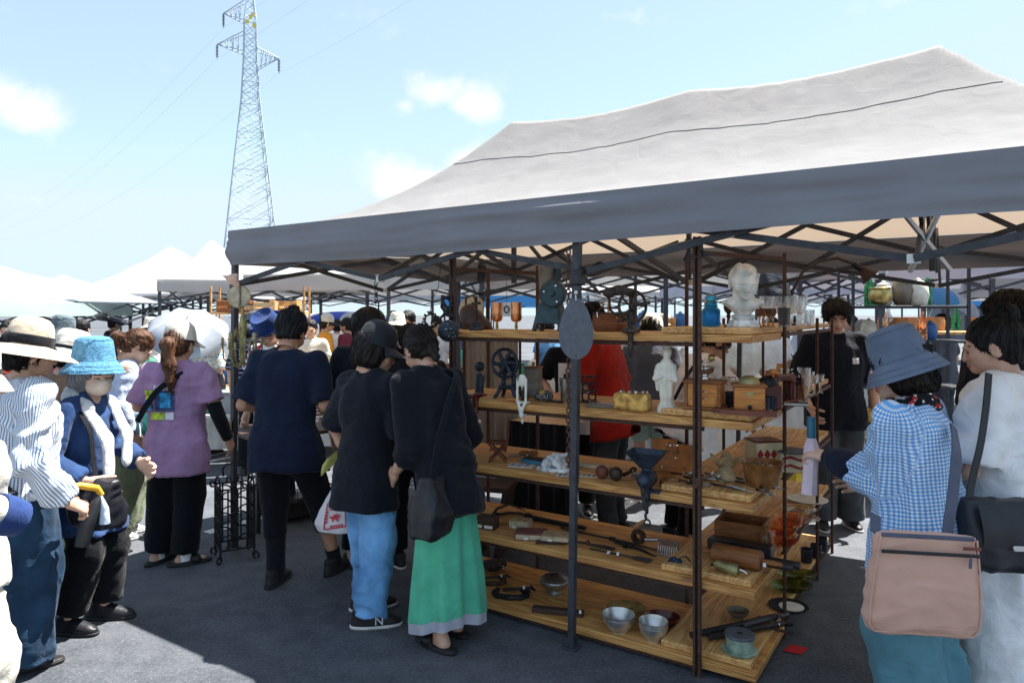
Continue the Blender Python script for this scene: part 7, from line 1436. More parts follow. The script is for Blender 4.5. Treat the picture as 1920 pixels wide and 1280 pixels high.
MB().at((0,0,.041), (0,R(90),0)).lathe(s_, 32).build('roller', 'wood_mid', t); rod(t, [(-.18,0,.041),(-.14,0,.041),(-.10,0,.041)], [.009,.012,.009], 'handle', 'wood_mid', 12); rod(t, [(.10,0,.041),(.14,0,.041),(.18,0,.041)], [.009,.012,.009], 'handle', 'wood_mid', 12); tagl(t, (.115,-.02,.035))
t = T('brass_bell', 'dull brass bell lying on its side', 'bell', RP(1364,.075,z), UZ-.02); MB().at((0,0,.028), (0,R(-84),0)).lathe([(0,.06),(.016,.058),(.020,.04),(.024,0),(.028,-.05),(.026,-.05),(.018,.04),(0,.05)], 28).build('bell', 'brass_dull', t); rod(t, [(.05,0,.03),(.075,0,.026),(.09,-.006,.02)], .005, 'clapper', 'chrome'); rod(t, [(-.06,0,.028),(-.075,0,.026)], .006, 'loop', 'iron')
t = T('perforated_box', 'dark long tin box with a row of punched holes', 'box', RP(1388,.34,z), UZ); bx(t, (0,0,.035), (.30,.08,.07), 'box', 'tube_dark', bev=.004)
for k in range(9): MB().at((-.04+.02*k,-.041,.042), (R(90),0,0)).lathe([(0,0),(.007,0),(.006,.002),(0,.001)], 10).build('hole', 'pewter', t)
for k, (px, y, ln) in enumerate(((1445,.26,.20),(1462,.30,.18))): one(MB().at((0,0,.018), (0,R(90),0)).lathe([(0,-ln/2),(.018,-ln/2),(.018,ln/2),(0,ln/2)], 16), 'dark_tube', 'tube_dark', ['dark lacquered tube beside the brown bottle','second dark tube close to the rack post'][k], 'tube', RP(px,y,z), UZ, group='dark tubes')
one(MB().lathe([(0,0),(.030,0),(.033,.004),(.034,.08),(.026,.11),(.014,.125),(.015,.14),(0,.14)], 24), 'brown_bottle', 'ceramic_brown', 'squat brown glazed bottle behind the rolling pin', 'bottle', RP(1437,.42,z))
t = T('wooden_crate', 'open brown wooden box at the back of the fourth shelf', 'crate', RP(1392,.56,z-.031), UZ+.05); 
for (c_, d_) in (((0,-.09,.075),(.24,.012,.15)),((0,.09,.075),(.24,.012,.15)),((-.114,0,.075),(.012,.17,.15)),((.114,0,.075),(.012,.17,.15)),((0,0,.006),(.22,.17,.012))): bx(t, c_, d_, 'board', 'wood_mid', bev=.001)
for k, (px, y, zz) in enumerate(((1466,.78,0),(1478,.86,.03),(1488,1.0,0),(1470,.62,0))): one(MB().lathe(bowl(.075,.055), 36, lambda a, i, q: 1+.03*math.cos(a*14)*(q > .01)), 'amber_bowl', 'glass_amber', ['amber glass bowl in front of the others','amber glass bowl resting in the stack','amber glass bowl farther along the wing','small amber bowl close to the rack post'][k], 'bowl', RP(px,y,z+zz), group='amber glass bowls')
for k, (px, y, r) in enumerate(((1498,1.30,.10),(1514,1.55,.12),(1506,1.12,.09))): one(MB().lathe([(r*.5,0),(r*.55,.006),(r*.9,.014),(r,.022),(r-.003,.024),(r*.5,.010),(0,.009)], 40, lambda a, i, q: 1+.02*math.cos(a*16)), 'glass_plate', 'glass_clear' if k != 1 else 'enamel_white', ['clear pressed-glass plate on the fourth wing shelf','white rimmed plate at the far end of the wing','clear glass dish beside the amber bowls'][k], 'plate', RP(px,y,z), group='plates on the wing')
# ==== bottom shelf
z = ZS[4]
t = T('iron_dish', 'rusty lidded iron dish at the shelf end', 'dish', RP(925,.42,z)); lat(t, [(.04,0),(.05,.01),(.055,.022),(.085,.030),(.085,.034),(.05,.034),(.045,.05),(.01,.06),(0,.06)], 'dish', 'iron_brown'); tagl(t, (.06,-.05,.03))
for k, (px, y, rz, m, sc) in enumerate(((922,.24,.5,'iron_brown',.9),(958,.14,.35,'iron',1.1))):
    t = T('c_clamp', ['smaller rusty screw clamp','larger black C-clamp with T-bar screw'][k], 'clamp', RP(px,y,z), UZ+rz, sc=sc); s = SDF((-.12,-.09,-.002), (.12,.09,.03), .005); P_ = [(.05,.045),(.08,.03),(.085,-.01),(.06,-.045),(0,-.055),(-.06,-.045),(-.085,-.01),(-.075,.03)]
    for a, b in zip(P_, P_[1:]): s.cap((*a,.014), (*b,.014), .013, .013, k=.006)
    sdfm(s, 'frame', m, t); rod(t, [(-.05,.03,.016),(.06,.05,.022),(.10,.058,.026)], .008, 'screw', m); rod(t, [(.085,.085,.024),(.115,.03,.028)], .006, 'tommy_bar', m); tagl(t, (.06,.03,.036))
one(MB().lathe([(.040,0),(.042,.008),(.034,.016),(.05,.03),(.080,.060),(.084,.078),(.080,.084),(.06,.10),(.02,.108),(0,.109)], 40), 'pewter_tureen', 'pewter', 'round footed pewter tureen beside the tent post', 'tureen', RP(1040,.30,z), ang=50)
t = T('wood_bar', 'dark red-brown wooden strop lying along the bottom shelf', 'board', RP(1046,.08,z), UZ+.33); bx(t, (0,0,.014), (.27,.048,.026), 'bar', 'wood_dark', bev=.004); tagl(t, (.12,-.02,.03))
one(MB().lathe([(.05,0),(.055,.008),(.085,.016),(.092,.028),(.089,.029),(.06,.014),(0,.012)], 40), 'metal_plate', 'brass_dull', 'oval tarnished metal dish behind the bowls', 'dish', RP(1174,.30,z)).scale = (1.12,.9,1)
for k, (px, y, r, n) in enumerate(((1160,.075,.082,2),(1225,.075,.070,3))):
    for q in range(n): one(MB().lathe(bowl(r,.072,.002,.52), 40), 'metal_bowl', 'aluminium', 'aluminium bowl, '+(['bottom','upper'] if n == 2 else ['bottom','middle','top'])[q]+' of the stack '+['behind, by the tarnished dish','in front, by the plank corner'][k], 'bowl', RP(px,y,z+.011*q), group='stacked aluminium bowls')
one(MB().lathe(bowl(.085,.05,.005,.5), 40), 'lacquer_bowl', 'lacquer', 'dark red lacquer bowl behind the aluminium stack', 'bowl', RP(1240,.24,z)).scale = (1.1,.9,1)
z = ZW[4]
t = T('enamel_canister', 'round sage green enamel tin on a saucer', 'canister', RP(1387,.12,z)); lat(t, [(.068,0),(.078,.006),(.080,.010),(.06,.010),(0,.008)], 'saucer', 'sage_enamel', 36); lat(t, [(.056,.010),(.060,.016),(.060,.060),(.064,.062),(.064,.072),(.060,.074)], 'tin', 'sage_enamel', 36); lat(t, [(.066,.070),(.067,.080),(.062,.084),(.058,.082),(.0,.080)], 'lid', 'slate', 36); bx(t, (0,0,.085), (.022,.012,.006), 'knob', 'iron')
for k, (a, b) in enumerate((((1296,1190),(1455,1155)),((1330,1195),(1468,1168)),((1395,1172),(1478,1150)))):
    A, B = W(*a,z+.02), W(*b,z+.02); A.x, A.y = A.x, A.y; d_ = B-A; t = T('metal_bar', ['long black iron pipe reaching past the post','second black pipe lying behind the sage tin','short grey file on top of the pipes'][k], 'bar', A, group='iron bars'); rod(t, [(0,0,.0),tuple(d_)], [.016,.013,.009][k], 'bar', ['tube_dark','tube_dark','slate'][k], 12); 
    if k == 1: MB().at(tuple(d_*.92), (0,R(90),math.atan2(d_.y,d_.x))).tube([(.016*math.cos(b_), .016*math.sin(b_), 0) for b_ in np.linspace(0, 2*PI, 13)[:-1]], .002, 5, closed=True).build('wire', 'chrome', t)
t = T('iron_shears', 'old iron shears with open handles', 'shears', RP(1432,.42,z), UZ+.35); rod(t, [(-.10,.05,.008),(.0,.0,.010),(.13,-.05,.008)], [.004,.008,.006], 'blade', 'iron_brown'); rod(t, [(-.10,-.03,.008),(.0,.0,.014),(.14,.06,.008)], [.004,.008,.010], 'blade', 'iron'); rod(t, [(-.06,.05,.01),(-.01,.08,.02),(.03,.05,.02),(.02,0,.012)], .005, 'handle_loop', 'iron_brown'); rod(t, [(.06,.05,.01),(.08,.08,.06),(.10,.04,.01)], .006, 'spring', 'iron')
one(MB().lathe(bowl(.055,.035), 30), 'pottery_dish', 'tin_brown', 'small grey-brown pottery dish under the upper plank', 'dish', RP(1384,.48,z))
t = T('gramophone_plate', 'round black plate with a white paper disc', 'plate', RP(1478,.74,z)); lat(t, [(.085,0),(.095,.006),(.10,.012),(.097,.013),(.088,.007),(0,.006)], 'plate', 'felt_black', 40); lat(t, [(0,.008),(.062,.008),(.062,.0095),(0,.0095)], 'paper_disc', 'paper', 32, at=(.012,-.01,0))
for k, (px, y) in enumerate(((1484,.98),(1496,1.18))): one(MB().lathe([(.05,0),(.06,.008),(.085,.02),(.095,.036),(.091,.037),(.06,.022),(0,.018)], 36, lambda a, i, q: 1+.03*math.cos(a*9)), 'green_dish', 'glass_green', ['olive green glass dish nearer the black plate','olive green glass dish nearer the dark cups'][k], 'dish', RP(px,y,z), group='green glass dishes').scale = (1.2,.85,1)
for k, (px, y) in enumerate(((1512,1.50),(1530,1.62),(1541,1.78))): one(MB().lathe([(0,0),(.028,0),(.032,.006),(.034,.085),(.031,.085),(.028,.012),(0,.010)], 24), 'indigo_cup', 'cast_blue', ['indigo cup nearest the green dishes','indigo cup in the middle of three','indigo cup closest to the end post'][k], 'cup', RP(px,y,z), group='indigo cups')
# hanging on the left rack posts
t = T('enamel_pan_cover', 'chipped navy enamel lid hanging on the rack post', 'lid', D(841,620,3.80), .35); over('chipped', dots(42, .16), (.6,.62,.64), 'cast_blue'); MB().at((0,0,0), (R(90),0,0)).lathe([(0,.022),(.02,.022),(.045,.014),(.058,.004),(.060,0),(.055,-.002),(0,.004)], 36).build('disc', 'chipped', t); rod(t, [(-.02,-.03,0),(0,-.04,.006),(.02,-.03,.0)], .004, 'handle', 'iron'); rod(t, [(0,-.01,.06),(.01,0,.12),(.015,0,.20),(.02,.01,.3)], .0025, 'cord', 'iron', 6)
t = T('iron_mask', 'dark twisted iron ornament hanging above the enamel lid', 'ornament', D(838,575,3.86), 0); s = SDF((-.08,-.05,-.09), (.08,.05,.09), .006)
for k in range(12): a = k*1.3; s.cap((.03*math.cos(a), 0, .06*math.sin(a*.7)), (.035*math.cos(a+1.2), .015*math.sin(a), .06*math.sin(a*.7+.8)), .010, .008, k=.006)
sdfm(s, 'ornament', 'iron', t); rod(t, [(0,0,.05),(.03,0,.15),(.035,0,.25)], .002, 'cord', 'iron', 6)
t = T('clamp_grinder', 'rust-red clamp-on grinder with pale handle at the shelf end', 'grinder', RP(892,.0,ZS[1]), UZ); s = SDF((-.08,-.06,-.14), (.08,.06,.06), .006); s.cap((0,0,.02), (0,0,-.06), .02, .016, k=.01); s.cap((0,-.01,-.06), (.01,-.02,-.11), .016, .012, k=.01); s.cap((-.04,0,.02), (.05,0,.035), .014, .012, k=.01); sdfm(s, 'body', 'lacquer', t); rod(t, [(.01,-.03,-.115),(.05,-.03,-.105)], [.006,.010], 'handle', 'ivory', 10); MB().ball((.01,-.02,-.118), .018, 12, 8).build('cap', 'lacquer', t)
t = T('iron_wreath', 'dark spiny iron wreath hanging over the short-haired man', 'ornament', D(806,600,4.0), 0)
for k in range(16): a = 2*PI*k/16; MB().at((.036*math.cos(a),0,.04*math.sin(a)), (a,k,a)).tube([(-.012,0,0),(.0,.004,.01),(.014,0,.0)], .006, 5).build('spine', 'iron', t)
rod(t, [(.0,0,.04),(.01,0,.11),(.05,0,.19),(.06,0,.30)], .002, 'cord', 'iron', 6)
# desk lamp reaching from the wing
t = T('goose_neck_lamp', 'dark brown lamp on a long arched arm above the glasses', 'lamp', D(1480,560,4.1), 0); pt = [D(1478,600,4.1), D(1486,545,4.1), D(1505,510,4.1), D(1535,490,4.1), D(1570,484,4.1), D(1598,494,4.1)]; o_ = D(1480,560,4.1)
rod(t, [p-o_ for p in pt], .009, 'arm', 'iron_brown', 10); MB().at(D(1626,514,4.1)-o_, (R(-18),R(-40),0)).lathe([(.012,.05),(.022,.046),(.030,.02),(.048,-.01),(.058,-.03),(.056,-.03),(.028,.015),(0,.03)], 30).build('shade', 'leather_brown', t); rod(t, [pt[-1]-o_, D(1612,504,4.1)-o_], .018, 'socket', 'iron', 12); rod(t, [D(1478,600,4.1)-o_, RP(1478,.95,ZW[0])-o_], .010, 'stem', 'iron_brown', 10); lat(t, [(.05,0),(.05,.008),(.01,.016),(0,.016)], 'base', 'iron', at=RP(1478,.95,ZW[0])-o_)
t = T('cable_tie_bundle', 'blue-grey cord knotted round the rack top', 'cord', RP(1310,0,1.90), UZ)
for k in range(6): rod(t, [(rng.uniform(-.03,.03), rng.uniform(-.03,.02), rng.uniform(-.03,.04)) for _ in range(4)]+[(rng.uniform(-.10,.10), .02, rng.uniform(-.04,.03))], .004, 'loop', 'cast_blue', 6)
# ---------------------------------------------------------------- beside the tent: table, wine rack, hanging things
t = T('sales_table', 'dark folding table loaded with silver beyond the navy T-shirt', 'table', (-1.89,5.11,0), math.atan2(.64,.77)); bx(t, (.78,.32,.705), (1.60,.66,.03), 'table_top', 'wood_dark', bev=.004)
for x in (.04,1.5):
    for y in (.04,.6): MB().bar((x,y,0), (x,y,.69), .03, .03).build('leg', 'steel_dark', t, smooth=False)
def tb(x, y, z=.72): a = math.atan2(.64,.77); return Vector((-1.89+x*math.cos(a)-y*math.sin(a), 5.11+x*math.sin(a)+y*math.cos(a), z))
r5 = np.random.default_rng(8)
for k in range(14):
    x = .42+.08*k+r5.uniform(-.02,.02); y = r5.uniform(.08,.5); h = r5.uniform(.05,.13); lab = ['small silver-plated cup','slim silver candle holder','glass sherry cup'][k % 3]+' on the dark table, '+['first','second','third','fourth','fifth'][k//3]+' from the tent post'
    one(MB().lathe([[(0,0),(.03,0),(.008,.01),(.008,h*.4),(.03,h*.6),(.034,h),(.03,h),(0,h*.6)],[(.035,0),(.03,.01),(.006,.02),(.006,h),(.016,h+.01),(.014,h+.02),(0,h+.01)],[(0,0),(.022,0),(.004,.006),(.004,h*.5),(.02,h*.6),(.026,h),(.024,h),(0,h*.62)]][k % 3], 20), ['silver_cup','candle_holder','sherry_glass'][k % 3], ['metal_bright','pewter','glass_clear'][k % 3], lab, 'tableware', tb(x, y), group='silver on the dark table')
one(MB().lathe([(.09,0),(.10,.01),(.10,.03),(.085,.07),(.06,.10),(.02,.12),(.02,.14),(0,.145)], 32), 'bronze_dome', 'cast_teal', 'dark green bronze dome on the table behind the navy T-shirt', 'ornament', tb(.95,.5,.72+.44))
t = T('pedestal_box', 'cream wooden box carrying the bronze dome', 'box', tb(.95,.5), .5); bx(t, (0,0,.22), (.34,.28,.44), 'box', 'wood_pale', bev=.006)
t = T('bronze_bust', 'small dark bronze bust behind the topknot', 'bust', tb(1.18,.42), 2.6); s = SDF((-.10,-.08,0), (.10,.08,.62), .008); s.loft([(0,0,0,.06,.05),(.30,0,0,.05,.045),(.32,0,0,.09,.05),(.40,0,0,.075,.045),(.44,0,0,.03,.03)], k=.02); s.cap((0,0,.42), (0,0,.47), .03, .03, k=.02); s.ell((0,.01,.53), (.05,.06,.07), k=.02); s.cap((0,.06,.52), (0,.075,.505), .008, .008, k=.01); sdfm(s, 'bust', 'iron_brown', t)
one(MB().ball((0,0,.08), (.085,.075,.08), 20, 14), 'gourd', 'book_tan', 'yellow-brown dried gourd on top of the bronze bust shelf', 'gourd', tb(1.32,.55,.72+.53)); t = T('pedestal_box', 'narrow dark box carrying the gourd', 'box', tb(1.32,.55), .5); bx(t, (0,0,.265), (.16,.16,.53), 'box', 'wood_mid', bev=.004)
for k in range(2):
    t = T('iron_crate', ['black wire crate under the dark table, post side','black wire crate under the dark table, shopper side'][k], 'crate', tb(.45+.55*k,.25,0), .7, group='wire crates')
    for zz in (.02,.14,.26): MB().tube([(-.2,-.15,zz),(.2,-.15,zz),(.2,.15,zz),(-.2,.15,zz)], .006, 6, closed=True).build('hoop', 'iron', t)
    for q in range(11):
        for y in (-.15,.15): rod(t, [(-.2+.04*q,y,.02),(-.2+.04*q,y,.26)], .003, 'wire', 'iron', 5)
    bx(t, (0,0,.10), (.36,.26,.16), 'contents', 'tube_dark', bev=.02)
# wine rack
t = T('wine_rack', 'wrought-iron standing rack with hooped sides and scroll handle on the asphalt', 'rack', W(440,1044,0), .55); a_ = .105; H_ = .48
cs = [(-a_,-a_),(a_,-a_),(a_,a_),(-a_,a_)]
for (x, y) in cs:
    rod(t, [(x,y,.03),(x,y,H_)], .0075, 'upright', 'iron'); MB().at((x*1.08,y*1.08,.030), (R(90),0,math.atan2(y,x))).tube([(.022*math.cos(b), .022*math.sin(b), 0) for b in np.linspace(-1.0, 4.6, 15)], .0068, 6).build('scroll_foot', 'iron', t); MB().at((x*1.15,y*1.15,H_), (R(90),0,math.atan2(y,x))).tube([(.018*math.cos(b), .018*math.sin(b), 0) for b in np.linspace(-2.2, 3.2, 13)], .0068, 6).build('scroll', 'iron', t)
for zz in (.085,H_): MB().tube([(x,y,zz) for x, y in cs], .0068, 6, closed=True).build('hoop', 'iron', t)
for q in range(4):
    (x0,y0),(x1,y1) = cs[q], cs[(q+1) % 4]
    for f_ in (.22,.5,.78): x, y = x0+(x1-x0)*f_, y0+(y1-y0)*f_; rod(t, [(x,y,.085),(x,y,H_)], .0055, 'bar', 'iron', 6)
    for k in range(4):
        for f_ in (.25,.75):
            cx, cy = x0+(x1-x0)*f_, y0+(y1-y0)*f_; zc = .14+.095*k; dx, dy = (x1-x0)*.24, (y1-y0)*.24
            MB().tube([(cx+dx*math.cos(b), cy+dy*math.cos(b), zc+.042*math.sin(b)) for b in np.linspace(0, PI, 9)], .0052, 6).build('arch', 'iron', t)
for q in range(4): f_ = -a_+.07*q; rod(t, [(f_,-a_,H_),(f_,-a_*.6,H_+.055),(f_,0,H_+.075),(f_,a_*.6,H_+.055),(f_,a_,H_)], .006, 'top_hoop', 'iron', 6)
rod(t, [(-.07,0,H_+.07),(-.075,0,H_+.12),(-.05,0,H_+.15),(-.02,0,H_+.145),(-.012,0,H_+.165),(.0,0,H_+.15),(.012,0,H_+.165),(.02,0,H_+.145),(.05,0,H_+.15),(.075,0,H_+.12),(.07,0,H_+.07)], .0065, 'handle', 'iron')
# hanging on the corner post
t = T('hanging_chandelier', 'old brass chandelier with candle sleeves hung on the corner post', 'chandelier', D(455,668,4.72), 0)
rod(t, [(0,0,-.06),(0,0,.0),(0,0,.10),(0,0,.20),(0,0,.28),(0,0,.36)], [.010,.022,.014,.028,.012,.006], 'stem', 'brass_dull', 12)
for k in range(12):
    a = 2*PI*k/12; r = .085+.035*(k % 2); c_, s_ = math.cos(a), math.sin(a); rod(t, [(.01*c_,.01*s_,-.04),(r*.6*c_,r*.6*s_,-.07),(r*c_,r*s_,-.01),(r*1.06*c_,r*1.06*s_,.05+.03*(k % 3))], .0055, 'arm', 'brass_dull', 6); MB().at((r*1.06*c_,r*1.06*s_,.05+.03*(k % 3))).lathe([(.006,0),(.018,.004),(.018,.008),(.008,.010),(.008,.05),(0,.05)], 12).build('candle_cup', 'ivory' if k in (2,3) else 'brass_dull', t)
    rod(t, [(.012*c_,.012*s_,.08+.01*k),(.05*c_,.05*s_,.10+.012*k),(.055*c_,.055*s_,.06+.01*k)], .003, 'scroll', 'brass_dull', 5)
t = T('straw_disc', 'round tan woven disc hung on the corner post above the chandelier', 'ornament', D(448,556,4.70), .2); MB().at((0,0,0), (R(90),0,0)).lathe([(0,.012),(.04,.012),(.07,.006),(.074,0),(.07,-.006),(0,-.006)], 40).build('disc', 'paper_old', t); MB().tube([(.074*math.cos(b),0,.074*math.sin(b)) for b in np.linspace(0, 2*PI, 33)[:-1]], .004, 6, closed=True).build('rim', 'brass_dull', t); chain_pts = [(0,-.02,.02*k) for k in range(-4,8)]
for k in range(7): MB().at((.012,-.02,.09-.025*k), (R(90),0,(k % 2)*1.2)).tube([(.006*math.cos(b), .011*math.sin(b), 0) for b in np.linspace(0, 2*PI, 11)[:-1]], .002, 5, closed=True).build('chain_link', 'iron', t)
t = T('conch_shell', 'pinkish conch shell tied to the top of the corner post', 'shell', D(437,525,4.70), 0); s = SDF((-.09,-.06,-.06), (.09,.06,.07), .006); s.cap((-.07,0,.03), (0,0,.0), .005, .03, k=.01); s.cap((0,0,0), (.03,0,-.035), .03, .018, k=.01); s.cap((-.02,0,.03), (.02,0,.03), .008, .016, k=.01); v, f = s.mesh(); mesh_obj('shell', wrinkle(v, f, .004, fr=30), f, 'skin_pale', t, ang=None); rod(t, [(.03,0,.0),(.035,0,.05),(.03,0,.09)], .003, 'cord', 'iron', 6)
t = T('rope_knot', 'pale rope knotted round the corner post at table height', 'rope', D(423,800,4.80), 0)
for k in range(5): MB().at((0,.0,-.03+.015*k), (.12*math.sin(k),.15*math.cos(k),0)).tube([(.032*math.cos(b), .032*math.sin(b), 0) for b in np.linspace(0, 2*PI, 17)[:-1]], .009, 6, closed=True).build('turn', 'paper_old', t)
# carrier bag with red print
t = T('carrier_bag', 'white plastic carrier bag with red printed panel and green strings', 'bag', D(632,995,3.88), R(-14)); s = SDF((-.15,-.09,-.03), (.15,.09,.30), .007); s.loft([(0,-.005,0,.105,.050),(.04,-.008,0,.118,.062),(.12,0,0,.098,.05),(.19,.015,0,.070,.032),(.235,.02,0,.050,.014)], n=3); v, f = s.mesh(); v = wrinkle(relax(v, f, 2), f, .007, fr=10, seed=3); cloth('carrier_white', (.74,.73,.78), thin=.15, rough=.5, wr=.25); bgo = mesh_obj('bag', v, f, 'carrier_white', t, ang=None)
mat('print_red', (.52,.035,.06), .6)
def fy(x, z): d = (v[:,0]-x)**2+(v[:,2]-z)**2; c = v[d < .0006]; return (c[:,1].min() if len(c) else -.05)-.004
def fr_line(pts, r=.0035): MB().tube([(x, fy(x, z), z) for x, z in pts], r, 5).build('red_frame', 'print_red', t)
P_ = [(-.045,.025),(.085,.05),(.070,.185),(-.030,.165)]; L_ = []
for a, b in zip(P_, P_[1:]+P_[:1]):
    for k in range(6): L_.append((a[0]+(b[0]-a[0])*k/6, a[1]+(b[1]-a[1])*k/6))
fr_line(L_+[L_[0]])
for ch, x, z, sz in (('金',-.004,.132,.034),('新',.045,.140,.034)): text_mesh(ch, sz, 'print_red', t, Mx((x, fy(x, z+.01)-.003, z), (R(90),0,0)))
for k in range(4): x, z = -.028-.001*k, .118-.017*k; bx(t, (x, fy(x, z)-.001, z), (.011,.002,.012), 'red_mark', 'print_red', bev=0)
for k in range(5): x, z = .0+.016*k, .045+.003*k; bx(t, (x, fy(x, z)-.001, z), (.011,.002,.011), 'red_mark', 'print_red', bev=0)
an = [(-.012,.092),(-.004,.100),(.006,.098),(.018,.112),(.034,.116),(.046,.108),(.056,.112),(.050,.100),(.040,.092),(.042,.074),(.034,.076),(.028,.088),(.018,.086),(.010,.070),(.004,.072),(.006,.086)]
mb = MB(); yy = fy(.02,.09)-.004; mb.add([(x, yy, z) for x, z in an]+[(x, yy+.002, z) for x, z in an], [tuple(range(len(an))), tuple(range(len(an), 2*len(an)))[::-1]]); mb.build('red_motif', 'print_red', t, smooth=False)
mat('green_cord', (.01,.36,.13), .5)
for dx in (0,.008): rod(t, [(.0+dx,-.02,.205),(.012+dx,-.022,.27),(.034+dx,-.015,.40),(.05+dx,0,.50)], .0035, 'string', 'green_cord', 6)
t = T('yellow_cloth', 'folded yellow-green cloth hanging above the carrier bag', 'cloth', D(622,862,3.9), R(-10)); MB().grid(lambda a, b: (-.055+.13*a, -.02*math.sin(a*5+b*2), -.03+.03*math.sin(a*2.4)-.06*b+.07*a), 14, 10).build('cloth', 'khaki_cloth', t, ang=None); MB().grid(lambda a, b: (-.05+.12*a, .02-.015*math.sin(a*5+b*2), -.025+.03*math.sin(a*2.4)-.045*b+.07*a), 14, 10).build('back_fold', 'khaki_cloth', t, ang=None)
# ---------------------------------------------------------------- inside the stall
cloth('drape_black', (.011,.012,.017), wr=.6); cloth('drape_beige', (.36,.30,.25), wr=.6); cloth('drape_white', (.62,.62,.62))
def drape(p0, p1, z0, z1, m, nf=9, amp=.03, parent=None, name='drape'):
    p0, p1 = Vector(p0), Vector(p1); d = p1-p0; n = Vector((d.y,-d.x,0)).normalized()
    return MB().grid(lambda a, b: p0+d*a+n*(amp*(math.sin(a*nf*6.28+1.5*math.sin(a*9))*(.3+.7*b)+.4*math.sin(a*nf*2.3*6.28)))+Vector((0,0,z1+(z0-z1)*b)), nf*14, 8).build(name, m, parent, ang=None)
t = T('draped_table', 'trestle table hidden under a black cloth inside the stall', 'table', (0,0,0)); A_ = D(958,HOR,5.0)*Vector((1,1,0)); B_ = D(1075,HOR,4.75)*Vector((1,1,0)); dv = Vector((.25,.55,0))
drape(A_, B_, .12, .86, 'drape_black', 3, .022, t, 'cloth_front'); drape(A_+dv, A_, .12, .86, 'drape_black', 4, .02, t, 'cloth_side'); MB().add([A_+Vector((0,0,.862)), B_+Vector((0,0,.862)), B_+dv+Vector((0,0,.862)), A_+dv+Vector((0,0,.862))], [(0,1,2,3)]).build('table_top', 'wood_pale', t, smooth=False)
t = T('hanging_sheet', 'beige cloth sheet hung behind the end of the shelves', 'cloth', (0,0,0)); drape(D(872,HOR,5.2)*Vector((1,1,0)), D(972,HOR,5.15)*Vector((1,1,0)), .5, 1.43, 'drape_beige', 4, .02, t, 'sheet'); MB().bar(D(868,HOR,5.2)*Vector((1,1,0))+Vector((0,0,1.44)), D(976,HOR,5.15)*Vector((1,1,0))+Vector((0,0,1.44)), .02, .02).build('rail', 'rust', t, smooth=False)
for q in (870,975): MB().bar(D(q,HOR,5.18)*Vector((1,1,0)), D(q,HOR,5.18)*Vector((1,1,0))+Vector((0,0,1.45)), .02, .02).build('post', 'rust', t, smooth=False)
t = T('trestle_stool', 'dark splayed wooden trestle behind the fourth shelf end', 'stool', D(920,HOR,4.75)*Vector((1,1,0)), -.3)
for i in (-1,1): bx(t, (i*.10,0,.22), (.03,.22,.46), 'leg', 'wood_dark', (0,R(i*8),0)); 
bx(t, (0,0,.46), (.32,.26,.035), 'seat', 'wood_dark'); bx(t, (0,0,.16), (.2,.04,.06), 'stretcher', 'wood_dark')
# ---------------------------------------------------------------- stalls behind
mat('crate_orange', (.55,.26,.08), .6, var=.3, sc=20, c2=(.62,.34,.13)); mat('pot_orange', (.50,.20,.06), .4, var=.25, sc=12); mat('box_white', (.72,.72,.70), .5); mat('box_blue', (.05,.16,.42), .5); mat('box_green', (.04,.26,.16), .5); mat('box_grey', (.28,.29,.31), .6); mat('yellow_crate', (.70,.50,.04), .5)
def table_at(label, px, Y, w, d, z, rz=0, m='wood_pale', cl=None):
    c = D(px,HOR,Y)*Vector((1,1,0)); t = T('stall_table', label, 'table', c, R(rz), group='stall tables behind'); bx(t, (0,0,z-.015), (w,d,.03), 'table_top', m, bev=.003)
    for x in (-w/2+.05,w/2-.05):
        for y in (-d/2+.05,d/2-.05): MB().bar((x,y,0), (x,y,z-.03), .03, .03).build('leg', 'steel_dark', t, smooth=False)
    if cl: drape((-w/2,-d/2-.01,0), (w/2,-d/2-.01,0), .12, z-.002, cl, max(3, int(w*4)), .018, t, 'table_cloth')
    return t, c, R(rz)
KINDS = ['wooden_crate','lidded_jar','stoneware_pot','glass_bottle','book_stack','storage_box','table_lamp','wicker_basket']
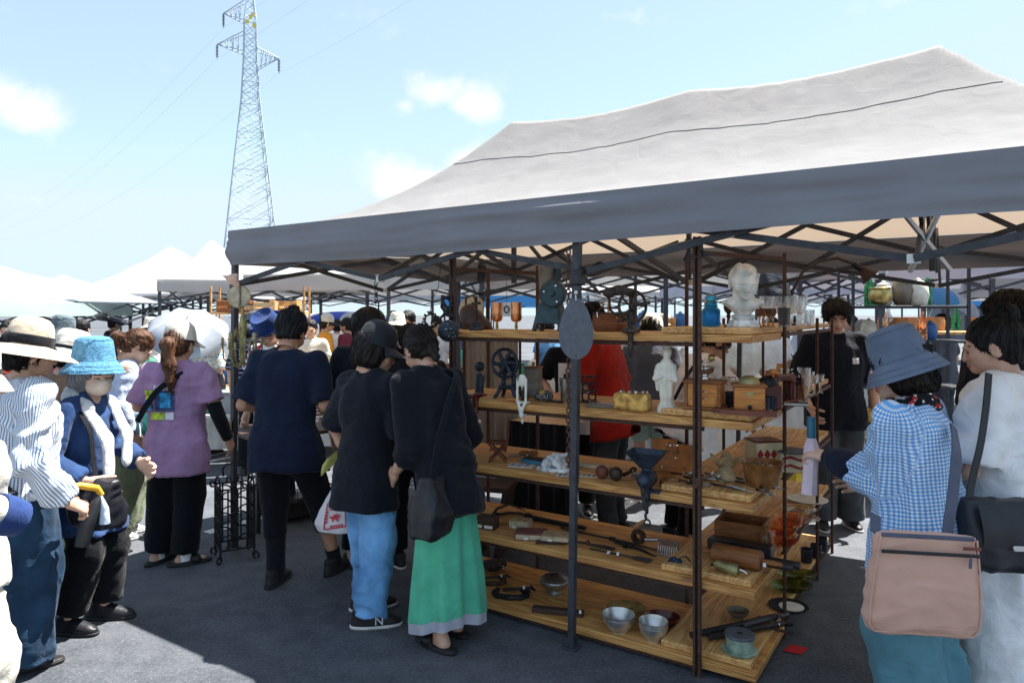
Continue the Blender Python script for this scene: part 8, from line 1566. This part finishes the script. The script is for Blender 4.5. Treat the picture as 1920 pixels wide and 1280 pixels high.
def stock(where, c, rz, w, d, z, n, seed, kinds=None):
    r = np.random.default_rng(seed); cnt = {}
    ORD = ['first','second','third','fourth','fifth','sixth','seventh','eighth']
    for k in range(n):
        kd = (kinds or KINDS)[int(r.integers(len(kinds or KINDS)))]; x = -w/2+.1+(w-.2)*(k+.5)/n+r.uniform(-.03,.03); y = r.uniform(-d*.32,d*.32); p = c+Vector((x*math.cos(rz)-y*math.sin(rz), x*math.sin(rz)+y*math.cos(rz), z)); q = r.uniform(.8,1.2)
        i = cnt.get(kd, 0); cnt[kd] = i+1
        colr = {'wooden_crate':['crate_orange','wood_pale','wood_mid'],'lidded_jar':['ivory','ceramic_brown','box_blue'],'stoneware_pot':['pot_orange','tin_brown','cast_teal'],'glass_bottle':['glass_bottle','glass_clear','glass_amber'],'book_stack':['book_red','book_tan','paper_old'],'storage_box':['box_white','box_blue','box_grey','box_green'],'table_lamp':['box_green','ivory','brass'],'wicker_basket':['wicker','book_tan']}[kd]; m = colr[int(r.integers(len(colr)))]
        word = {'crate_orange':'orange','wood_pale':'pale','wood_mid':'brown','ivory':'ivory','ceramic_brown':'brown','box_blue':'blue','pot_orange':'orange','tin_brown':'taupe','cast_teal':'dark teal','glass_bottle':'green','glass_clear':'clear','glass_amber':'amber','book_red':'red-brown','book_tan':'tan','paper_old':'yellowed','box_white':'white','box_grey':'grey','box_green':'green','brass':'brass','wicker':'dark'}[m]
        t = T(kd, word+' '+kd.replace('_',' ')+', '+ORD[min(i,7)]+' of its kind on '+where, kd.split('_')[-1], p, rz+r.uniform(-.4,.4), group='goods on '+where, sc=q)
        if kd == 'wooden_crate':
            for (c_, d_) in (((0,-.11,.10),(.3,.012,.06)),((0,-.11,.03),(.3,.012,.05)),((0,.11,.10),(.3,.012,.06)),((0,.11,.03),(.3,.012,.05)),((-.15,0,.07),(.014,.22,.14)),((.15,0,.07),(.014,.22,.14)),((0,0,.006),(.29,.2,.012))): bx(t, c_, d_, 'slat', m, bev=.001)
        elif kd == 'lidded_jar': lat(t, [(.05,0),(.06,.01),(.075,.08),(.065,.15),(.045,.17)], 'body', m); lat(t, [(.05,.168),(.05,.178),(.02,.19),(.014,.205),(0,.21)], 'lid', m)
        elif kd == 'stoneware_pot': lat(t, [(.05,0),(.08,.05),(.09,.11),(.07,.17),(.075,.19),(.068,.19),(.06,.17),(0,.16)], 'pot', m)
        elif kd == 'glass_bottle': lat(t, [(0,0),(.036,0),(.038,.01),(.038,.15),(.016,.20),(.013,.26),(.016,.265),(0,.265)], 'bottle', m)
        elif kd == 'book_stack':
            for e in range(4): bx(t, (r.uniform(-.01,.01),0,.018+.034*e), (.20,.14,.032), 'book', colr[e % 3], (0,0,r.uniform(-.2,.2)), .003)
        elif kd == 'storage_box': bx(t, (0,0,.09), (.30,.22,.18), 'box', m, bev=.008); bx(t, (0,0,.19), (.31,.23,.02), 'lid', m, bev=.004)
        elif kd == 'table_lamp': lat(t, [(.07,0),(.06,.015),(.012,.03),(.010,.26)], 'stem', 'brass_dull'); lat(t, [(.13,.22),(.06,.36),(.058,.36),(.125,.22)], 'shade', m)
        else: lat(t, [(.10,0),(.12,.02),(.14,.12),(.145,.13),(.13,.13),(.11,.02),(0,.015)], 'basket', m); rod(t, [(-.13,0,.12),(-.10,0,.22),(0,0,.26),(.10,0,.22),(.13,0,.12)], .008, 'handle', m)
for k, a in enumerate([('the table beyond the chandelier',505,8.2,2.2,.7,.75,8,'wood_pale','drape_white',7),('the table behind the mustard shirt',640,9.3,2.4,.7,.78,-4,'wood_pale','drape_beige',7),('the table behind the short-haired man',800,8.9,1.9,.7,.78,6,'wood_pale','drape_white',6),('the table behind the goblets',960,9.0,2.2,.8,.85,-3,'wood_pale','drape_white',7),('the table behind the peeler',1180,7.6,2.0,.7,.80,3,'wood_pale','drape_white',7),('the table behind the blue jar',1330,9.0,2.2,.7,.82,0,'wood_pale','drape_beige',7),('the table behind the coffee mills',1420,7.0,1.8,.7,.82,-6,'wood_pale','drape_white',7),('the table behind the wine glasses',1540,8.2,1.8,.7,.85,4,'wood_pale','drape_white',6),('the table by the parasol',330,9.2,2.4,.7,.72,5,'wood_pale','drape_white',7),('the table of boxes by the corner post',412,7.4,1.3,.6,.60,10,'box_white',None,5),('the table beyond the straw hats',150,9.8,3.0,.7,.75,0,'wood_pale','drape_beige',8),('the table beyond the sun hat',30,8.0,1.6,.7,.72,0,'wood_pale','drape_white',5)]):
    t, c, rz = table_at('stall table: '+a[0], *a[1:6], rz=a[6], m=a[7], cl=a[8]); stock(a[0], c, rz, a[3], a[4], a[5], a[9], 40+k, ['storage_box','glass_bottle'] if 'boxes' in a[0] else None)
def shelf_unit(label, px, Y, w, d, zs, rz, m, n, seed, where, kinds=None, post='wood_mid'):
    c = D(px,HOR,Y)*Vector((1,1,0)); t = T('stall_shelf', label, 'shelf', c, R(rz), group='stall shelves behind')
    for x in (-w/2,w/2):
        for y in (-d/2,d/2): MB().bar((x,y,0), (x,y,zs[-1]+.35), .022, .022).build('post', post, t, smooth=False)
    for z_ in zs: bx(t, (0,0,z_-.012), (w,d,.024), 'shelf_board', m, bev=.002)
    for k, z_ in enumerate(zs): stock(where+', '+['lowest','lower','middle','upper','top'][k+5-len(zs)]+' board', c, R(rz), w-.08, d*.5, z_, n, seed+k, kinds)
shelf_unit('light wooden shelf with pots behind the peeler', 1225, 8.0, 1.1, .35, [.5,1.0,1.45], 2, 'crate_orange', 4, 90, 'the light wooden shelf', ['wooden_crate','stoneware_pot','lidded_jar'], 'crate_orange')
shelf_unit('light wooden shelf beyond the dark striped hat', 490, 9.4, 1.2, .35, [.9,1.3,1.65], 5, 'crate_orange', 4, 95, 'the shelf beyond the striped hat', ['wooden_crate','book_stack','lidded_jar'], 'crate_orange')
shelf_unit('black iron shelf with brass pots behind the denim hat', 1690, 6.2, .95, .35, [.5,1.0,1.40,1.70], -6, 'steel_dark', 5, 100, 'the black iron shelf', ['stoneware_pot','lidded_jar','glass_bottle','table_lamp'], 'steel_dark')
c = D(1650,HOR,6.1)*Vector((1,1,0)); one(MB().lathe([(.05,0),(.075,.02),(.095,.06),(.09,.10),(.078,.125),(.092,.14),(.088,.145),(.07,.13),(0,.12)], 36), 'brass_pot', 'brass', 'round-bellied brass pot on the black iron shelf', 'pot', c+Vector((0,0,1.712)))
t, c, rz = table_at('long wooden counter with bowls behind the denim hat', 1775, 7.2, 1.5, .4, 1.45, -4, 'crate_orange')
for k in range(6):
    p = c+Vector((-.6+.22*k, -.02*k, 1.465)); lab = ['first','second','third','fourth','fifth','sixth'][k]
    if k == 3: one(MB().lathe([(0,0),(.042,0),(.045,.01),(.045,.12),(.020,.18),(.016,.25),(.020,.255),(0,.255)], 24), 'green_bottle', 'glass_bottle', 'green glass bottle between the brown crocks', 'bottle', p)
    else: one(MB().lathe([(.08,0),(.10,.01),(.105,.09),(.095,.12),(.10,.13),(.09,.13),(0,.11)], 28), 'brown_crock', 'pot_orange', lab+' brown stoneware crock along the wooden counter', 'crock', p, group='crocks on the counter')
parasol('blue and white parasol beyond the copper pots', D(1752,572,8.8), .50, .24, (R(10),R(20),0), 'canopy_blue', alt='parasol_white', handle=.7)
cloth('umbrella_blue', (.02,.06,.42), thin=.1); parasol('wide white sunshade with deep blue border panels', D(655,608,15), 1.0, .28, (R(2),R(4),0), 'umbrella_blue', alt='parasol_white', handle=1.6)
MB_b = T('yellow_crate', 'yellow plastic crate on the ground behind the wing', 'crate', D(1512,HOR,6.6)*Vector((1,1,0))+Vector((0,0,0)), .2)
for (c_, d_) in (((0,-.15,.15),(.42,.02,.30)),((0,.15,.15),(.42,.02,.30)),((-.2,0,.15),(.02,.3,.30)),((.2,0,.15),(.02,.3,.30)),((0,0,.02),(.4,.3,.03))): bx(MB_b, c_, d_, 'side', 'yellow_crate', bev=.004)
t = T('backpack_hanging', 'dark backpack hung on a tent post behind the bust', 'backpack', D(1450,545,6.2), .3); soft_bag(t, (0,0,0), (.26,.14,.34), 0, 'leather_bag', 'pack', 4, .008, .4); rod(t, [(-.04,0,.17),(-.03,0,.24),(.03,0,.24),(.04,0,.17)], .008, 'handle', 'leather_bag')
t = T('price_sign', 'small white sign with a dark ring hung behind the goblets', 'sign', D(950,580,8.0), 0); bx(t, (0,0,0), (.14,.01,.16), 'board', 'box_white', bev=.002); MB().at((0,-.008,0), (R(90),0,0)).tube([(.028*math.cos(b), .038*math.sin(b), 0) for b in np.linspace(0, 2*PI, 21)[:-1]], .007, 6, closed=True).build('ring_mark', 'ink', t); rod(t, [(0,0,.08),(0,0,.5)], .003, 'cord', 'iron', 5)
